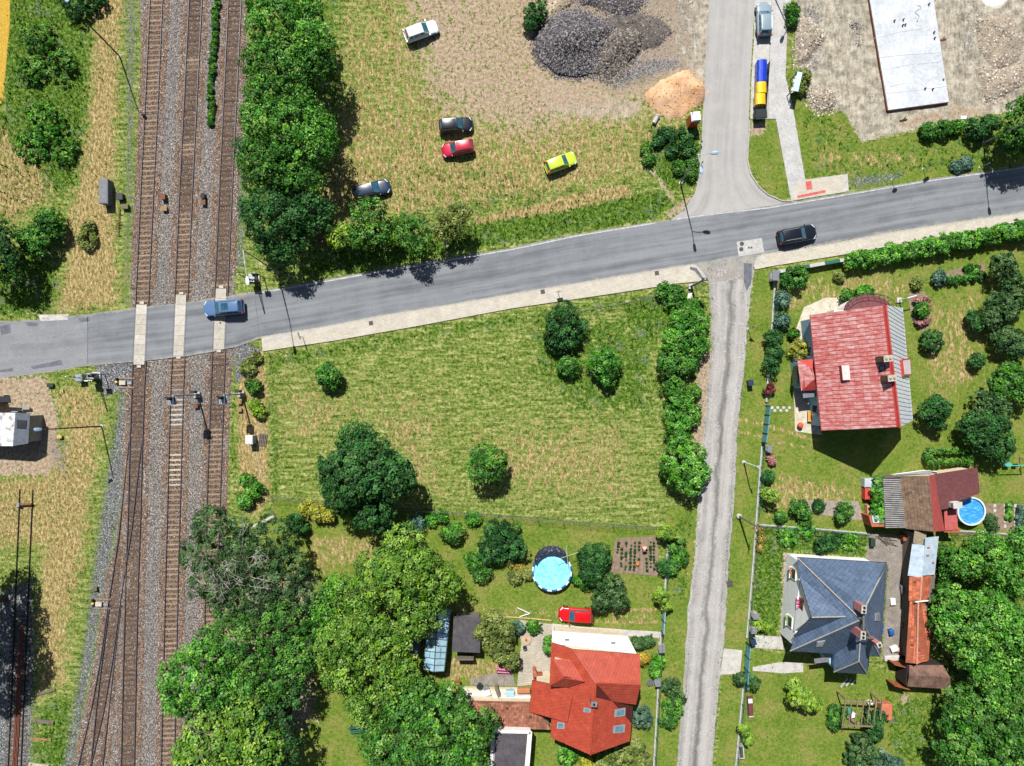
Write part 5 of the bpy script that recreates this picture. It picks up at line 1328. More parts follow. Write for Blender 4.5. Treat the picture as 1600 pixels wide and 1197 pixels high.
for a0, a1 in ((l0, l1), (l1, q1), (q1, q0), (q0, l0)):
    d = a1 - a0; c = (a0 + a1) / 2; MB().box(c.x, c.y, 1.05, d.length, .05, 2.1, math.atan2(d.y, d.x)).build('side_glazing', M_pane, gh)
sh = thing('flat_shed', 'shed with a dark felt roof beside the greenhouse', 'shed', W(724, 993, 0))
P4 = [W(709, 963, 2.5), W(751, 965, 2.5), W(750, 1020, 2.3), W(706, 1018, 2.3)]
rs_ = MB().slab(P4, .12).build('roof', mat('dark_felt', '4b484a', '3a383b', 1.5, .9, fine=.4), sh); cover_roof('felt_strip', P4, P4[1] - P4[0], .6, 9, MATS['dark_felt'], rs_, .012, 'grid', .02)
MB().prism([(p.x, p.y) for p in [P4[0] + Vector((.2, -.2, 0)), P4[1] + Vector((-.2, -.2, 0)), P4[2] + Vector((-.2, .3, 0)), P4[3] + Vector((.2, .3, 0))]], 0, 2.25).build('wall', M_old, sh)
MB().box(*G(728, 1022), .9, 2.0, .15, 1.6).build('door', M_old, sh)
sh = thing('flat_shed', 'small grey roofed shed half hidden under the walnut tree', 'shed', W(648, 1005, 0))
P4 = [W(630, 985, 2.3), W(656, 985, 2.3), W(655, 1022, 2.2), W(635, 1023, 2.2)]
MB().slab(P4, .1).build('roof', M_hutroof2, sh); MB().prism([(p.x * .995, p.y * .995) for p in P4], 0, 2.1).build('wall', M_old, sh)

# ------------------------------------------------------------------ sheds between the two right gardens
def c4(x, y): return 1330 + x / 5.926, 700 + y / 5.926
gs_ = thing('garden_house', 'garden outbuilding with brown gabled roof and maroon wing', 'outbuilding', W(1440, 780, 0))
M_brs = mat('mossy_brown_tiles', '6e5a49', '574638', 1.6, .9, fine=.4, tile=.2); M_mar = mat('maroon_felt', '5e3535', '4c2a2b', 3, .85, fine=.35); M_marr = mat('red_maroon_sheet', '8d3f3a', '7a3431', 2, .8)
g_rn, g_rs = W(*c4(728, 258), 4.0), W(*c4(765, 775), 4.0)
plg = plane3(W(*c4(450, 262), 2.5), W(*c4(505, 748), 2.5), g_rs)
g_wn, g_ws = W(*c4(450, 262), 2.5), W(*c4(505, 748), 2.5); g_rn = on_plane(*c4(722, 258), plg)
r_ = MB().slab([g_wn, g_ws, g_rs, g_rn], .12).build('roof', M_brs, gs_); cover_roof('roof_tile', [g_wn, g_ws, g_rs, g_rn], g_ws - g_wn, .3, .34, M_brs, r_, .04, 'brick')
e_n, e_s = W(*c4(775, 245), 3.3), W(*c4(868, 768), 2.9)
MB().slab([g_rn, g_rs, e_s, e_n], .1).build('roof', M_marr, gs_)
wpl = [W(*c4(775, 243), 3.35), W(*c4(1168, 182), 3.1), W(*c4(1192, 418), 3.0), W(*c4(800, 575), 3.2)]
MB().slab([wpl[0], wpl[1], wpl[2], W(*c4(900, 530), 3.1), W(*c4(900, 562), 3.1), wpl[3]], .12).build('wing_roof', M_mar, gs_)
MB().slab([W(*c4(860, 585), 2.5), W(*c4(975, 560), 2.5), W(*c4(990, 755), 2.4), W(*c4(870, 765), 2.4)], .1).build('lean_to_roof', mat('faded_red_sheet', 'a2504c', '8a4340', 2, .8, fine=.3), gs_)
MB().slab([W(*c4(865, 760), 2.3), W(*c4(1005, 752), 2.3), W(*c4(1008, 785), 2.2), W(*c4(860, 782), 2.2)], .1).build('eave_strip', mat('terracotta_strip', 'a4593c', '8a4a32', 3, .85), gs_)
b = W(*c4(945, 520), 3.2); chimney(gs_, Vector((b.x, b.y, 2.8)), Vector((b.x, b.y, 3.9)), .95, .62, .1, M_whitewall, M_conc, None, 0)
MB().slab([W(*c4(400, 245), 2.9), W(*c4(680, 208), 3.3), W(*c4(800, 225), 3.3), W(*c4(790, 238), 3.0), W(*c4(420, 262), 2.6)], .08).build('gable_board', M_wht, gs_)
MB().prism([tuple(W(x, y, 2.6).xy) for x, y in (c4(470, 270), c4(520, 740), c4(860, 755), c4(800, 260))], 0, 2.4).build('wall', M_cream, gs_)
MB().prism([tuple(W(x, y, 3.0).xy) for x, y in (c4(800, 262), c4(1150, 205), c4(1172, 405), c4(830, 560))], 0, 2.9).build('wing_wall', M_cream, gs_)
cs_ = thing('corrugated_shed', 'lean-to roofed with weathered grey corrugated sheets', 'shed', W(1395, 780, 0))
P4 = [W(*c4(292, 285), 2.2), W(*c4(455, 268), 2.5), W(*c4(503, 745), 2.5), W(*c4(318, 742), 2.2)]
M_cor = mat('weathered_corrugated', '8f8c88', '6d6964', 1.6, .8, fine=.35)
r_ = MB().slab(P4, .05).build('roof', M_dark, cs_)
for v, f in roof_pieces(P4, P4[3] - P4[0], (P4[3] - P4[0]).length / 26, 20, .07, 'rib'): MB().add(v, f).build('corrugation', M_cor, r_)
MB().prism([(p.x, p.y) for p in P4], 0, 2.0).build('wall', M_old, cs_)
# tool boxes at its left end
clutter('storage_box', 'pale tin topped box left of the vine covered frame', 1353, 753, 1.2, 1.0, .9, mat('tin_sheet', 'a3a9ae', '8d9398', 2, .5), 0, 'box', 0)
clutter('storage_box', 'red sheet topped box below the tin topped box', 1353, 770, 1.1, 1.3, .9, mat('bright_red_sheet', 'b4423a', '9c352f', 2, .6), 0, 'box', 0)
clutter('storage_box', 'tan plywood box near the lower end of the vine frame', 1356, 797, .9, 1.5, .8, mat('plywood', 'b08a62', '957350', 2, .8), .05, 'box', 0)
cl = thing('corner_hut', 'small hut corner with grey sheet roof and terracotta rim', 'hut', W(1369, 815, 0))
MB().slab([W(1362, 806, 2.0), W(1372, 806, 2.0), W(1382, 816, 2.0), W(1364, 818, 2.0)], .08).build('roof', mat('tin_sheet', 'a3a9ae', '8d9398', 2, .5), cl)
MB().prism([tuple(W(x, y, 1.8).xy) for x, y in ((1357, 806), (1362, 806), (1364, 818), (1383, 816), (1384, 823), (1362, 823))], 0, 1.85).build('rim_wall', mat('terracotta_strip', 'a4593c', '8a4a32', 3, .85), cl)

# long row of sheds on the right of the slate house
def c5(x, y): return 1340 + x / 4.433, 820 + y / 4.433
lg = thing('long_shed', 'long narrow shed with orange tiles and patched tin roof', 'shed', W(1432, 930, 0))
M_ort = mat('orange_clay_tiles', 'a85f42', '8c4a33', 1.6, .8, fine=.4, tile=.3); M_tin = mat('blue_white_tin', '9fabb4', '8794a0', 1.2, .45, .5, fine=.2)
def seg(p4, m, w=.3, h=.36, mode='grid', nm='roof_tile'):
    r = MB().slab(p4, .1).build('roof', m, lg); cover_roof(nm, p4, p4[1] - p4[0], w, h, m, r, .04, mode)
z1, z2 = 3.3, 2.6
seg([W(*c5(358, 360), z2), W(*c5(355, 525), z2), W(*c5(432, 525), z1), W(*c5(445, 360), z1)], M_ort)
seg([W(*c5(432, 525), z1), W(*c5(488, 525), z2), W(*c5(508, 350), z2), W(*c5(445, 360), z1)], M_ort)
seg([W(*c5(362, 530), z2), W(*c5(332, 955), z2), W(*c5(410, 962), z1), W(*c5(420, 530), z1)], M_ort)
seg([W(*c5(410, 962), z1), W(*c5(492, 940), z2), W(*c5(505, 760), z2), W(*c5(460, 530), z2), W(*c5(420, 530), z1)], M_ort)
for (a, b) in (((445, 360), (432, 525)), ((420, 530), (410, 962))): ridge_caps(W(*c5(*a), z1 + .03), W(*c5(*b), z1 + .03), mat('pale_mortar_ridge', 'b58570', '9a6c58', 3, .9), lg, .11, .4)
for p4 in ([W(*c5(378, 128), z2), W(*c5(347, 352), z2), W(*c5(448, 366), z1), W(*c5(470, 145), z1)], [W(*c5(470, 90), z1), W(*c5(452, 352), z1), W(*c5(532, 345), z2), W(*c5(562, 80), z2)]):
    r = MB().slab(p4, .06).build('roof', M_tin, lg); cover_roof('tin_sheet', p4, p4[1] - p4[0], .8, 1.6, M_tin, r, .03, 'grid')
for px, py in ((490, 160), (535, 170), (485, 215), (522, 265)): MB().slab([on_plane(*c5(px + a_, py + b_), plane3(W(*c5(470, 90), z1 + .06), W(*c5(452, 352), z1 + .06), W(*c5(532, 345), z2 + .06))) for a_, b_ in ((-10, -5), (9, -7), (11, 5), (-7, 7))], .01).build('rust_patch', M_rustsheet, lg)
MB().slab([W(*c5(395, 40), 2.9), W(*c5(385, 128), 2.9), W(*c5(470, 150), 2.9), W(*c5(478, 55), 2.9)], .06).build('plank_roof', mat('grey_plank_roof', '857a66', '6a604f', 2, .9, stretch=(0, (1, 6, 1))), lg)
MB().slab([W(*c5(508, 350), 2.4), W(*c5(488, 525), 2.4), W(*c5(518, 520), 2.2), W(*c5(540, 345), 2.2)], .06).build('side_planks', M_old, lg)
MB().prism([tuple(W(*c5(x, y), 2.6).xy) for x, y in ((400, 60), (385, 950), (470, 935), (490, 520), (535, 90))], 0, 2.45).build('wall', M_old, lg)
mb = MB(); mb.tube([W(*c5(400, 535), 3.5), W(*c5(500, 525), 3.1)], .09, 6); mb.build('roof_pipe', M_wht, lg)
gr = thing('rusty_garage', 'garage with a rusty brown curved roof and open doors', 'garage', W(1450, 1055, 0))
M_rusty = mat('rusty_brown_roof', '6b5244', '4f3b35', 1.3, .85, lo=.4, hi=.6, fine=.3)
ra, rb2, rc, rd = W(*c5(357, 972), 2.3), W(*c5(343, 1118), 2.3), W(*c5(645, 1138), 2.3), W(*c5(590, 972), 2.3); m0, m1 = W(*c5(356, 1045), 2.75), W(*c5(640, 1055), 2.75)
for p4 in ([ra, m0, m1, rd], [m0, rb2, rc, m1]):
    r = MB().slab(p4, .08).build('roof', M_rusty, gr); cover_roof('roof_sheet', p4, p4[2] - p4[1] if p4[0] is ra else p4[3] - p4[0], 1.6, 3, M_rusty, r, .015, 'grid', .03)
MB().prism([(p.x * .997, p.y * .997) for p in (ra, rb2, rc, rd)], 0, 2.2).build('wall', mat('dark_wall_for_shade', '2e241f', '221a17', 3, .9), gr)  # near-black wall colour stands in for the shade inside the open garage
for y0, y1 in ((945, 975), (1090, 1120)):
    a, b = W(*c5(330, y1 - 4), 1.0), W(*c5(225, y0), 1.0); d = b - a; c = (a + b) / 2
    MB().hexa([(a.x, a.y, .05), (b.x, b.y, .05), (b.x, b.y - .06, .05), (a.x, a.y - .06, .05), (a.x, a.y, 2.0), (b.x, b.y, 2.0), (b.x, b.y - .06, 2.0), (a.x, a.y - .06, 2.0)]).build('door', M_rustsheet, gr)
# ------------------------------------------------------------------ vehicles
M_tyre = mat('tyre_rubber', '1b1b1b', '141414', 8, .9)
M_rim = mat('alloy_rim', '8b8f93', '75797d', 6, .35, .5, metal=.7)
M_cglass = mat('car_glass', '2b5766', '1a3a46', 1.2, .06, .7)
M_hl = mat('headlight_glass', 'c4ced4', 'a9b5bc', 6, .1, .7)
M_tl = mat('tail_light_red', '9c1c1a', '7c1413', 6, .2, .6)
def paint(name, c): return mat(name, c, tuple(int(v * .94) for v in bytes.fromhex(c)), .6, .28, .5, coat=.6)
def car(label, px, py, head, L, Wd, H, paintm, style='hatch', extras=(), z0=0.02):
    c = W(px, py, .75); t_ = thing('car', label, 'car', (c.x, c.y, z0), math.radians(head), 'cars')
    w2_ = Wd / 2; zb = H * .60; zr = H
    xf = L * .5; bonnet = zb + .0
    # body shell as a loft along the car
    sts = [(-.5, .62, .48), (-.485, .86, .60), (-.44, .97, zb - .02 if style != 'sedan' else zb - .02), (-.3, 1, zb + .02), (-.1, 1, zb + .02), (.1, 1, zb + .01), (.2, 1, zb), (.3, .99, zb - .06), (.4, .965, zb - .14), (.46, .90, zb - .22), (.488, .78, zb - .32), (.5, .58, .46)]
    vs = []; fs = []; npt = 11
    for fx, fw, zt in sts:
        w = w2_ * fw; x = fx * L
        half = [(0, zt + .025), (.45 * w, zt + .018), (.8 * w, zt - .01), (.95 * w, zt - .07), (w, max(zt - .25, .42)), (w * .99, .32)]
        ring = [(x, -y, z) for y, z in half[::-1]] + [(x, y, z) for y, z in half[1:]]
        vs += ring
    for i in range(len(sts) - 1):
        for k in range(npt - 1): fs.append((i * npt + k, (i + 1) * npt + k, (i + 1) * npt + k + 1, i * npt + k + 1))
        fs.append((i * npt + npt - 1, (i + 1) * npt + npt - 1, (i + 1) * npt, i * npt))
    fs += [tuple(range(npt)), tuple(range((len(sts) - 1) * npt, len(sts) * npt))[::-1]]
    body = MB().add(vs, fs).build('body', paintm, t_, smooth=True, local=True)
    body.modifiers.new('smooth', 'SUBSURF').levels = 1; body.modifiers['smooth'].render_levels = 2
    # cabin
    ef = {'hatch': (-.475, -.385, .235, .045), 'estate': (-.485, -.415, .215, .03), 'suv': (-.475, -.385, .235, .05), 'sedan': (-.36, -.22, .20, .06)}[style]
    xr0, xr1, xf0, xf1 = [v * L for v in ef]; wb, wt = w2_ * .93, w2_ * .70
    B_ = [(xr0, -wb * .92), (xf0, -wb * .9), (xf0, wb * .9), (xr0, wb * .92)]; T_ = [(xr1, -wt * .97), (xf1, -wt), (xf1, wt), (xr1, wt * .97)]
    cab = MB().hexa([(x, y, zb - .06) for x, y in B_] + [(x, y, zr - .03) for x, y in T_])
    cab = cab.build('cabin', paintm, t_, local=True)
    bv = cab.modifiers.new('round', 'BEVEL'); bv.width = .06; bv.segments = 3; bv.limit_method = 'NONE'
    cab.data.polygons.foreach_set('use_smooth', [True] * len(cab.data.polygons))
    MB().add([(xr1 * .96, -wt * .8, zr - .022), (xf1 * .5, -wt * .82, zr - .022), (xf1 * .5, wt * .82, zr - .022), (xr1 * .96, wt * .8, zr - .022), (xr1 * .9, -wt * .62, zr + .008), (xf1 * .1, -wt * .64, zr + .012), (xf1 * .1, wt * .64, zr + .012), (xr1 * .9, wt * .62, zr + .008)], [(4, 5, 6, 7), (0, 1, 5, 4), (1, 2, 6, 5), (2, 3, 7, 6), (3, 0, 4, 7)]).build('roof_panel', paintm, t_, smooth=True, local=True)
    def pane(name, q, k0, k1, m0, m1, m=M_cglass):
        """q: bottom-left, bottom-right, top-right, top-left"""
        q = [Vector(p) for p in q]; n = (q[1] - q[0]).cross(q[3] - q[0]).normalized()
        cc = sum(q, Vector()) / 4
        if n.dot(cc - Vector((0, 0, zb))) < 0: n = -n
        P = lambda u, v: (q[0].lerp(q[1], u)).lerp(q[3].lerp(q[2], u), v) + n * .012
        MB().slab([P(k0, m0), P(k1, m0), P(k1, m1), P(k0, m1)], .008, n if n.z >= 0 else None).build(name, m, t_, local=True)
    b3 = [Vector((x, y, zb - .06)) for x, y in B_]; t3 = [Vector((x, y, zr - .03)) for x, y in T_]
    pane('windscreen', (b3[1], b3[2], t3[2], t3[1]), .05, .95, .2, .92)
    pane('rear_window', (b3[3], b3[0], t3[0], t3[3]), .09, .91, .34, .88)
    for s in (0, 1):
        q = (b3[0], b3[1], t3[1], t3[0]) if s == 0 else (b3[3], b3[2], t3[2], t3[3])
        for k0, k1 in ((.08, .27), (.31, .58), (.62, .86)): pane('side_window', q, k0, k1, .25, .82)
    for sx in (-.30, .31):
        for s in (-1, 1):
            wh = MB().tube([(sx * L, s * (w2_ - .2), .31), (sx * L, s * (w2_ + .015), .31)], .31, 14).build('wheel', M_tyre, t_, local=True)
            MB().tube([(sx * L, s * (w2_ - .02), .31), (sx * L, s * (w2_ + .025), .31)], .2, 10).build('rim', M_rim, wh, local=True)
    for s in (-1, 1):
        MB().hexa([(.455 * L, s * w2_ * .5, zb - .34), (.40 * L, s * w2_ * .95, zb - .34), (.375 * L, s * w2_ * .93, zb - .34), (.44 * L, s * w2_ * .5, zb - .34), (.472 * L, s * w2_ * .5, zb - .235), (.415 * L, s * w2_ * .95, zb - .2), (.385 * L, s * w2_ * .93, zb - .15), (.455 * L, s * w2_ * .5, zb - .2)]).build('headlight', M_hl, t_, local=True)
        MB().box(-.475 * L, s * w2_ * .82, zb - .08, .12, .2, .3).build('tail_light', M_tl, t_, local=True)
        MB().hexa([(xf0 - .18, s * (wb - .02), zb + .02), (xf0 - .06, s * (wb - .02), zb + .02), (xf0 - .06, s * (wb + .2), zb + .02), (xf0 - .18, s * (wb + .16), zb + .02), (xf0 - .18, s * (wb - .02), zb + .14), (xf0 - .08, s * (wb - .02), zb + .14), (xf0 - .08, s * (wb + .2), zb + .14), (xf0 - .18, s * (wb + .16), zb + .14)]).build('mirror', paintm, t_, local=True)
    MB().box(-.497 * L, 0, .52, .04, Wd * .8, .22).build('rear_bumper', M_dark if 'dark_bumper' in extras else paintm, t_, local=True)
    MB().box(.498 * L, 0, .42, .04, Wd * .62, .16).build('front_grille', M_black, t_, local=True)
    if 'rails' in extras:
        for s in (-1, 1): MB().tube([(xr1 * .93, s * wt * .92, zr + .02), (0, s * wt * .95, zr + .06), (xf1 * .6, s * wt * .92, zr + .02)], .025, 5).build('roof_rail', M_rim, t_, local=True)
    if 'sunroof' in extras: MB().box(xr1 * .25, 0, zr + .012, .85, wt * 1.25, .02).build('sunroof', M_cglass, t_, local=True)
    if 'rear_parcel' in extras: MB().slab([(xr0 + .1, -.35, zb + .26), (xr0 + .1, .35, zb + .26), (xr0 + .26, .35, zb + .46), (xr0 + .26, -.35, zb + .46)], .01).build('rear_sticker', M_rustsheet, t_, local=True)
    if 'redlights' in extras:
        for s in (-1, 1): MB().box(-.45 * L, s * w2_ * .8, zb + .1, .2, .16, .35).build('tail_light', mat('tail_light_orange', 'c04a1a', 'a03a14', 6, .2, .6), t_, local=True)
    return t_
car('white hatchback parked alone on the dry field', 658, 48, 20, 4.15, 1.72, 1.46, paint('white_car_paint', 'c3c9cc'), 'hatch', ('rear_parcel',))
car('black hatchback parked above the red car on the field', 712, 195, 4, 4.1, 1.72, 1.48, paint('black_car_paint', '0f1319'), 'hatch', ())
car('crimson red hatchback parked below the black car on the field', 715, 231, 191, 3.95, 1.68, 1.45, paint('crimson_car_paint', 'a00c2c'), 'hatch', ())
car('lime yellow coupe parked at the edge of the field', 876, 253.5, 21, 3.95, 1.7, 1.38, paint('lime_car_paint', 'a9b830'), 'hatch', ('redlights',))
car('dark blue car parked behind the young trees', 580.5, 296, 14, 4.5, 1.75, 1.46, paint('navy_car_paint', '1b2a40'), 'hatch', ())
car('steel blue estate car driving over the level crossing', 349.5, 481, 184, 4.85, 1.86, 1.6, paint('steel_blue_car_paint', '4a6488'), 'estate', ('sunroof', 'rails'), z0=.155)
car('black estate car driving on the main road at the right', 1246, 366.5, 10.5, 4.7, 1.84, 1.52, paint('black_car_paint', '0f1319'), 'estate', ('rails', 'dark_bumper'), z0=.022)
car('silver grey car parked on the strip by the side street', 1194, 30, 92, 4.2, 1.78, 1.5, paint('silver_car_paint', '75858f'), 'suv', ('rails', 'dark_bumper'), z0=.052)
car('bright red car parked on the lawn below the round pool', 900.5, 961.5, 176, 4.2, 1.74, 1.46, paint('red_car_paint', 'b0080c'), 'hatch', ('dark_bumper',))

# ------------------------------------------------------------------ building site: slab, piles, toilet
sl = thing('foundation_slab', 'large white concrete foundation slab on the building site', 'foundation slab', W(1420, 80, 0))
sz_ = .45; P4 = [W(1349, -60, sz_), W(1450, -60, sz_), W(1483, 159, sz_), W(1388, 172, sz_)]
M_slab = mat('fresh_white_concrete', 'abaeb1', '9c9fa3', .35, .85, fine=.15, lo=.4, hi=.6)
MB().slab(P4, .12).build('top_screed', M_slab, sl)
MB().prism([(p.x, p.y) for p in P4], -.1, sz_ - .13).build('foundation', mat('form_concrete', '8c7c70', '75665c', 2, .9), sl)
for i in range(4):
    a, b = P4[i], P4[(i + 1) % 4]; d = b - a; n = max(1, int(d.length / 2.4)); nr = Vector((d.y, -d.x, 0)).normalized()
    if nr.dot((a + b) / 2 - sum(P4, Vector()) / 4) < 0: nr = -nr
    for k in range(n):
        c = a + d * ((k + .5) / n) + nr * .04; MB().box(c.x, c.y, .18, d.length / n - .03, .05, .42, math.atan2(d.y, d.x)).build('formwork_board', mat('formwork_timber', '7d5340', '64412f', 3, .9, stretch=(0, (1, 6, 1))), sl)
for px, py in ((1398, 32), (1412, 30), (1411, 39), (1415, 38), (1452, 6), (1460, 50), (1461, 59), (1446, 138), (1458, 139)):
    p = W(px, py, .6); MB().lathe(p.x, p.y, [(.09, sz_ - .02), (.09, .68), (.07, .7), (.07, .6)], 10).build('drain_pipe', mat('maroon_pipe', '5d2623', '4a1d1b', 4, .6), sl)
MB().lathe(*W(1474, 124, .5).xy, [(.1, sz_ - .02), (.1, .6), (.07, .62)], 10).build('drain_pipe', mat('green_pipe', '2c7a5c', '22634a', 4, .6), sl)
seam = [[(1366, 60), (1405, 50), (1440, 45)], [(1405, 53), (1408, 88)], [(1373, 90), (1410, 86), (1472, 82)], [(1376, 110), (1412, 103), (1432, 99)], [(1432, 99), (1434, 140)], [(1412, 104), (1414, 130), (1388, 136)], [(1385, 146), (1432, 141), (1478, 135)], [(1434, 100), (1474, 96)]]
for L_ in seam: MB().tube([W(*p, sz_ + .002) for p in L_], .03, 4).build('screed_joint', mat('joint_white', 'b6b6b4', 'acacaa', 3, .8), sl)
hs = [W(1434 + 6 * math.sin(k * .5) * (1 - k / 26), 8 + k * 1.2, sz_ + .03) for k in range(22)]; hoset = thing('hose', 'thin grey green hose curled on the white slab', 'hose', W(1434, 20, 0)); MB().tube(hs, .025, 5).build('coil', mat('hose_grey', '8a9a92', '76867e', 3, .6), hoset); MB().lathe(hs[-1].x, hs[-1].y, [(.05, sz_), (.05, sz_ + .1), (.03, sz_ + .12)], 8).build('nozzle', M_dark, hoset)
for lab, px, py in (('timber offcut beside the right edge of the slab', 1472, 62), ('dark timber scraps near the corner of the slab', 1411, 188)):
    t_ = thing('timber_offcut', lab, 'timber', (*G(px, py), 0), .2)
    MB().box(0, 0, .08, .9, .14, .1).build('board', MATS['formwork_timber'] if 'right' in lab else M_dark, t_, local=True); MB().box(.1, .14, .07, .6, .1, .08, .6).build('board', MATS['formwork_timber'] if 'right' in lab else M_dark, t_, local=True)
pl_ = thing('white_plate', 'small white plate on the ground below the slab', 'plate', (*G(1505, 184), 0)); MB().box(0, 0, .06, .7, .4, .08).build('panel', M_wht, pl_, local=True); MB().box(0, 0, .015, .5, .3, .03).build('batten', M_old, pl_, local=True)

def mound(name, label, poly, hmax, slope, m, seed, nz=.25, cat='pile', ridge=None, res=.28, stones=0, stm=None, stsz=.1):
    """heap with a footprint, repose slopes and lumpy surface"""
    P_ = [G(*p) for p in poly]; x0, x1 = min(p[0] for p in P_) - .6, max(p[0] for p in P_) + .6; y0, y1 = min(p[1] for p in P_) - .6, max(p[1] for p in P_) + .6
    nx, ny = int((x1 - x0) / res) + 1, int((y1 - y0) / res) + 1
    X, Y = np.meshgrid(np.linspace(x0, x1, nx), np.linspace(y0, y1, ny), indexing='ij'); X, Y = X.ravel(), Y.ravel()
    d = np.full(X.shape, 1e9)
    for i in range(len(P_)): d = np.minimum(d, seg_dist(X, Y, P_[i], P_[(i + 1) % len(P_)]))
    d = np.where(inside(X, Y, P_), d, -d) + min(1.3, hmax) * (vnoise(X, Y, .35, 4, seed + 9) - .52)
    h = 0
    def height(X, Y):
     d = np.full(X.shape, 1e9)
     for i in range(len(P_)): d = np.minimum(d, seg_dist(X, Y, P_[i], P_[(i + 1) % len(P_)]))
     d = np.where(inside(X, Y, P_), d, -d) + min(1.3, hmax) * (vnoise(X, Y, .35, 4, seed + 9) - .52)
     h = hmax * (1 - np.exp(-np.maximum(d, 0) * slope / hmax))
     lump = vnoise(X, Y, .45, 5, seed)
     h = h * (.55 + .9 * lump) + np.where(d > 0, nz * (vnoise(X, Y, 1.6, 4, seed + 5) - .5) * np.minimum(d, 1), 0)
     if ridge:
         for (rx, ry, rr, rh) in ridge:
             cx, cy = G(rx, ry); q = np.hypot(X - cx, Y - cy); h += np.where(d > 0, rh * np.maximum(0, 1 - q / rr), 0)
     h = np.where(d > 0, np.maximum(h, .01), -.12 + np.maximum(d, -.5) * .2)
     return h
    h = height(X, Y)
    idx_ = np.arange(nx * ny).reshape(nx, ny); q = np.stack([idx_[:-1, :-1], idx_[1:, :-1], idx_[1:, 1:], idx_[:-1, 1:]], -1).reshape(-1, 4)
    keep = (d[q] > -.35).any(1); q = q[keep]
    used = np.unique(q); rem = np.full(nx * ny, -1); rem[used] = np.arange(len(used)); q = rem[q]
    cx, cy = (x0 + x1) / 2, (y0 + y1) / 2
    t_ = thing(name, label, cat, (cx, cy, 0))
    me = np_mesh('heap', np.stack([X[used] - cx, Y[used] - cy, h[used]], 1), q, smooth=True); link_mesh('heap', me, m, t_)
    if stones:
        r = np.random.default_rng(seed + 3); ok = np.where(d > -.5)[0]; pick = r.choice(ok, stones)
        px_, py_, pz_ = X[pick] - cx + r.uniform(-.3, .3, stones), Y[pick] - cy + r.uniform(-.3, .3, stones), None; pz_ = np.maximum(height(px_ + cx, py_ + cy), -.02)
        base = np.array([[1, 0, -.3], [0, 1, -.3], [-1, 0, -.3], [0, -1, -.3], [.3, .2, .8]])
        s = r.uniform(.4, 1.5, (stones, 1, 1)) * stsz; ang = r.uniform(0, 6.28, stones); ca, sa_ = np.cos(ang), np.sin(ang)
        vv = base[None] * s * r.uniform(.6, 1.3, (stones, 1, 3)); xx = vv[..., 0] * ca[:, None] - vv[..., 1] * sa_[:, None]; yy = vv[..., 0] * sa_[:, None] + vv[..., 1] * ca[:, None]
        V = np.stack([xx + px_[:, None], yy + py_[:, None], vv[..., 2] + pz_[:, None] + .03], -1).reshape(-1, 3)
        F = np.array([[0, 1, 4], [1, 2, 4], [2, 3, 4], [3, 0, 4]])[None] + (np.arange(stones) * 5)[:, None, None]
        so = link_mesh('stones', np_mesh('stones', V, F.reshape(-1, 3), {'tint': np.repeat(r.random(stones), 5)}), stm or m, t_); so['kind'] = 'stuff'
    return t_
def stone_mat(name, a, b, c):
    t = NT(name); t.bsdf(t.ramp(t.attr('tint'), [(0, lin(a)), (.6, lin(b)), (1, lin(c))]), .95, 0, .1); return t.m
M_gp = mat('dark_gravel', '55504f', '3b3738', 2.5, .95, bump=.8, bdist=.08, fine=.5); M_gps = stone_mat('dark_gravel_stones', '2c2a2b', '555153', '8a8584')
M_bp = mat('brown_rubble', '5e5751', '433e3a', 2, .95, bump=.8, bdist=.08, fine=.5); M_bps = stone_mat('brown_rubble_stones', '322e2b', '5e5751', '8d867e')
M_op = mat('orange_sand', 'b8997a', 'a17d5c', .8, .95, bump=.5, bdist=.06, fine=.2); M_ops = stone_mat('orange_sand_lumps', '94683f', 'ac8058', 'c09a74')
M_rb = mat('pale_rubble', '948876', '6f655a', 1.6, .95, bump=.9, bdist=.1, fine=.5); M_rbs = stone_mat('pale_rubble_stones', '5c534a', '94897c', 'c2b8aa')
M_cr = mat('broken_pale_earth', 'a2937c', '857763', 1.2, .95, bump=.5, fine=.3)
mound('gravel_pile', 'large dark grey gravel pile on the bare field', [(836, 76), (842, 44), (860, 30), (890, 22), (914, 24), (935, 36), (962, 44), (952, 66), (938, 84), (928, 110), (902, 117), (868, 112), (846, 98)], 2.3, .62, M_gp, 21, ridge=[(907, 40, 4.5, 1.0), (892, 70, 5, .8)], stones=9000, stm=M_gps, stsz=.11)
mound('rubble_pile', 'brown rubble pile touching the right side of the gravel pile', [(920, 104), (932, 76), (944, 58), (962, 46), (985, 44), (1008, 56), (1000, 76), (984, 92), (972, 110), (958, 130), (938, 126), (922, 116)], 1.3, .5, M_bp, 22, ridge=[(975, 66, 3, .7)], stones=3500, stm=M_bps, stsz=.12)
mound('rubble_pile', 'dark gravel heap at the top edge above the rubble pile', [(905, -30), (1012, -30), (1005, 6), (990, 22), (978, 30), (955, 16), (930, 8), (905, 6)], 1.5, .6, M_bp, 23, stones=3000, stm=M_gps, stsz=.1)
mound('earth_heap', 'low grey brown spoil heap above the rubble pile', [(935, 40), (960, 18), (1000, 20), (1035, 30), (1050, 52), (1030, 72), (1005, 78), (985, 62), (955, 52)], .7, .35, M_bp, 28, stones=700, stm=M_bps, stsz=.09)
mound('earth_heap', 'pale cracked earth heap at the top edge beside the gravel pile', [(853, -30), (905, -30), (900, 0), (890, 10), (868, 24), (856, 28)], .9, .9, M_cr, 24, stones=250, stm=M_rbs, stsz=.12)
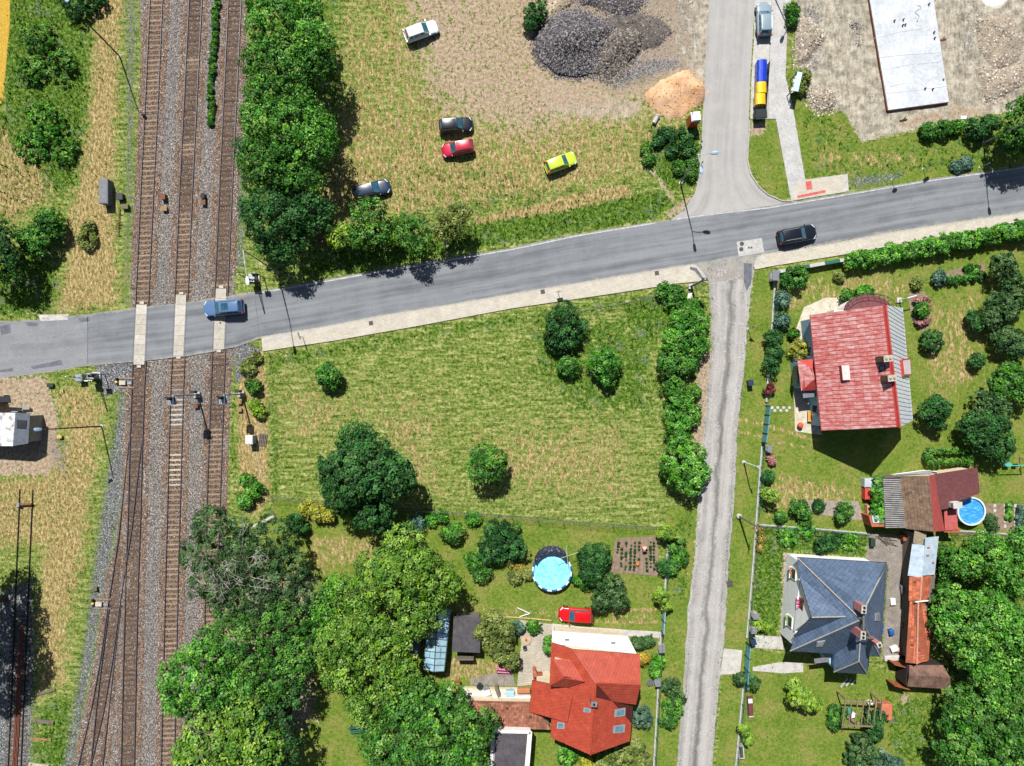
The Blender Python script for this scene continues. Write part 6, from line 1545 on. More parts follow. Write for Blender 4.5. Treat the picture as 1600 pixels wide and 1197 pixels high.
mound('sand_pile', 'orange sand pile beside the side street', [(1004, 148), (1030, 128), (1062, 112), (1078, 108), (1086, 122), (1098, 132), (1102, 150), (1096, 164), (1082, 170), (1068, 184), (1044, 190), (1026, 178), (1012, 160)], .8, .5, M_op, 25, ridge=[(1090, 140, 2.2, .7), (1050, 135, 3, .4), (1072, 148, 1.8, -.55)], stones=260, stm=M_ops, stsz=.1)
for lab, poly, h in (('rubble heap at the edge of the path, uppermost on the building site', [(1242, 28), (1262, 26), (1276, 40), (1290, 60), (1280, 74), (1262, 100), (1244, 102), (1240, 60)], .65), ('rubble heap on the grass corner of the building site', [(1260, 146), (1278, 138), (1300, 142), (1310, 158), (1300, 172), (1280, 174), (1266, 160)], .7), ('grey earth heap right of the slab', [(1525, 30), (1580, 20), (1600, 60), (1590, 100), (1550, 110), (1528, 80)], .35), ('low earth bank at the lower right of the slab', [(1520, 100), (1560, 110), (1600, 90), (1610, 130), (1570, 150), (1540, 160), (1530, 130)], .35)):
    mound('rubble_heap', lab, poly, h, .8, M_rb, int(poly[0][0]), nz=.4, stones=600, stm=M_rbs, stsz=.11)
mound('white_lime_heap', 'small heap of white lime at the top right corner', [(1526, -30), (1580, -30), (1576, 4), (1560, 16), (1540, 10), (1528, -4)], .5, .6, mat('white_lime', 'd0cdc6', 'bdb9b1', 2, .95), 31)
for lab, px, py, s_ in (('small grey gravel heap left of the slab, upper one', 1333, 40, 1.0), ('small grey gravel heap left of the slab, lower one', 1340, 72, .9)):
    mound('gravel_heap', lab, [(px + 9 * s_ * math.cos(a), py + 7 * s_ * math.sin(a)) for a in np.arange(0, 6.2, .7)], .25, .4, mat('grey_gravel', '76736f', '5c5a57', 4, .95, bump=.6), px, stones=300, stm=M_gps, stsz=.09)

tl = thing('portable_toilet', 'orange portable toilet with white roof beside the side street', 'portable toilet', (*G(1080, 193), 0), .12)
M_ort2 = mat('orange_plastic', 'b0521c', '954316', 2, .5)
MB().hexa([(-.55, -.55, .12), (.55, -.55, .12), (.55, .55, .12), (-.55, .55, .12), (-.5, -.5, 2.1), (.5, -.5, 2.1), (.5, .5, 2.1), (-.5, .5, 2.1)]).build('cabin', M_ort2, tl, local=True)
MB().hexa([(-.58, -.58, 2.1), (.58, -.58, 2.1), (.58, .58, 2.1), (-.58, .58, 2.1), (-.46, -.46, 2.28), (.46, -.46, 2.28), (.46, .46, 2.28), (-.46, .46, 2.28)]).build('roof', mat('white_plastic', 'cfcfcf', 'bcbcbc', 2, .5), tl, local=True)
MB().box(0, -.56, 1.05, .8, .04, 1.8).build('door', M_ort2, tl, local=True); MB().box(0, 0, .06, 1.2, 1.2, .12).build('skid', M_dark, tl, local=True); MB().tube([(-.4, .4, 2.2), (-.4, .4, 2.5)], .05, 7).build('vent_pipe', M_dark, tl, local=True)
cp = thing('concrete_pipe', 'short grey concrete pipe lying by the sand pile', 'pipe', (*G(1024, 188), 0), 1.1); MB().tube([(-.5, 0, .25), (.5, 0, .25)], .25, 12).build('shell', M_conc, cp, local=True); MB().tube([(.42, 0, .25), (.54, 0, .25)], .3, 12).build('socket', M_conc, cp, local=True)

# recycling containers
def container(label, px, py, m, lidm):
    c = W(px, py, 1.2); t_ = thing('recycling_container', label, 'recycling container', (c.x, c.y, .05), .02, 'recycling containers')
    MB().hexa([(-.5, -.58, .2), (.5, -.58, .2), (.5, .58, .2), (-.5, .58, .2), (-.58, -.64, 1.05), (.58, -.64, 1.05), (.58, .64, 1.05), (-.58, .64, 1.05)]).build('tub', m, t_, local=True)
    vs = []; n = 9
    for s in (-.64, .64):
        for k in range(n): a = math.pi * k / (n - 1); vs.append((.6 * math.cos(a), s, 1.06 + .36 * math.sin(a)))
    MB().add(vs, [(k, k + 1, n + k + 1, n + k) for k in range(n - 1)] + [tuple(range(n))[::-1], tuple(range(n, 2 * n))]).build('lid', lidm, t_, smooth=False, local=True)
    for sx in (-.4, .4):
        for sy in (-.5, .5): MB().tube([(sx, sy - .04, .1), (sx, sy + .04, .1)], .1, 8).build('castor', M_tyre, t_, local=True)
    for s in (-1, 1): MB().tube([(s * .62, -.3, .95), (s * .66, 0, .95), (s * .62, .3, .95)], .025, 5).build('handle', M_dark, t_, local=True)
M_bl = mat('blue_bin_plastic', '0d35a8', '0b2c8c', 2, .25, .5); M_yl = mat('yellow_bin_plastic', 'd0a80a', 'b89308', 2, .3, .5)
for lab, py, m, px in (('blue recycling container, uppermost in the row', 102.5, M_bl, 1191), ('blue recycling container, second in the row', 119.5, M_bl, 1190.5), ('yellow recycling container, third in the row', 137, M_yl, 1190), ('yellow recycling container, lowest in the row', 155, M_yl, 1188.5)): container(lab, px, py, m, m)
t_ = thing('waste_container', 'dark grey waste bin at the lower end of the recycling row', 'waste bin', (*W(1188.5, 178, 1.0).xy, .05), .05)
MB().hexa([(-.62, -.42, .15), (.62, -.42, .15), (.62, .42, .15), (-.62, .42, .15), (-.7, -.5, 1.0), (.7, -.5, 1.0), (.7, .5, 1.0), (-.7, .5, 1.0)]).build('tub', M_dark, t_, local=True)
MB().hexa([(-.74, -.54, 1.0), (.74, -.54, 1.0), (.74, .54, 1.0), (-.74, .54, 1.0), (-.62, -.5, 1.12), (.62, -.5, 1.12), (.66, .46, 1.25), (-.66, .46, 1.25)]).build('lid', M_dark, t_, local=True); MB().tube([(-.6, -.58, .98), (.6, -.58, .98)], .025, 5).build('handle', M_wht, t_, local=True)
for s in (-.5, .5): MB().tube([(s, -.3, .1), (s + .06, -.3, .1)], .1, 8).build('castor', M_tyre, t_, local=True)
t_ = thing('container_screen', 'low dark slatted screen behind the recycling containers', 'screen', (*G(1190, 140), 0))
a, b = Vector((*G(1193, 103), 0)), Vector((*G(1187, 180), 0)); a.x += .35; b.x += .35
for k in range(6):
    p = a.lerp(b, k / 5); MB().box(p.x, p.y, .6, .06, .06, 1.15).build('post', M_dark, t_)
for k in range(5): q = (b - a); c = (a + b) / 2; MB().box(c.x, c.y, .2 + .22 * k, q.length, .03, .16, math.atan2(q.y, q.x)).build('slat', M_dark, t_)
ib = thing('information_board', 'white two panel information board beside the path', 'information board', (*G(1232, 138), 0), 1.35)
for s in (-1.0, 0, 1.0): MB().box(s, 0, .8, .08, .08, 1.6).build('post', M_dark, ib, local=True)
for s in (-.52, .52): MB().hexa([(s - .5, -.12, 1.0), (s + .5, -.12, 1.0), (s + .5, -.06, .98), (s - .5, -.06, .98), (s - .5, -.55, 1.9), (s + .5, -.55, 1.9), (s + .5, -.49, 1.94), (s - .5, -.49, 1.94)]).build('panel', M_wht, ib, local=True)
MB().box(0, -.3, 1.98, 2.3, .6, .05).build('roof', mat('pale_blue_sheet', 'a9bac6', '95a8b5', 2, .5), ib, local=True)

# ------------------------------------------------------------------ pools
def ring_mesh(cx, cy, r0, r1, z0, z1, n=36):
    return MB().lathe(cx, cy, [(r1, z0), (r1, z1), (r0, z1), (r0, z0)], n, False)
M_pw = mat('blue_pool_liner', '1d5c96', '174b7d', 3, .4); M_prim = mat('white_pool_rim', 'b9c2c8', 'a2adb4', 4, .4)
t = NT('pool_water_cyan'); co = t.coord(); t.bsdf(t.mix(t.ramp(t.voro(co, 2.6, 'Distance', 'SMOOTH_F1'), [(.15, (0, 0, 0)), (.5, (.5, .5, .5))]), t.ramp(t.noise(co, .5, 3, .5), [(.35, lin('4fa6c4')), (.65, lin('6ab8d0'))]), lin('96d2e2')), .08, 0, .5, t.bump(t.noise(co, 3, 2, .5), .12, .03)); M_wat = t.m  # paler cell pattern is light caustics painted into the water colour
cx, cy, _ = W(862.5, 893, 1.0); pr = 2.32
p1_ = thing('swimming_pool', 'round garden pool with turquoise water and black cover bunched at its edge', 'pool', (cx, cy, 0))
for k in range(24):
    a0, a1 = 2 * math.pi * k / 24, 2 * math.pi * (k + 1) / 24
    P4 = [(cx + pr * math.cos(a) , cy + pr * math.sin(a)) for a in (a0, a1)]; Q4 = [(cx + (pr - .05) * math.cos(a), cy + (pr - .05) * math.sin(a)) for a in (a1, a0)]
    MB().prism(P4 + Q4, 0, .98).build('wall_panel', M_pw, p1_)
    e0, e1_ = a0 + .012, a1 - .012
    P5 = [(cx + (pr + .07) * math.cos(a), cy + (pr + .07) * math.sin(a)) for a in (e0, e1_)] + [(cx + (pr - .1) * math.cos(a), cy + (pr - .1) * math.sin(a)) for a in (e1_, e0)]
    MB().prism(P5, .985, 1.05).build('rim_tube', M_prim if k % 2 else mat('navy_rim', '2a4a70', '22405f', 4, .4), p1_)
MB().lathe(cx, cy, [(pr - .06, .02), (pr - .06, .72), (pr - .07, .721)], 40).build('water', M_wat, p1_)
# bunched cover
r = random.Random(3); vs = []; fs = []; nu, nv = 34, 8
for i in range(nu):
    a = math.radians(35 + 118 * i / (nu - 1))
    for j in range(nv):
        f = j / (nv - 1); rr = pr - .35 + f * 1.05 * math.sin(math.pi * (i + .5) / nu) ** .5; z = 1.06 + .28 * math.sin(math.pi * f) * r.uniform(.5, 1.4) - (.5 * max(0, f - .6))
        vs.append((cx + rr * math.cos(a) + r.uniform(-.04, .04), cy + rr * math.sin(a) + r.uniform(-.04, .04), z))
for i in range(nu - 1):
    for j in range(nv - 1): fs.append((i * nv + j, (i + 1) * nv + j, (i + 1) * nv + j + 1, i * nv + j + 1))
cv = MB().add(vs, fs).build('pool_cover', mat('black_tarpaulin', '1b1e28', '2d3342', 6, .35, .5), p1_); cv.modifiers.new('thick', 'SOLIDIFY').thickness = .03
lx, ly = cx, cy - pr - .1
flt = MB().lathe(lx, ly, [(.22, .0), (.22, .5), (.14, .6)], 12).build('filter_pump', mat('pump_blue', '234a78', '1b3c62', 4, .5), p1_)
cx, cy, _ = W(1518.3, 799, 1.1); pr = 1.62
p2_ = thing('swimming_pool', 'round garden pool with deep blue water and white rim beside the maroon roof', 'pool', (cx, cy, 0))
ring_mesh(cx, cy, pr - .04, pr, 0, 1.05).build('wall', mat('pool_wall_white', 'b4bac0', '9da4aa', 3, .5), p2_)
ring_mesh(cx, cy, pr - .1, pr + .08, 1.05, 1.11).build('rim', M_prim, p2_)
t = NT('pool_water_blue'); co = t.coord(); t.bsdf(t.ramp(t.noise(co, 1.4, 4, .6, stretch=(.7, (1, 3, 1))), [(.42, lin('2f78bd')), (.6, lin('4a92cf')), (.72, lin('8ab8de'))]), .1, 0, .5); M_wat2 = t.m
MB().lathe(cx, cy, [(pr - .045, .02), (pr - .045, .9), (pr - .06, .901)], 40).build('water', M_wat2, p2_)

# ------------------------------------------------------------------ fences
M_fgreen = mat('green_fence', '1f5a4a', '184639', 4, .6); M_fgrey = mat('grey_wire', '5d5f5a', '4a4c48', 4, .6); M_base = mat('fence_base_concrete', 'a5a49c', '8d8c84', 2, .9); M_teal = mat('teal_gate_paint', '4f8a90', '3f747a', 3, .5)
def fence(label, pts, h, postm, wirem, base=0.0, sp=2.5, wires=6, vert=.35, cat='fence', skip=()):
    P_ = [Vector((*G(*p), 0)) for p in pts]; mid = P_[len(P_) // 2]
    t_ = thing('fence', label, cat, mid, 0, None)
    for i in range(len(P_) - 1):
        a, b = P_[i], P_[i + 1]; L = (b - a).length; n = max(1, round(L / sp)); d = (b - a) / L; ang = math.atan2(d.y, d.x)
        for k in range(n):
            if (i, k) in skip: continue
            p, q = a + d * (L * k / n), a + d * (L * (k + 1) / n); c = (p + q) / 2; l_ = L / n
            MB().tube([p, p + Vector((0, 0, h + base))], .035, 6).build('post', postm, t_)
            if base: MB().box(c.x, c.y, base / 2, l_ - .01, .22, base, ang).build('base_slab', M_base, t_)
            mb = MB()
            for w in range(wires):
                z = base + .05 + (h - .08) * w / (wires - 1); mb.box(c.x, c.y, z, l_, .012, .012 if w not in (0, wires - 1) else .03, ang)
            nv = int(l_ / vert)
            for v in range(nv):
                s_ = p + d * ((v + .5) * l_ / nv); mb.box(s_.x, s_.y, base + h / 2, .01, .012, h - .06, ang)
            mb.build('mesh_panel', wirem, t_)
    return t_
def gate(label, p, q, h, m, n=2):
    a, b = Vector((*G(*p), 0)), Vector((*G(*q), 0)); t_ = thing('gate', label, 'gate', (a + b) / 2)
    d = (b - a); L = d.length; d = d / L; ang = math.atan2(d.y, d.x); nr = Vector((-d.y, d.x, 0))
    for k in range(n + 1):
        s_ = a + d * (L * k / n); MB().box(s_.x, s_.y, h / 2 + .05, .12, .12, h + .1).build('gate_post', M_dark, t_)
    for k in range(n):
        c = a + d * (L * (k + .5) / n); MB().box(c.x, c.y, h / 2 + .1, L / n - .16, .05, h - .1, ang).build('gate_leaf', m, t_); MB().box(c.x, c.y, h + .06, L / n - .14, .09, .05, ang).build('top_rail', m, t_)
fence('green wire mesh fence on a concrete base along the lane, upper stretch', [(1211, 427), (1205, 512), (1199, 590), (1196.5, 628)], 1.4, M_fgreen, M_fgreen, .3)
gate('teal sheet gate in the lane fence below the red roofed house', (1196.5, 634), (1190, 691), 1.5, M_teal, 4)
fence('green wire mesh fence on a concrete base along the lane, middle stretch', [(1189.5, 697), (1180, 824), (1176, 880), (1166, 996)], 1.4, M_fgreen, M_fgreen, .3)
gate('teal double gate in the lane fence at the slate roofed house', (1165.5, 1003), (1161.5, 1062), 1.5, M_teal, 3)
fence('green wire mesh fence on a concrete base along the lane, lowest stretch', [(1161, 1066), (1149, 1195), (1144, 1260)], 1.4, M_fgreen, M_fgreen, .3)
fence('thin wire fence along the lower edge of the meadow', [(425, 776), (515, 783), (660, 796), (800, 806), (920, 817), (1030, 824)], 1.4, M_fgrey, M_fgrey, 0, 3.2, 7, .28)
fence('green fence along the gravel lane beside the vegetable garden', [(1044, 838), (1040, 900), (1036, 960)], 1.3, M_fgreen, M_fgreen, .25)
gate('pale blue gate beside the bright red car drive', (1035.5, 948), (1033, 985), 1.4, mat('pale_blue_gate', '7fa0aa', '6d8f99', 3, .5), 2)
fence('green fence along the lane beside the orange roofed house', [(1032, 990), (1027, 1090), (1022, 1180), (1018, 1250)], 1.3, M_fgreen, M_fgreen, .3)
fence('dark green fence between the two right hand gardens', [(1184, 820), (1270, 826), (1358, 834)], 1.3, M_fgreen, M_fgreen, .15)
fence('board topped dark fence right of the sheds', [(1484, 829), (1540, 832), (1680, 843)], 1.5, M_old, M_old, .2, 2.5, 12, .2)
fence('thin wire fence along the pavement at the top of the meadow', [(900, 488), (1000, 470), (1100, 442)], 1.2, M_fgrey, M_fgrey, 0, 3.2, 5, .4)
wl = thing('garden_wall', 'low grey garden wall between pavement and garden at the right', 'wall', W(1270, 415, 0))
for k in range(5):
    a, b = Vector(G(1213 + k * 23.4, 426 - k * 4.2)), Vector(G(1213 + (k + 1) * 23.4, 426 - (k + 1) * 4.2)); c = (a + b) / 2; d = b - a
    MB().box(c.x, c.y, .45, d.length - .03, .3, .9, math.atan2(d.y, d.x)).build('wall_block', M_base, wl); MB().box(c.x, c.y, .93, d.length - .02, .4, .07, math.atan2(d.y, d.x)).build('coping', M_fgreen if k % 2 else M_base, wl)
for lab, px, py, sx, sy, sz2 in (('grey meter pillar at the corner of the right garden', 1205.5, 433, .7, 1.1, 1.3), ('grey meter box in the lane fence near the slate roofed house, upper one', 1176, 958, .6, .6, 1.2), ('grey meter box in the lane fence near the slate roofed house, lower one', 1172, 980, .6, .6, 1.2), ('white letter box pillar inside the lane fence near the flowers', 1197, 700, .45, .7, 1.2), ('pale pillar at the green fence corner left of the lane', 1031, 1008, .6, .8, 1.2), ('beige pillar in the fence beside the orange roofed house', 1025, 1060, .6, .8, 1.2)):
    t_ = thing('meter_pillar', lab, 'pillar', (*G(px, py), 0), 0, 'meter pillars'); MB().box(0, 0, sz2 / 2, sx, sy, sz2).build('case', M_conc, t_, local=True); MB().box(0, 0, sz2 + .04, sx + .1, sy + .1, .08).build('cap', M_cab, t_, local=True); MB().box(-sx / 2 - .01, 0, sz2 * .6, .03, sy * .7, sz2 * .5).build('door', M_wht, t_, local=True)
t_ = thing('waste_bin', 'dark blue wheeled bin on the grass beside the lane', 'bin', (*G(1169, 598), 0), .1); MB().hexa([(-.22, -.26, .06), (.22, -.26, .06), (.22, .26, .06), (-.22, .26, .06), (-.28, -.32, .95), (.28, -.32, .95), (.28, .32, .95), (-.28, .32, .95)]).build('tub', M_dark, t_, local=True); MB().box(0, 0, .99, .62, .7, .08).build('lid', mat('navy_bin', '20304a', '1a273c', 3, .5), t_, local=True)
t_ = thing('waste_bin', 'dark bin beside the lane gate of the slate roofed house', 'bin', (*G(1173, 999), 0), .3); MB().hexa([(-.22, -.26, .06), (.22, -.26, .06), (.22, .26, .06), (-.22, .26, .06), (-.28, -.32, .95), (.28, -.32, .95), (.28, .32, .95), (-.28, .32, .95)]).build('tub', M_dark, t_, local=True); MB().box(0, 0, .99, .62, .7, .08).build('lid', MATS['navy_bin'], t_, local=True)
sheet('drain_grate', [(1135, 908), (1145, 907), (1146, 917), (1136, 918)], .03, M_man, parent=lane)

# ------------------------------------------------------------------ gardens: beds, furniture and odds and ends
M_bed = mat('tilled_soil', '7d6c5c', '655647', 2.2, .95, bump=.5, fine=.3)
vb = sheet('vegetable_bed', [(962, 841), (1027, 838), (1029, 900), (953, 894)], .05, M_bed, kind='structure', thick=.05)
for k in range(9):
    f = (k + .6) / 9.4; a = Vector((*G(962 + 64 * f, 842), .06)); b = Vector((*G(954 + 73 * f, 896), .06)); MB().tube([a, b], .07, 5).build('furrow', M_bed, vb)
sheet('flower_bed', [(1418, 458), (1446, 455), (1452, 512), (1440, 518), (1424, 500)], .02, M_bed)
sheet('flower_bed', [(1475, 425), (1538, 410), (1540, 432), (1480, 442)], .02, M_bed)
sheet('mulch_bed', [(1235, 781), (1340, 783), (1352, 812), (1330, 812), (1240, 796)], .02, mat('bark_mulch', '8c8178', '70665e', 3, .95, bump=.6, fine=.4))
sheet('vegetable_bed', [(1541, 786), (1680, 790), (1680, 832), (1541, 828)], .02, M_bed)
for j, cx_ in enumerate((1554, 1570, 1586)):
    for i in range(5): px, py = cx_, 790 + i * 8; sheet('stepping_slab', [(px - 2, py - 2.4), (px + 2, py - 2.4), (px + 2, py + 2.4), (px - 2, py + 2.4)], .05, M_conc, label='pale square stepping slab between the vegetable rows')
for i in range(7):
    px, py = 1206 + i * 4.6, 637 + (4.5 if i % 2 else 0); mb = MB(); mb.lathe(*G(px, py), [(.2, 0), (.2, .04), (.17, .05)], 8); o = mb.build('stepping_stone', M_conc); tag(o, None, None, None, 'structure')
ms = thing('millstone', 'round pale millstone lying on the patio', 'millstone', (*G(822, 999), 0)); MB().lathe(0, 0, [(.62, .03), (.66, .12), (.64, .2), (.14, .21), (.12, .1)], 24).build('stone', mat('millstone_beige', 'a6947c', '8d7c66', 3, .9, fine=.3), ms, local=True); MB().lathe(0, 0, [(.13, .12), (.14, .3), (.08, .34)], 10).build('hub', M_rustsheet, ms, local=True)
t_ = thing('dark_urn', 'small dark urn beside the millstone', 'urn', (*G(820, 1011), 0)); MB().lathe(0, 0, [(.12, .03), (.24, .2), (.2, .42), (.24, .45), (.12, .4)], 12).build('bowl', M_dark, t_, local=True); MB().lathe(0, 0, [(.16, 0), (.16, .04), (.1, .06)], 10).build('foot', M_dark, t_, local=True)
gw = thing('garden_bench', 'pink patterned garden bench under the small walnut tree', 'bench', (*G(787, 1045), 0), -.05)
M_pk = mat('pink_fabric', 'a03058', 'c88aa0', 8, .8)
MB().box(0, 0, .45, 1.7, .6, .12).build('seat', M_pk, gw, local=True); MB().box(0, .32, .8, 1.7, .12, .6).build('backrest', M_pk, gw, local=True)
for s in (-.8, .8): MB().box(s, 0, .3, .06, .6, .6).build('leg', M_dark, gw, local=True)
for lab, p in (('white metal ladder shaped trellis lying on the lawn', [(808, 949), (828, 958), (812, 963)]),):
    t_ = thing('trellis', lab, 'trellis', (*G(818, 957), 0)); 
    for i in range(2): MB().tube([(*G(*p[i]), .15), (*G(*p[i + 1]), .15)], .06, 6).build('rail', M_wht, t_)
tm = thing('long_timber', 'long pale timber lying along the lawn edge', 'timber', (*G(810, 966), 0)); MB().tube([(*G(730, 961), .1), (*G(800, 964), .1), (*G(862, 969), .1)], .07, 6).build('pole', mat('pale_timber', 'b59a6c', '9c8258', 3, .8), tm); MB().box(*G(862, 969), .1, .3, .2, .1).build('end_block', M_old, tm)
cd = thing('clothes_dryer', 'cross shaped clothes drying pole on the lawn beside the round pool', 'clothes pole', (*G(884, 859), 0)); b = Vector((*G(884, 862), 0)); tp = W(884.5, 843, 2.1); M_cdm = mat('pale_green_metal', '9aa592', '85907e', 3, .6)
MB().tube([b, Vector((b.x, b.y, 2.1))], .05, 6).build('post', M_cdm, cd)
for dx, dy in ((1.3, .45), (-1.3, -.45), (-.1, 1.3), (.1, -1.4)): MB().tube([(b.x, b.y, 2.1), (b.x + dx, b.y + dy, 2.15)], .03, 5).build('arm', M_cdm, cd)
cd = thing('clothes_dryer', 'white topped clothes pole beside the rounded balcony', 'clothes pole', (*G(1404, 469), 0)); b = Vector((*G(1404, 469), 0)); MB().tube([b, b + Vector((0, 0, 2.0))], .06, 6).build('post', M_wht, cd); MB().tube([b + Vector((-.1, 0, 2.0)), b + Vector((1.0, .3, 2.0))], .06, 6).build('arm', M_wht, cd); MB().box(b.x, b.y, .1, .6, .6, .2).build('footing', M_conc, cd)
# swing in the right garden
sw = thing('garden_swing', 'child swing with turquoise seat at the right edge of the garden', 'swing', (*G(1576, 735), 0)); M_tq = mat('turquoise_paint', '3fa59c', '338c84', 3, .5)
a, b = W(1572, 728, 1.9), W(1610, 727, 1.9); MB().tube([a, b], .06, 6).build('top_bar', M_tq, sw)
for p, dx in ((a, -.4), (b, .4)):
    for dy in (-.7, .7): MB().tube([p, (p.x + dx * .2, p.y + dy, 0)], .05, 6).build('leg', M_rustbox, sw)
MB().box(*W(1574, 726, .6).xy, .55, .7, .45, .3).build('seat', M_tq, sw); MB().box(*W(1588, 727, .6).xy, .5, .55, .35, .06).build('seat', M_dark, sw)
for px in (1571, 1577, 1586, 1590): MB().tube([W(px, 728, 1.9), W(px, 728, .55)], .015, 4).build('rope', M_dark, sw)
# pergola
pg = thing('pergola', 'bare timber pergola in the lower right garden', 'pergola', (*G(1345, 1112), 0)); pzz = 2.3
def c6(x, y): return 1300 + x / 9.425, 1070 + y / 9.425
M_pg = mat('grey_pergola_timber', '7a6a58', '615344', 3, .9, stretch=(0, (6, 1, 1)))
def beam(name, p, q, z, w, hh, par, m): 
    a, b = W(*p, z), W(*q, z); d = b - a; c = (a + b) / 2; MB().box(c.x, c.y, z, d.length, w, hh, math.atan2(d.y, d.x)).build(name, m, par)
beam('main_beam', c6(195, 232), c6(745, 262), pzz, .14, .16, pg, M_pg); beam('main_beam', c6(160, 590), c6(600, 615), pzz, .14, .16, pg, M_pg)
for k in range(7): x = 200 + k * 90; beam('rafter', c6(x, 215), c6(x - 55 + k * 4, 640 - k * 22), pzz + .14, .09, .12, pg, M_pg)
for p in (c6(205, 225), c6(715, 250), c6(165, 585), c6(590, 605)): q = W(*p, pzz); MB().box(q.x, q.y, pzz / 2, .12, .12, pzz).build('post', M_pg, pg)
for p, q in ((c6(205, 215), c6(80, 100)), (c6(720, 255), c6(580, 140))):
    a, b = W(*p, pzz - .1), W(*q, .3); MB().tube([a, b], .07, 5).build('brace', M_pg, pg)
clutter('tiled_chest', 'terracotta covered chest at the right side of the pergola', *c6(735, 340), 1.2, 1.9, 1.1, mat('terracotta_sheet', 'aa6248', '92523b', 3, .8), -.03, 'chest', 0)
clutter('garden_chair', 'white plastic seat under the pergola', *c6(290, 430), .5, .5, .42, M_wht, .2, 'seat', 0)
clutter('green_tub', 'teal green tub under the pergola', *c6(240, 365), .45, .6, .4, mat('teal_plastic', '1f8a72', '19735f', 3, .5), 0, 'tub', 0)
clutter('plank_bench', 'narrow plank bench under the pergola', *c6(290, 510), 1.6, .25, .4, M_pg, -.6, 'bench', 0)
clutter('barbecue', 'dark grill standing under the pergola', *c6(490, 360), .5, .5, .8, M_dark, .2, 'grill', 0)
clutter('white_bag', 'white sack beside the pergola', *c6(540, 250), .5, .5, .4, M_wht, .5, 'sack', 0)
# yard clutter
for lab, px, py, sx, sy, sz2, m, rz, cat in (('rusty iron tank in the yard beneath the sheds', 1412, 838, 1.0, .7, .8, M_rustsheet, .1, 'tank'), ('white plastic crate lying in the yard', 1393, 939, .55, .75, .35, M_wht, .1, 'crate'), ('blue tub in the yard by the slate roofed house', 1390, 986, .5, .6, .5, mat('blue_tub', '1f4f8f', '1a4276', 3, .5), .2, 'tub'), ('white sacks heaped in the yard', 1395, 1012, .8, .6, .4, M_wht, .4, 'sacks'), ('pale rubble and boards at the yard end', 1392, 1027, 1.8, .6, .3, M_conc, .05, 'rubble'), ('grey sheet leaning against the long shed', 1409, 920, .6, 1.0, .5, M_cab, .1, 'sheet'), ('wooden boards leaning against the long shed', 1411, 955, .5, 1.2, .6, M_old, -.05, 'boards'), ('dark crate stacked beside the long shed', 1411, 975, .6, .8, .5, M_rustbox, .1, 'crate'), ('pink tub among the sacks in the yard', 1400, 1014, .5, .5, .3, M_pinkch, 0, 'tub'), ('dark green crate below the corner hut', 1360, 846, .5, .9, .6, mat('dark_green_paint', '23382c', '1a2a20', 5, .7), 0, 'crate')):
    clutter('yard_' + cat, lab, px, py, sx, sy, sz2, m, rz, cat, 0.02)
st = thing('stick_pile', 'loose pile of grey sticks in the yard', 'sticks', (*G(1390, 845), 0)); r = random.Random(9)
for k in range(14): a = Vector((*G(1382 + r.uniform(-5, 14), 843 + r.uniform(-5, 8)), r.uniform(.04, .2))); an_ = r.uniform(-.9, .3); L_ = r.uniform(.5, 1.1); MB().tube([a - Vector((math.cos(an_), math.sin(an_), 0)) * L_, a + Vector((math.cos(an_), math.sin(an_), .05)) * L_], .03, 5).build('stick', M_old, st)
t_ = thing('boat_cover', 'long dark and white covered object lying inside the lane fence', 'covered boat', (*G(1171, 1100), 0), .08); MB().hexa([(-.35, -1.4, 0), (.35, -1.4, 0), (.5, 1.0, 0), (-.3, 1.0, 0), (-.25, -1.3, .35), (.25, -1.3, .35), (.35, .9, .4), (-.2, .9, .4)]).build('hull', M_mar, t_, local=True); MB().box(.0, .55, .42, .5, .5, .06).build('patch', M_wht, t_, local=True); MB().box(0, -1.35, .3, .6, .15, .2).build('stern', M_conc, t_, local=True)
t_ = thing('stone_trough', 'grey stone trough at the bottom of the lane fence', 'trough', (*G(1156, 1172), 0), .08); MB().box(0, 0, .25, .7, 1.6, .5).build('block', M_conc, t_, local=True); MB().box(0, 0, .505, .45, 1.3, .02).build('hollow', M_man, t_, local=True)
t_ = thing('round_basin', 'round silver basin beside the fence of the orange roofed house', 'basin', (*G(1015, 1065), 0)); MB().lathe(0, 0, [(.2, 0), (.38, .28), (.34, .3), (.2, .12)], 18).build('bowl', M_rim, t_, local=True); MB().lathe(0, 0, [(.39, .27), (.41, .3), (.39, .32)], 18).build('rim', M_rim, t_, local=True)
t_ = thing('green_bench', 'dark green bench on the lawn clearing at the bottom', 'bench', (*G(562, 1137), 0), .1)
for k in range(3): MB().box(0, -.3 + .25 * k, .45, 2.2, .2, .05).build('seat_slat', mat('dark_green_bench', '2c5a48', '22483a', 4, .7), t_, local=True)
MB().box(0, .45, .8, 2.2, .05, .5).build('backrest', MATS['dark_green_bench'], t_, local=True)
for s in (-.9, .9): MB().box(s, .05, .22, .08, .8, .42).build('leg', M_dark, t_, local=True)
t_ = thing('brick_barbecue', 'brick garden barbecue beside the orange roofed house', 'barbecue', (*G(840, 1053), 0), .05); MB().box(0, 0, .45, 1.1, .6, .9).build('hearth', MATS['red_brick'], t_, local=True); MB().box(-.3, .55, .6, .35, .8, 1.2, .3).build('side_wall', mat('orange_brick', '9c5a40', '824a34', 3, .9), t_, local=True); MB().box(0, 0, .92, .8, .4, .04).build('grate', M_black, t_, local=True)
lg_ = thing('cut_log', 'cut pale birch log at the meadow corner', 'log', (*G(409, 815), 0)); MB().tube([(*G(398, 822), .35), (*G(430, 806), .2)], .2, 10).build('trunk', mat('birch_bark', 'a9a59c', '77736b', 3, .9, stretch=(.5, (1, 5, 1))), lg_); MB().tube([(*G(430.2, 805.9), .2), (*G(430.9, 805.5), .2)], .17, 10).build('cut_face', mat('cut_wood', 'a88a62', '8d7250', 5, .9), lg_)
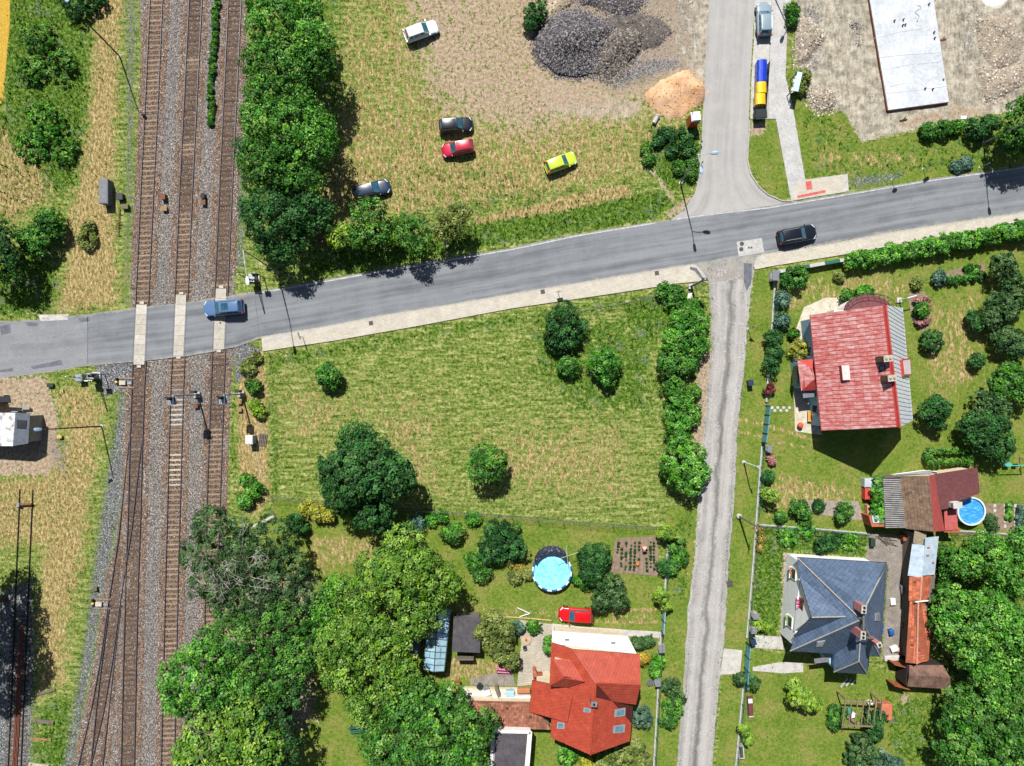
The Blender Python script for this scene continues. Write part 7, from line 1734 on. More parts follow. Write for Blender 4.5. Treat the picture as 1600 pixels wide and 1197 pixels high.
pt = thing('pallet', 'grey weathered pallet beside the white cabinet', 'pallet', (*G(411, 687), 0), 1.45)
for k in range(5): MB().box(0, -.4 + .2 * k, .14, 1.5, .12, .03).build('slat', M_old, pt, local=True)
for s in (-.6, 0, .6): MB().box(s, 0, .06, .1, .95, .1).build('bearer', M_old, pt, local=True)
fp = thing('flower_pot', 'red flowers in a pot on the terrace corner', 'flower pot', (*G(1248, 664), 0)); MB().lathe(0, 0, [(.18, 0), (.26, .4), (.22, .41)], 12).build('pot', mat('terracotta_pot', '8d4a34', '75402d', 4, .8), fp, local=True); MB().lathe(0, 0, [(.1, .4), (.36, .5), (.3, .7), (.1, .8)], 10).build('flowers', mat('red_flowers', 'a8301c', 'c05a3a', 9, .8), fp, local=True)

# ------------------------------------------------------------------ person bending over the vegetable rows
ps = thing('person', 'person in pale top and pink trousers bending over the vegetable rows', 'person', (*G(1004.5, 858), .05))
def skin_fig(name, V, E, R_, m, parent, root=0):
    me = bpy.data.meshes.new(name); me.from_pydata(V, E, []); o = link_mesh(name, me, m, parent)
    o.modifiers.new('skin', 'SKIN')
    sv = me.skin_vertices
    if not sv:
        bm = bmesh.new(); bm.from_mesh(me); bm.verts.layers.skin.verify(); bm.to_mesh(me); bm.free(); sv = me.skin_vertices
    for i, r_ in enumerate(R_): sv[0].data[i].radius = (r_, r_); sv[0].data[i].use_root = (i == root)
    s_ = o.modifiers.new('sub', 'SUBSURF'); s_.levels = 1; s_.render_levels = 1
    return o
V = [(0, 0, .86), (0, .16, .98), (0, .36, 1.05), (0, .5, 1.08), (0, .6, 1.02), (0, .7, .96),
     (-.09, 0, .8), (-.11, .05, .45), (-.11, -.02, .08), (-.12, .12, .03), (.09, 0, .8), (.11, .03, .45), (.11, -.05, .08), (.12, .08, .03),
     (-.18, .46, 1.02), (-.22, .5, .76), (-.18, .62, .54), (-.17, .66, .46), (.18, .46, 1.02), (.22, .5, .76), (.16, .62, .54), (.15, .66, .46)]
E = [(0, 1), (1, 2), (2, 3), (3, 4), (4, 5), (0, 6), (6, 7), (7, 8), (8, 9), (0, 10), (10, 11), (11, 12), (12, 13), (3, 14), (14, 15), (15, 16), (16, 17), (3, 18), (18, 19), (19, 20), (20, 21)]
R_ = [.14, .13, .15, .09, .07, .095, .09, .065, .045, .04, .09, .065, .045, .04, .06, .045, .034, .03, .06, .045, .034, .03]
for hand, sx in ((17, -1), (21, 1)):
    bx_, by_, bz_ = V[hand]
    for k in range(5):
        dx = (-.03 + .015 * k) if k < 4 else sx * -.045; i0 = len(V)
        V += [(bx_ + dx, by_ + .03, bz_ - .04), (bx_ + dx * 1.1, by_ + .035, bz_ - (.085 if k < 4 else .065))]; E += [(hand, i0), (i0, i0 + 1)]; R_ += [.009, .008]
skin_fig('body', V, E, R_, mat('skin', 'b98a70', 'a87a62', 5, .6), ps)
tr = [(0, 0, .87), (0, .1, .93), (-.09, 0, .8), (-.11, .05, .45), (-.11, -.02, .14), (.09, 0, .8), (.11, .03, .45), (.11, -.05, .14)]
skin_fig('trousers', tr, [(0, 1), (0, 2), (2, 3), (3, 4), (0, 5), (5, 6), (6, 7)], [.17, .16, .115, .085, .065, .115, .085, .065], mat('pink_cloth', 'c86a92', 'b45a80', 4, .8), ps)
sh_ = [(0, .12, .96), (0, .34, 1.05), (0, .47, 1.07), (-.18, .46, 1.02), (-.215, .49, .86), (.18, .46, 1.02), (.215, .49, .86)]
skin_fig('shirt', sh_, [(0, 1), (1, 2), (2, 3), (3, 4), (2, 5), (5, 6)], [.165, .175, .11, .08, .07, .08, .07], mat('pale_cloth', 'cbb5a5', 'bba493', 4, .8), ps)
hb_ = MB(); 
for i in range(1): hb_.lathe(0, .68, [(.03, .88), (.1, .93), (.115, 1.0), (.09, 1.06), (.03, 1.085)], 12)
hb_.build('hair', mat('fair_hair', '8a6a3c', '6f5430', 8, .7), ps, smooth=True, local=True)
# ------------------------------------------------------------------ trees, shrubs, hedges
LM = {
 'green': leaf_mat('leaf_green', '1b400a', '3a701a', '72a234'),
 'bright': leaf_mat('leaf_bright_green', '1f490a', '438218', '80b43a'),
 'dark': leaf_mat('leaf_dark_green', '12300e', '295622', '4c8038'),
 'lime': leaf_mat('leaf_lime', '46650e', '72941a', 'a0b834'),
 'walnut': leaf_mat('leaf_walnut', '2a4c0a', '557e18', '8cac38'),
 'yellow': leaf_mat('leaf_yellow', '5c640e', '8c8e1c', 'aeae40'),
 'olive': leaf_mat('leaf_olive', '40501c', '66742f', '929850'),
 'blue': leaf_mat('leaf_blue_green', '2a4838', '486a55', '738f78'),
 'grey': leaf_mat('leaf_grey_green', '1c3414', '385a2a', '667f4c'),
 'brown': leaf_mat('leaf_brown_twigs', '4a3c30', '6e5c4c', '8f7e6c', .1),
 'pink': leaf_mat('petal_pink', '5a3a34', '9a605c', 'b88a80', .1),
 'gold': leaf_mat('petal_gold', '6a5f14', '9a8420', 'b8a048', .1),
 'red': leaf_mat('petal_red', '3a1a14', '7a2422', '9a4848', .1),
}
M_bark = mat('bark', '574a3e', '3c332b', 4, .95, bump=.5, stretch=(0, (1, 1, .3)))
M_birch = mat('birch_branch', '9c978e', '78736b', 4, .9)
def crown(lobes, leaf, rc, dens, seed, leaves=46, zmin=-.35, inner=True):
    r = np.random.default_rng(seed); L = np.array(lobes, float); Pc = []; Rn = []; Rc = []
    for i, (x, y, z, a, b, c) in enumerate(L):
        ar = 4 * math.pi * ((a * b) ** 1.6 / 3 + (a * c) ** 1.6 / 3 + (b * c) ** 1.6 / 3) ** (1 / 1.6) * .7
        n = max(5, int(dens * ar / (math.pi * rc * rc)))
        k = np.arange(n) + .5; ph = np.pi * (1 + 5 ** .5) * k + r.uniform(0, 6); cz = 1 - (1 - zmin) * k / n; s = np.sqrt(np.maximum(0, 1 - cz * cz))
        d = np.stack([s * np.cos(ph), s * np.sin(ph), cz], 1) + r.normal(0, .12, (n, 3)); d /= np.linalg.norm(d, axis=1, keepdims=True)
        f = r.uniform(.74, 1.06, n)[:, None]
        p = np.array([x, y, z]) + d * np.array([a, b, c]) * f
        keep = np.ones(n, bool)
        for j, (x2, y2, z2, a2, b2, c2) in enumerate(L):
            if j != i: keep &= (((p - [x2, y2, z2]) / [a2, b2, c2]) ** 2).sum(1) > .55
        nd = d / np.array([a, b, c]); nd /= np.linalg.norm(nd, axis=1, keepdims=True)
        Pc.append(p[keep]); Rn.append(nd[keep]); Rc.append(rc * r.uniform(.6, 1.35, keep.sum()))
    P = np.concatenate(Pc); N = np.concatenate(Rn); R = np.concatenate(Rc); m = len(P)
    ct = r.uniform(.12, .78, m)                       # each clump has its own shade of green
    n = m * leaves; ci = np.repeat(np.arange(m), leaves)
    d = r.normal(0, 1, (n, 3)); d /= np.linalg.norm(d, axis=1, keepdims=True)
    out = N[ci] * .9 + np.array([0, 0, .35]); dd = (d * out).sum(1); d = np.where((dd < -.25)[:, None], -d, d)
    pos = P[ci] + d * (R[ci] * r.uniform(.45, 1.08, n))[:, None] * np.array([1, 1, .8])
    nr = d * .55 + out * .35 + r.normal(0, .42, (n, 3)); nr /= np.linalg.norm(nr, axis=1, keepdims=True)
    sz = leaf * r.uniform(.4, 1.5, n); ti = np.clip(ct[ci] + r.normal(0, .13, n), 0, 1)
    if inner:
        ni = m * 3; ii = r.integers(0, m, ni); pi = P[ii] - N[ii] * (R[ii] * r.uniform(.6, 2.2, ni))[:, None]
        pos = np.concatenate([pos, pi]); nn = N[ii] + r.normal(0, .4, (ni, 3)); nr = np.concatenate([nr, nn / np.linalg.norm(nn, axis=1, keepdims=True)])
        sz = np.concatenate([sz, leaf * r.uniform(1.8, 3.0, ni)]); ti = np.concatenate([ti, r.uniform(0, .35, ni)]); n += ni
    t1 = np.cross(nr, r.normal(0, 1, (n, 3))); t1 /= np.linalg.norm(t1, axis=1, keepdims=True) + 1e-9; t2 = np.cross(nr, t1)
    a = sz[:, None] * .62; b = sz[:, None] * .36; fold = nr * (sz * .12)[:, None]
    V = np.stack([pos - t1 * a, pos + t2 * b + fold, pos + t1 * a, pos - t2 * b + fold], 1).reshape(-1, 3)
    V[:, 2] = np.maximum(V[:, 2], .03)
    return V, np.arange(len(V)).reshape(-1, 4), np.repeat(ti, 4)
PLANT_SEED = [100]
def plant(name, label, cat, blobs, kind='green', leaf=.21, rc=.6, dens=1.1, leaves=62, flat=.75, sub=6, base=None, trunk=True, zlow=None, bark=None, group=None, sparse=False, spread=.5, rough=.2):
    """blobs: (x, y, radius) in survey units as seen, and height of the top in metres"""
    PLANT_SEED[0] += 1; seed = PLANT_SEED[0]; r = random.Random(seed)
    wl_ = []
    for (px, py, rp, zt) in blobs:
        rr = rp / PPM; rz_ = min(rr * flat, zt * .48); zc = zt - rz_; q = W(px, py, zc); k = (CAM_H - zc) / CAM_H; rr = max(rr * k - rc * .12, rr * .7)
        wl_.append((q.x, q.y, zc, rr, rz_, zt))
    if base is None:
        tot = sum(w[3] for w in wl_); bx_, by_ = sum(w[0] * w[3] for w in wl_) / tot, sum(w[1] * w[3] for w in wl_) / tot
    else: bx_, by_ = G(*base)
    t_ = thing(name, label, cat, (bx_, by_, 0), 0, group)
    lobes = []
    for (x, y, zc, rr, rz_, zt) in wl_:
        if sub <= 0: lobes.append((x - bx_, y - by_, zc, rr, rr, rz_)); continue
        lobes.append((x - bx_, y - by_, zc, rr * .66, rr * .66, rz_ * .86))
        for k in range(sub):
            a = 2 * math.pi * (k + r.uniform(-.3, .3)) / sub; dd = rr * r.uniform(spread - .14, spread + .04); s_ = r.uniform(.32, .36 + rough)
            lobes.append((x - bx_ + dd * math.cos(a), y - by_ + dd * math.sin(a), zc - rz_ * r.uniform(-.25, .4), rr * s_, rr * s_, rz_ * r.uniform(.45, .7)))
    V, Q, T = crown(lobes, leaf, rc, dens, seed, leaves, -.35 if not sparse else -.7, not sparse)
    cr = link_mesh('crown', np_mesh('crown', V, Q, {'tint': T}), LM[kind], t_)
    if trunk:
        zt = max(w[5] for w in wl_); rad = max(.05, .035 * zt); mb = MB(); zc = min(w[2] for w in wl_)
        mb.tube([(0, 0, -.05), (r.uniform(-.1, .1), r.uniform(-.1, .1), zc * .5), (r.uniform(-.2, .2), r.uniform(-.2, .2), zc + .2)], rad, 7, rad * .6)
        tr_ = mb.build('trunk', bark or M_bark, t_, local=True); lm = MB()
        for lo in lobes[:10]:
            mid = Vector((lo[0] * .45, lo[1] * .45, lo[2] * .75)); lm.tube([(0, 0, lo[2] * .35), mid, (lo[0] * .9, lo[1] * .9, lo[2] + lo[5] * .3)], rad * .5, 5, rad * .12)
        b_ = lm.build('limb', bark or M_bark, tr_, local=True); b_['kind'] = 'stuff'
    return t_
tree = lambda label, blobs, **k: plant('tree', label, 'tree', blobs, **k)
shrub = lambda label, blobs, **k: plant('shrub', label, 'shrub', blobs, **{**dict(leaf=.2, rc=.42, trunk=True, sub=5), **k})
# --- tall row right of the tracks
tree('leafy tree at the top of the row right of the tracks', [(440, 45, 58, 9.5), (412, 8, 34, 8.5), (482, 68, 40, 9), (480, 14, 28, 7)], kind='bright')
tree('broad tree second from the top in the row right of the tracks', [(445, 118, 60, 9.5), (405, 95, 30, 8), (490, 105, 36, 8.5), (420, 145, 38, 9)], kind='green')
tree('broad tree third from the top in the row right of the tracks', [(455, 205, 70, 9.5), (405, 190, 38, 8.5), (500, 215, 34, 8.5)], kind='bright')
tree('dark leaved tree fourth from the top in the row right of the tracks', [(420, 262, 52, 8.5), (470, 280, 36, 7.5), (395, 240, 30, 8)], kind='green')
tree('rounded tree at the lower end of the row by the main road', [(430, 345, 56, 8.2), (480, 330, 36, 7), (400, 325, 28, 7), (440, 385, 30, 6)], kind='dark', leaf=.22)
# --- young trees along the main road
tree('young tree behind the main road, left of the three', [(575, 338, 30, 6), (562, 368, 22, 5), (588, 362, 22, 5.5)], kind='green', sub=5)
tree('young tree behind the main road, middle of the three', [(643, 360, 28, 5.6), (646, 378, 20, 5)], kind='green', sub=5)
tree('pale green young tree behind the main road, right of the three', [(707, 347, 27, 5), (694, 360, 16, 4), (718, 334, 18, 5)], kind='olive', sub=5)
tree('small bright sapling beside the dry bush by the main road', [(524, 372, 20, 4), (545, 362, 16, 4)], kind='lime', sub=4, rc=.45)
shrub('dry brown leafless bush between the trees by the main road', [(500, 368, 24, 2.5)], kind='brown', leaf=.14, dens=.5, leaves=22)
shrub('yellow green bush between the young trees by the main road', [(614, 350, 16, 2.6), (618, 372, 12, 2.2)], kind='lime')
shrub('low weeds bush in the corner beside the side street', [(1062, 215, 20, 1.3), (1040, 208, 11, .9), (1075, 232, 14, 1.1), (1050, 235, 10, .8), (1028, 222, 8, .7)], kind='dark', dens=.7)
shrub('low weeds bush below the side street weeds', [(1060, 262, 10, .8), (1080, 272, 9, .8), (1010, 232, 7, .6), (1014, 250, 8, .6), (1082, 255, 8, .7)], kind='green', dens=.6)
shrub('small green bush at the top edge of the dry field', [(838, 18, 18, 1.8), (830, 36, 12, 1.4)], kind='dark')
# --- left of the tracks
shrub('round bush left of the tracks, right one of the pair', [(78, 350, 24, 3)], kind='green')
shrub('round bush left of the tracks, lower one of the pair', [(54, 378, 29, 3.2)], kind='green')
tree('dark tree at the left edge above the road', [(-4, 370, 30, 6), (6, 408, 28, 6), (-20, 390, 40, 7)], kind='dark', sub=5)
shrub('small half dry bush in the dry grass left of the tracks', [(136, 375, 18, 1.0), (138, 355, 10, .8)], kind='olive', dens=.7)
shrub('tall green weeds left of the upper tracks, upper clump', [(60, 60, 30, 1.6), (95, 100, 26, 1.5), (50, 110, 24, 1.4)], kind='green', dens=.6)
shrub('tall green weeds left of the upper tracks, lower clump', [(70, 190, 34, 1.6), (100, 235, 26, 1.3), (50, 230, 26, 1.3)], kind='bright', dens=.6)
shrub('dense weeds at the top edge left of the tracks', [(120, 8, 26, 1.8), (150, 0, 18, 1.4)], kind='dark', dens=.7)
rw = random.Random(8)
shrub('narrow weed strip growing between the middle and right tracks', [(339 - k * .31 + rw.uniform(-1.5, 1.5) + (3 if k > 34 else 0), -4 + k * 4.6, rw.uniform(2, 4.4), rw.uniform(.25, .6)) for k in range(44)], kind='green', sub=2, leaf=.15, rc=.22, trunk=False)
for lab, b, kd in (('small round bush beside the right track above the dry bank', [(396, 604, 13, 1.6)], 'green'), ('small bush on the dry bank beside the white cabinet', [(405, 645, 11, 1.2), (398, 632, 8, 1)], 'lime'), ('green bush on the bank lower left of the meadow', [(396, 765, 14, 1.5), (382, 782, 12, 1.4)], 'bright'), ('small bush at the tracks below the crossing', [(385, 750, 11, 1.3)], 'green'), ('dry reddish weeds at the lower corner of the crossing', [(388, 575, 12, .7), (400, 560, 9, .6)], 'olive')): shrub(lab, b, kind=kd)
tree('tall tree just beyond the left edge, shading the disused siding', [(-78, 935, 64, 11.5), (-60, 1010, 56, 11), (-70, 880, 40, 10), (-95, 1050, 44, 10.5)], kind='dark')
# --- in the meadow
tree('large tree in the lower left of the meadow', [(575, 735, 62, 9), (540, 765, 42, 7.5), (615, 745, 44, 8), (560, 690, 34, 7), (590, 800, 36, 6.5), (520, 735, 28, 6.5)], kind='dark', leaf=.26, rc=.6)
tree('rounded small tree in the lower middle of the meadow', [(761, 722, 34, 5.2)], kind='green', sub=6, rc=.5)
shrub('small round bush in the left of the meadow', [(514, 588, 23, 2.6)], kind='green', rc=.4)
shrub('dark rounded bush in the upper right of the meadow', [(882, 512, 36, 3.4), (872, 530, 22, 2.5)], kind='dark', rc=.45)
shrub('small bush directly below the dark rounded meadow bush', [(888, 573, 19, 1.9)], kind='green', rc=.4)
shrub('bright fresh green bush right of the small meadow bush', [(944, 565, 26, 3.4), (948, 588, 18, 2.4)], kind='bright', rc=.45)
shrub('clipped big bush beside the lane at the top right of the meadow', [(1075, 508, 34, 3), (1062, 530, 28, 3), (1085, 540, 24, 2.6)], kind='bright', leaf=.18)
shrub('olive green bush beside the lane, second from the top', [(1050, 565, 26, 2.6), (1072, 572, 20, 2.4), (1052, 602, 22, 2.0)], kind='green', leaf=.18)
shrub('lime olive bush beside the lane, third from the top', [(1062, 628, 24, 2.2), (1078, 648, 20, 2), (1060, 660, 24, 2.2)], kind='bright', leaf=.18)
shrub('dark bush with dry tips beside the lane near the meadow corner', [(1060, 680, 20, 2.2), (1085, 612, 10, 1.2)], kind='green', leaf=.18)
shrub('large dome shaped bush beside the lane at the lower right of the meadow', [(1068, 730, 46, 4.2)], kind='bright', leaf=.2, rc=.45, sub=7)
shrub('bush under the utility pole at the lane corner', [(1055, 462, 20, 1.6), (1036, 455, 14, 1.2), (1082, 480, 18, 2)], kind='green')
# --- garden of the orange roofed house
tree('lime green walnut tree at the bottom centre, upper crown', [(640, 900, 62, 9), (590, 905, 46, 8.5), (690, 915, 36, 7.5), (630, 845, 34, 7), (560, 930, 36, 8), (650, 960, 40, 8)], kind='walnut', leaf=.22, base=(620, 930))
tree('walnut tree left of the greenhouse, lower crown', [(560, 985, 52, 9), (600, 1010, 52, 9), (540, 1050, 46, 8.5), (620, 1060, 40, 8), (570, 1100, 36, 7.5), (520, 1010, 30, 8)], kind='walnut', leaf=.22, base=(580, 1040))
tree('big tree at the bottom edge left of the flat garage', [(690, 1125, 62, 8.8), (640, 1100, 46, 8.5), (740, 1140, 44, 7.8), (660, 1170, 54, 8.5), (610, 1160, 46, 8), (720, 1190, 50, 8), (640, 1075, 30, 7.5)], kind='green', leaf=.22, base=(680, 1140))
tree('bright green tree between birch and walnut at the bottom', [(510, 955, 34, 7), (498, 990, 28, 6.5), (530, 920, 24, 6.5)], kind='bright')
tree('bright tree overhanging the tracks at the bottom left', [(300, 1055, 52, 10), (330, 1020, 40, 9.5), (285, 1090, 34, 9), (340, 1075, 40, 9)], kind='bright', leaf=.22)
tree('tall olive tree at the bottom edge beside the tracks', [(340, 1140, 56, 9.5), (385, 1110, 50, 9), (305, 1180, 44, 9), (395, 1170, 54, 9.5), (350, 1195, 48, 9)], kind='walnut', leaf=.26, dens=.9)
tree('dark spreading tree in the middle of the lower left grove', [(400, 1010, 58, 9.5), (440, 1050, 50, 8.5), (362, 985, 46, 9), (440, 975, 46, 9), (405, 1070, 46, 8.5), (470, 1010, 36, 8)], kind='green', leaf=.2, dens=.9)
tree('dark tree at the bottom edge in the shadow of the grove', [(425, 1118, 34, 8), (440, 1165, 32, 8), (455, 1085, 20, 7)], kind='dark', dens=.7)
# birch with bare white branches
bt = tree('silver birch with bare white upper branches beside the tracks', [(355, 850, 56, 8.5), (330, 822, 36, 7.5), (390, 880, 52, 8.5), (425, 845, 42, 7.5), (345, 905, 50, 8.5), (410, 930, 50, 8.5), (308, 868, 30, 7), (445, 900, 44, 8), (470, 930, 34, 7.5), (370, 945, 40, 8.5)], kind='grey', leaf=.2, rc=.5, dens=.75, bark=M_birch, base=(400, 885), sparse=True)
r = random.Random(44); bm_ = MB(); ox, oy = bt.location.x, bt.location.y
for k in range(17):
    p0 = Vector((ox, oy, 4.5)); tx, ty = r.uniform(300, 430), r.uniform(800, 935); e = W(tx, ty, r.uniform(8.8, 10.2)); mid = p0.lerp(e, .5) + Vector((r.uniform(-.6, .6), r.uniform(-.6, .6), .5)); bm_.tube([p0, mid, e], .055, 5, .015)
    for j in range(5):
        s_ = mid.lerp(e, r.uniform(.2, 1)); bm_.tube([s_, s_ + Vector((r.uniform(-.5, .5), r.uniform(-.5, .5), .15)), s_ + Vector((r.uniform(-1.1, 1.1), r.uniform(-1.1, 1.1), r.uniform(.1, .5)))], .035, 4, .012)
o = bm_.build('bare_branches', M_birch, bt); o['kind'] = 'stuff'
for lab, b, kw in (
 ('round green shrub on the lawn left of the round pool group', [(708, 833, 19, 2.2)], dict(kind='green')),
 ('large dark dense shrub left of the round pool', [(783, 838, 30, 3), (770, 858, 24, 2.8), (800, 855, 22, 2.6)], dict(kind='dark')),
 ('fruit bush below the large dark shrub left of the pool', [(745, 878, 20, 2), (752, 895, 14, 1.6)], dict(kind='green', dens=.8)),
 ('bluish shrub at the foot of the large meadow tree', [(650, 818, 16, 1.8), (612, 832, 12, 1.4)], dict(kind='blue')),
 ('dense dome shaped shrub beside the vegetable bed', [(928, 873, 30, 3.2), (926, 890, 24, 2.8)], dict(kind='dark', rc=.36, leaf=.17)),
 ('airy small tree above the red car in the garden', [(952, 922, 26, 3.2), (938, 940, 18, 2.8), (966, 938, 18, 2.8)], dict(kind='grey', dens=.8)),
 ('low bush between pool and dome shaped shrub', [(905, 905, 9, .9), (915, 912, 9, .8)], dict(kind='green')),
 ('yellow flowering shrub left of the pool', [(806, 882, 7, .7), (815, 888, 6, .6)], dict(kind='gold', dens=.4, leaves=24, leaf=.13)),
 ('green perennials left of the pool', [(815, 868, 12, .9), (805, 900, 10, .7), (820, 896, 10, .7), (800, 878, 9, .7)], dict(kind='olive')),
 ('dark green shrub near the birch by the meadow corner', [(462, 815, 15, 2.0), (472, 825, 10, 1.5)], dict(kind='dark')),
 ('yellow green hedge bush at the lower left of the meadow fence', [(480, 795, 13, 1.6), (497, 800, 14, 1.7), (512, 804, 11, 1.5)], dict(kind='yellow')),
 ('low green bush at the meadow fence above the round lawn shrub', [(675, 812, 9, .9), (690, 808, 8, .8)], dict(kind='bright')),
 ('small green bush at the meadow fence left of the pool', [(740, 810, 11, 1.0)], dict(kind='bright')),
 ('airy fruit tree between dark shed and patio, upper part', [(768, 975, 24, 3.6), (790, 985, 18, 3.2), (752, 985, 16, 3)], dict(kind='olive', dens=.8)),
 ('airy fruit tree between dark shed and patio, lower part', [(785, 1018, 20, 3.2), (768, 1005, 16, 3), (800, 1030, 14, 2.8)], dict(kind='olive', dens=.65)),
 ('small blue green conifer at the upper patio edge, left one', [(809, 980, 9, 1.2)], dict(kind='blue')),
 ('round green shrub at the upper patio edge, right one', [(833, 980, 10, 1.2)], dict(kind='green')),
 ('red flowering climber at the corner of the white terrace', [(858, 1012, 8, 1.4), (857, 1002, 6, 1.2)], dict(kind='green')),
 ('yellow flowering bush right of the white terrace roof', [(1006, 1029, 8, 1.0)], dict(kind='gold')),
 ('bluish round conifer bush beside the orange roofed house', [(1003, 1120, 16, 2.0)], dict(kind='blue', sub=0, rc=.3, leaf=.12)),
 ('flower shrubs at the fence right of the white terrace', [(998, 1005, 10, .9), (1012, 1002, 8, .8)], dict(kind='grey')),
 ('green bush at the lane fence, upper one of the pair', [(1026, 1034, 10, 1.2)], dict(kind='bright')),
 ('green bush at the lane fence, lower one of the pair', [(1024, 1048, 10, 1.2)], dict(kind='bright')),
 ('rounded green bush below the orange roofed house', [(885, 1182, 15, 1.6)], dict(kind='bright')),
 ('yellow bush below the orange roofed house', [(918, 1194, 10, 1.2)], dict(kind='yellow')),
 ('pale green shrub group at the bottom edge right of the house', [(960, 1180, 22, 1.8), (990, 1172, 20, 1.7), (1005, 1192, 16, 1.5), (940, 1195, 16, 1.4)], dict(kind='olive')),
 ('bush on the grass verge left of the lane, lower one', [(1050, 1105, 18, 1.8), (1046, 1125, 14, 1.5)], dict(kind='green')),
 ('grey green bush on the grass verge left of the lane, upper one', [(1048, 1072, 15, 1.3), (1058, 1090, 12, 1.2)], dict(kind='grey')),
 ('flowering bush at the green fence beside the vegetable bed', [(1055, 850, 14, 1.3), (1062, 870, 14, 1.2), (1050, 885, 12, 1.2)], dict(kind='green')),
 ('dark bush at the green fence below the vegetable bed', [(1038, 885, 12, 1.3)], dict(kind='dark')),
): shrub(lab, b, **kw)
for lab, b in (('lime ball topiary on a stem at the corner of the vegetable garden', [(1040, 831, 17, 2.6)]), ('lime cone topiary beside the drive gate', [(1033, 931, 14, 2.6), (1040, 945, 11, 2.0)]), ('lime cigar shaped thuja inside the lane fence near the fruit bushes', [(1199, 771, 11, 2.0), (1208, 775, 12, 3.0)]), ('small lime ball conifer behind the lane fence by the slate house', [(1186, 976, 12, 1.4), (1198, 980, 7, .9)]), ('lime thuja leaning at the bottom of the lane fence', [(1164, 1140, 10, 2.4), (1168, 1155, 9, 1.8)])):
    plant('topiary', lab, 'topiary', b, kind='lime', leaf=.13, rc=.28, sub=3, flat=.9)
plant('topiary', 'pair of lime thuja cones on the lawn below the slate roofed house', 'thuja', [(1248, 1085, 20, 3.4), (1262, 1097, 16, 3.0), (1240, 1072, 13, 2.4), (1276, 1100, 12, 3.2)], kind='lime', leaf=.14, rc=.3, sub=4, flat=.9)
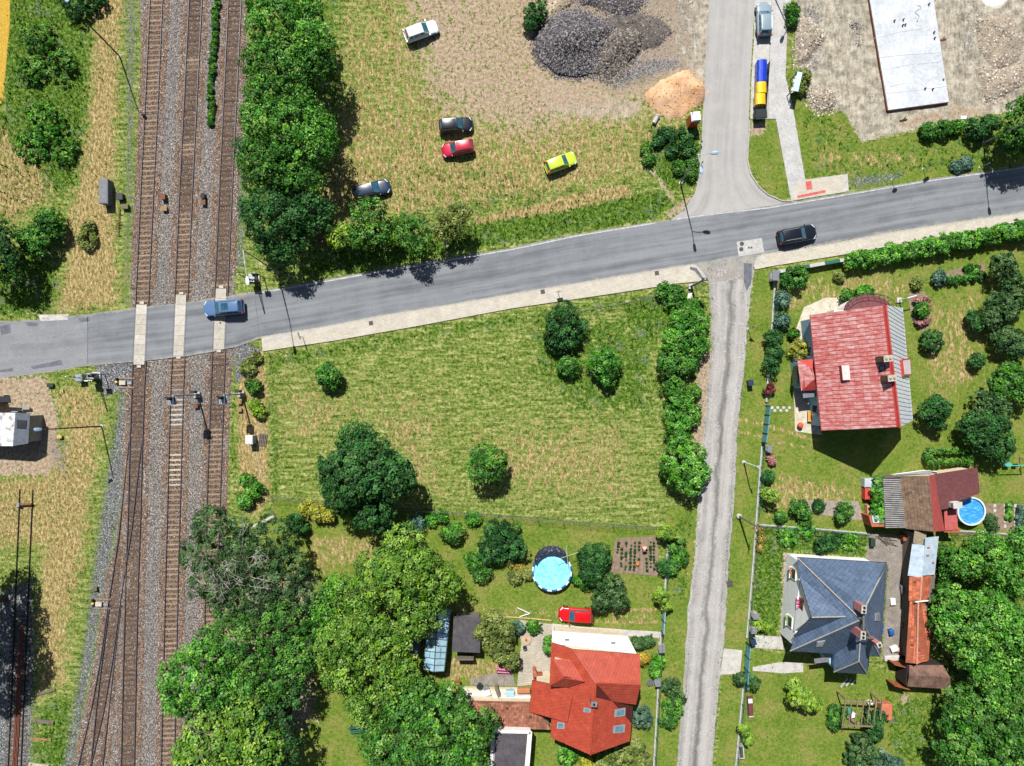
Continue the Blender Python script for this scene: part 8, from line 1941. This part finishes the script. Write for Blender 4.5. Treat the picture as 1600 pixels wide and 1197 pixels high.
# --- right hand gardens
hb_ = [(1332 + k * 14.2, 408 - k * 2.7, 16, 2.0) for k in range(20)]
plant('hedge', 'long clipped hedge along the pavement of the right garden', 'hedge', hb_, kind='bright', leaf=.19, rc=.34, sub=3, flat=.9, trunk=False)
plant('hedge', 'low clipped box hedge frame above the garden outbuilding', 'hedge', [(1450 + k * 9, 706 - k * .4, 4.4, 1.0) for k in range(8)] + [(1450 + k * 9, 723 - k * .3, 4.4, 1.0) for k in range(8)] + [(1450, 714, 6, 1.0), (1514, 713, 6, 1.0)], kind='green', leaf=.14, rc=.22, sub=0, trunk=False)
plant('vine', 'bright green vine covering a frame beside the corrugated roof', 'vine', [(1371 + (k % 2) * 8, 752 + k * 4.2, 8, 2.0) for k in range(15)], kind='bright', leaf=.2, rc=.3, sub=0, trunk=False, flat=.6)
for lab, b, kw in (
 ('dark green shrub in the upper left corner of the right garden', [(1245, 432, 20, 2.0), (1232, 438, 12, 1.5)], dict(kind='green', dens=.8)),
 ('feathery round bush on the lawn above the red roofed house', [(1311, 432, 9, .9)], dict(kind='olive', leaf=.12, rc=.2)),
 ('rounded bluish bush inside the lane fence, uppermost', [(1222, 468, 11, 1.5)], dict(kind='blue')),
 ('rounded bluish bush inside the lane fence, second', [(1222, 500, 11, 1.5)], dict(kind='blue')),
 ('large dark bush inside the lane fence beside the yellow bush', [(1208, 528, 15, 2.0), (1212, 550, 13, 1.9), (1206, 568, 14, 1.9)], dict(kind='dark')),
 ('yellow clipped ball bush at the wall of the red roofed house', [(1250, 547, 17, 1.8)], dict(kind='yellow', sub=4)),
 ('small green bush beside the terrace path', [(1240, 522, 6, .8)], dict(kind='green')),
 ('dark green bush left of the rounded balcony', [(1323, 461, 9, 1.2)], dict(kind='green')),
 ('low green bush above the rounded balcony', [(1347, 456, 9, .9), (1356, 455, 6, .8)], dict(kind='bright')),
 ('pink flowering rose shrub in the narrow flower bed', [(1440, 484, 13, 1.4)], dict(kind='green')),
 ('pink roses around the narrow flower bed', [(1448, 468, 7, 1.0), (1434, 470, 5, .9), (1450, 482, 5, .9), (1448, 500, 6, .8), (1436, 506, 6, .8)], dict(kind='pink', leaf=.13, rc=.2, sub=2, dens=.7)),
 ('clipped round box ball on the lawn right of the red roofed house', [(1456, 533, 17, 1.8)], dict(kind='dark', sub=0, leaf=.13, rc=.26)),
 ('round bush right of the small bed in the upper right garden', [(1468, 434, 11, 1.2)], dict(kind='blue')),
 ('low box row below the small bed in the upper right garden', [(1484, 438, 6, .7), (1496, 437, 6, .7), (1508, 435, 6, .7), (1520, 432, 6, .7), (1532, 431, 6, .7)], dict(kind='green', sub=0, rc=.25)),
 ('two small balls in the bed of the upper right garden', [(1513, 420, 6, .7), (1524, 420, 6, .7)], dict(kind='green', sub=0, rc=.25)),
 ('small round bush on the lawn near the flower bed', [(1431, 443, 7, .7)], dict(kind='olive')),
 ('fruit tree at the upper right corner of the right garden', [(1566, 418, 24, 3.4), (1580, 440, 20, 3)], dict(kind='grey', dens=.85)),
 ('broad fruit tree in the right hand row, second from the top', [(1565, 480, 28, 3.4), (1588, 470, 20, 3.2), (1550, 500, 16, 3)], dict(kind='grey')),
 ('fruit tree in the right hand row, third from the top', [(1572, 530, 26, 3.2), (1590, 545, 20, 3)], dict(kind='grey')),
 ('fruit tree in the right hand row, fourth from the top', [(1578, 590, 28, 3.4), (1560, 605, 18, 3), (1598, 610, 24, 3.2)], dict(kind='green')),
 ('dark green round tree on the lawn right of the red roofed house', [(1461, 640, 25, 3.4), (1464, 658, 16, 2.6)], dict(kind='dark')),
 ('broad dark tree on the lawn above the swing', [(1540, 672, 38, 4.4), (1520, 660, 22, 3.6), (1556, 695, 26, 3.6)], dict(kind='dark')),
 ('young tree left of the broad dark tree on the lawn', [(1535, 628, 18, 3), (1560, 636, 20, 3.2)], dict(kind='grey')),
 ('slender young tree with drooping leaves on the lawn, upper one', [(1527, 508, 11, 1.8), (1520, 495, 8, 1.6)], dict(kind='dark', dens=.6)),
 ('slender young tree with drooping leaves on the lawn, lower one', [(1528, 563, 10, 1.7)], dict(kind='dark', dens=.6)),
 ('fruit bush in the mulch bed, left one', [(1250, 792, 13, 2.0), (1256, 802, 9, 1.6)], dict(kind='green', dens=.8)),
 ('fruit bush in the mulch bed, right one', [(1320, 796, 14, 2.0), (1316, 806, 9, 1.6)], dict(kind='green', dens=.8)),
 ('small dark plant between the two fruit bushes', [(1279, 790, 7, .9)], dict(kind='dark')),
 ('dark round bush inside the lane fence above the lime thuja', [(1200, 744, 9, 1.2)], dict(kind='dark')),
 ('low bush at the dark green fence between the gardens', [(1220, 808, 8, .9), (1256, 814, 7, .8)], dict(kind='green')),
 ('wild dark bush above the slate roofed house', [(1300, 845, 16, 1.3), (1285, 850, 14, 1.2)], dict(kind='dark', dens=.7)),
 ('bright weeds above the slate roofed house', [(1230, 838, 16, .7), (1330, 845, 14, .7), (1260, 828, 14, .6)], dict(kind='bright', dens=.5)),
 ('yellow flowering climber inside the lane fence', [(1187, 828, 4, .7), (1189, 842, 5, .7), (1187, 856, 4, .6)], dict(kind='gold', dens=.3, leaves=20, leaf=.12)),
 ('red roses at the lane fence above the teal gate', [(1203, 603, 6, 1.1), (1198, 612, 5, 1.0), (1207, 609, 5, 1.0)], dict(kind='red', leaf=.13, rc=.2, sub=2)),
 ('mixed red and white flowers inside the lane fence below the letter box', [(1204, 714, 6, .8), (1207, 722, 7, .8)], dict(kind='pink', leaf=.14, rc=.2, sub=2)),
 ('lettuce bed plants right of the blue pool', [(1577, 790, 5, .4), (1577, 799, 5, .4), (1577, 808, 5, .4)], dict(kind='bright', sub=0, rc=.2, trunk=False)),
 ('dark leafy vegetables at the right edge of the vegetable plot', [(1595, 795, 6, .6), (1594, 808, 6, .6), (1595, 820, 6, .6)], dict(kind='blue', sub=0, rc=.2, trunk=False)),
 ('grey weeds right of the blue pool', [(1546, 812, 8, .5), (1550, 824, 7, .4)], dict(kind='grey', dens=.6)),
 ('vine bush climbing the right end of the pergola', [(1362, 1130, 14, 1.9), (1374, 1120, 12, 2), (1368, 1146, 11, 1.5)], dict(kind='dark')),
 ('bush at the left end of the pergola', [(1308, 1115, 14, 1.4), (1305, 1130, 11, 1.2)], dict(kind='green')),
 ('dark brownish bush at the bottom edge below the pergola', [(1345, 1165, 22, 1.8), (1338, 1185, 20, 1.8), (1362, 1180, 16, 1.6)], dict(kind='grey', dens=.75)),
 ('silvery bush at the bottom edge below the pergola', [(1380, 1192, 18, 1.5), (1400, 1196, 12, 1.2)], dict(kind='blue', dens=.7)),
 ('climbing shrub at the lane fence below the teal double gate', [(1158, 1062, 9, 1.2), (1175, 1066, 12, 1.0)], dict(kind='grey')),
 ('low bushes on the verge below the building site, left clump', [(1450, 205, 14, 1.3), (1475, 202, 14, 1.4), (1494, 198, 10, 1.1)], dict(kind='green')),
 ('dark bushes on the verge below the building site, right clump', [(1526, 202, 18, 2.2), (1545, 196, 16, 2.2)], dict(kind='dark')),
 ('weedy bush at the top beside the parked silver car', [(1238, 15, 10, 1.2), (1238, 32, 9, 1.0)], dict(kind='green')),
 ('weeds beside the information board', [(1256, 118, 10, .8), (1250, 138, 9, .7)], dict(kind='olive', dens=.6)),
 ('white flowering weeds on the verge beside the main road', [(1508, 256, 10, .6), (1495, 262, 8, .5)], dict(kind='blue', dens=.5)),
): shrub(lab, b, **kw)
tree('big tree at the right edge above the main road', [(1600, 190, 36, 7), (1583, 216, 24, 5), (1625, 165, 40, 8), (1612, 225, 22, 4.5)], kind='green', leaf=.24)
tree('bright spreading tree right of the long shed, upper one', [(1540, 865, 40, 6.5), (1580, 890, 44, 7), (1510, 880, 26, 5.5), (1600, 850, 34, 6.5)], kind='bright')
tree('bright spreading tree right of the long shed, middle one', [(1500, 975, 46, 7), (1545, 960, 46, 7.5), (1490, 940, 28, 6), (1530, 1010, 42, 7), (1590, 985, 44, 7.5)], kind='bright', leaf=.22)
tree('bright spreading tree beside the rusty garage at the right edge', [(1575, 1060, 42, 7.5), (1600, 1030, 40, 7.5), (1540, 1050, 30, 6.5)], kind='bright')
tree('large dark green tree at the bottom right corner', [(1510, 1130, 46, 7), (1560, 1115, 48, 8), (1530, 1170, 52, 8), (1590, 1160, 50, 8), (1490, 1165, 32, 6.5), (1505, 1090, 24, 5.5)], kind='green', leaf=.22)
for lab, b, kd in (('dark bush right of the yellow bush behind the long shed', [(1475, 865, 16, 2.5), (1480, 895, 15, 2.5), (1478, 920, 12, 2.2)], 'green'), ('dark bush at the right edge under the fence', [(1590, 858, 20, 2.5)], 'dark')): shrub(lab, b, kind=kd)
# seedlings in the vegetable rows
V, Q, T = crown([(0, 0, .12, .16, .16, .12)], .12, .1, 1.2, 5, 12, 0, False)
me = np_mesh('seedling', V, Q, {'tint': T * .5}); me.materials.append(LM['dark']); r = random.Random(5)
for col_, (x0, x1) in enumerate(((966, 963), (972, 970), (979, 977), (986, 984), (992, 990), (998, 997), (1010, 1010), (1016, 1016), (1021, 1021))):
    for k in range(9):
        if r.random() < .25 or (col_ == 0 and k > 3): continue
        f = (k + .5) / 9; o = bpy.data.objects.new('vegetable_plant', me); COL.objects.link(o)
        o.location = (*G(x0 + (x1 - x0) * f + r.uniform(-.5, .5), 845 + 47 * f + r.uniform(-1, 1)), .06); s_ = r.uniform(.5, .9); o.scale = (s_, s_, s_); o.rotation_euler = (0, 0, r.uniform(0, 6))
        tag(o, 'small dark green seedling in the rows of the vegetable bed', 'vegetable plant', 'seedlings in the vegetable bed')
t_ = thing('pumpkin', 'small orange pumpkin in the vegetable bed', 'pumpkin', (*G(996, 881), .05)); MB().lathe(0, 0, [(.08, 0), (.2, .08), (.22, .16), (.14, .26), (.04, .25)], 12).build('fruit', mat('orange_pumpkin', 'c46a1c', 'a85814', 4, .6), t_, smooth=True, local=True); MB().tube([(0, 0, .25), (.03, 0, .33)], .025, 5).build('stalk', M_old, t_, local=True)

# ------------------------------------------------------------------ grass tufts over meadow, verges and lawns (nobody could count them)
roads = [TOP + BOT[::-1], STL + STR[::-1], [(a + 5, b) for a, b in LNL] + [(a - 5, b) for a, b in LNR[::-1]], [(409, 526), (1104, 412), (1106, 442), (411, 551)], [(1176, 398), (1680, 318), (1680, 338), (1178, 423)], [(1172, 186), (1172, -60), (1240, -60), (1227, 120), (1258, 281), (1326, 271), (1326, 300), (1234, 315), (1212, 186)],
 [(953, 838), (1029, 836), (1031, 902), (950, 896)], pa, [(1541, 784), (1680, 788), (1680, 834), (1541, 830)], [(1353, 834), (1420, 838), (1412, 1035), (1378, 1030), (1388, 880), (1352, 876)], [(1131, 1013), (1160, 1016), (1156, 1053), (1125, 1054)], [(838, 20), (1100, -40), (1105, 170), (1030, 192), (920, 130), (845, 100)], [(1340, -70), (1455, -70), (1486, 162), (1386, 175)]]
def tufts(name, label, n, seed, want, size, spread_, blades):
    r = np.random.default_rng(seed); x = r.uniform(-66, 66, n); y = r.uniform(-50, 50, n); qx, qy = 800 + x * PPM, 598.5 - y * PPM
    L = layers_at(qx, qy); ok = r.random(n) < want(L, qx, qy, x, y)
    for poly in roads: ok &= ~inside(qx, qy, poly)
    x, y = x[ok], y[ok]; dr = L['dry'][ok] + .5 * (vnoise(x, y, .05, 3, 3) - .5); lu = L['lush'][ok]; m = len(x)
    straw = (r.random(m) < np.clip(dr * 1.15 - lu * .5 - .05, .04, .9))
    ti = np.where(straw, .55 + .45 * r.random(m), .5 * r.random(m)); S = size * r.uniform(.5, 1.4, m)
    k = blades; a = r.uniform(0, 6.283, (m, k)); tilt = r.uniform(.25, 1.0, (m, k)) * spread_; s = S[:, None] * r.uniform(.6, 1.2, (m, k))
    dx, dy = np.cos(a), np.sin(a); w = s * .17
    bx = np.repeat(x[:, None], k, 1) + dx * .02; by = np.repeat(y[:, None], k, 1) + dy * .02
    v0 = np.stack([bx - dy * w, by + dx * w, np.zeros_like(bx)], -1); v1 = np.stack([bx + dy * w, by - dx * w, np.zeros_like(bx)], -1)
    v2 = np.stack([bx + dx * s * tilt, by + dy * s * tilt, s * np.sqrt(np.maximum(.08, 1 - tilt ** 2 * .8))], -1)
    V = np.stack([v0, v1, v2], 2).reshape(-1, 3)
    me = np_mesh(name, V, np.arange(len(V)).reshape(-1, 3), {'tint': np.repeat(ti, k * 3)})
    o = link_mesh(name, me, M_grass); tag(o, label, 'grass', None, 'stuff'); return m
t = NT('grass_blades'); col = t.ramp(t.attr('tint'), [(0, lin('27480c')), (.28, lin('466e18')), (.5, lin('78903a')), (.56, lin('93854a')), (1, lin('bfa978'))])
p = t.bsdf(col, .8, 0, .1); tr_ = t.n('ShaderNodeBsdfTranslucent'); t.link(col, tr_.inputs[0]); mx = t.n('ShaderNodeMixShader'); mx.inputs[0].default_value = .2
t.link(p.outputs[0], mx.inputs[1]); t.link(tr_.outputs[0], mx.inputs[2]); t.link(mx.outputs[0], t.out.inputs[0]); M_grass = t.m
def bare(L): return np.clip(1 - L['sand'] - L['rust'] - L['wheat'] - .9 * np.clip(L['gravel'] - .2, 0, 1) * 1.4, 0, 1)
tufts('meadow_grass', 'mown and trampled meadow grass and verge grass', 170000, 71, lambda L, a, b, x, y: bare(L) * (1 - .75 * L['soil']) * (1 - .8 * L['lawn']) * (.25 + .75 * np.clip(2.2 * vnoise(x, y, .35, 4, 9) - .5, 0, 1)), .17, .95, 3)
tufts('tall_grass', 'tall lush grass and weeds on the verges', 60000, 72, lambda L, a, b, x, y: bare(L) * np.clip(L['lush'] - .35, 0, 1) * 1.5, .34, .8, 4)
# weeds sprouting out of gravel and building ground
tufts('gravel_weeds', 'sparse weeds growing in gravel and bare ground', 9000, 73, lambda L, a, b, x, y: np.clip(L['rust'] + L['gravel'] + L['soil'] + .5 * L['sand'], 0, 1) * (vnoise(x, y, .3, 4, 19) > .58) * .5, .16, .9, 4)
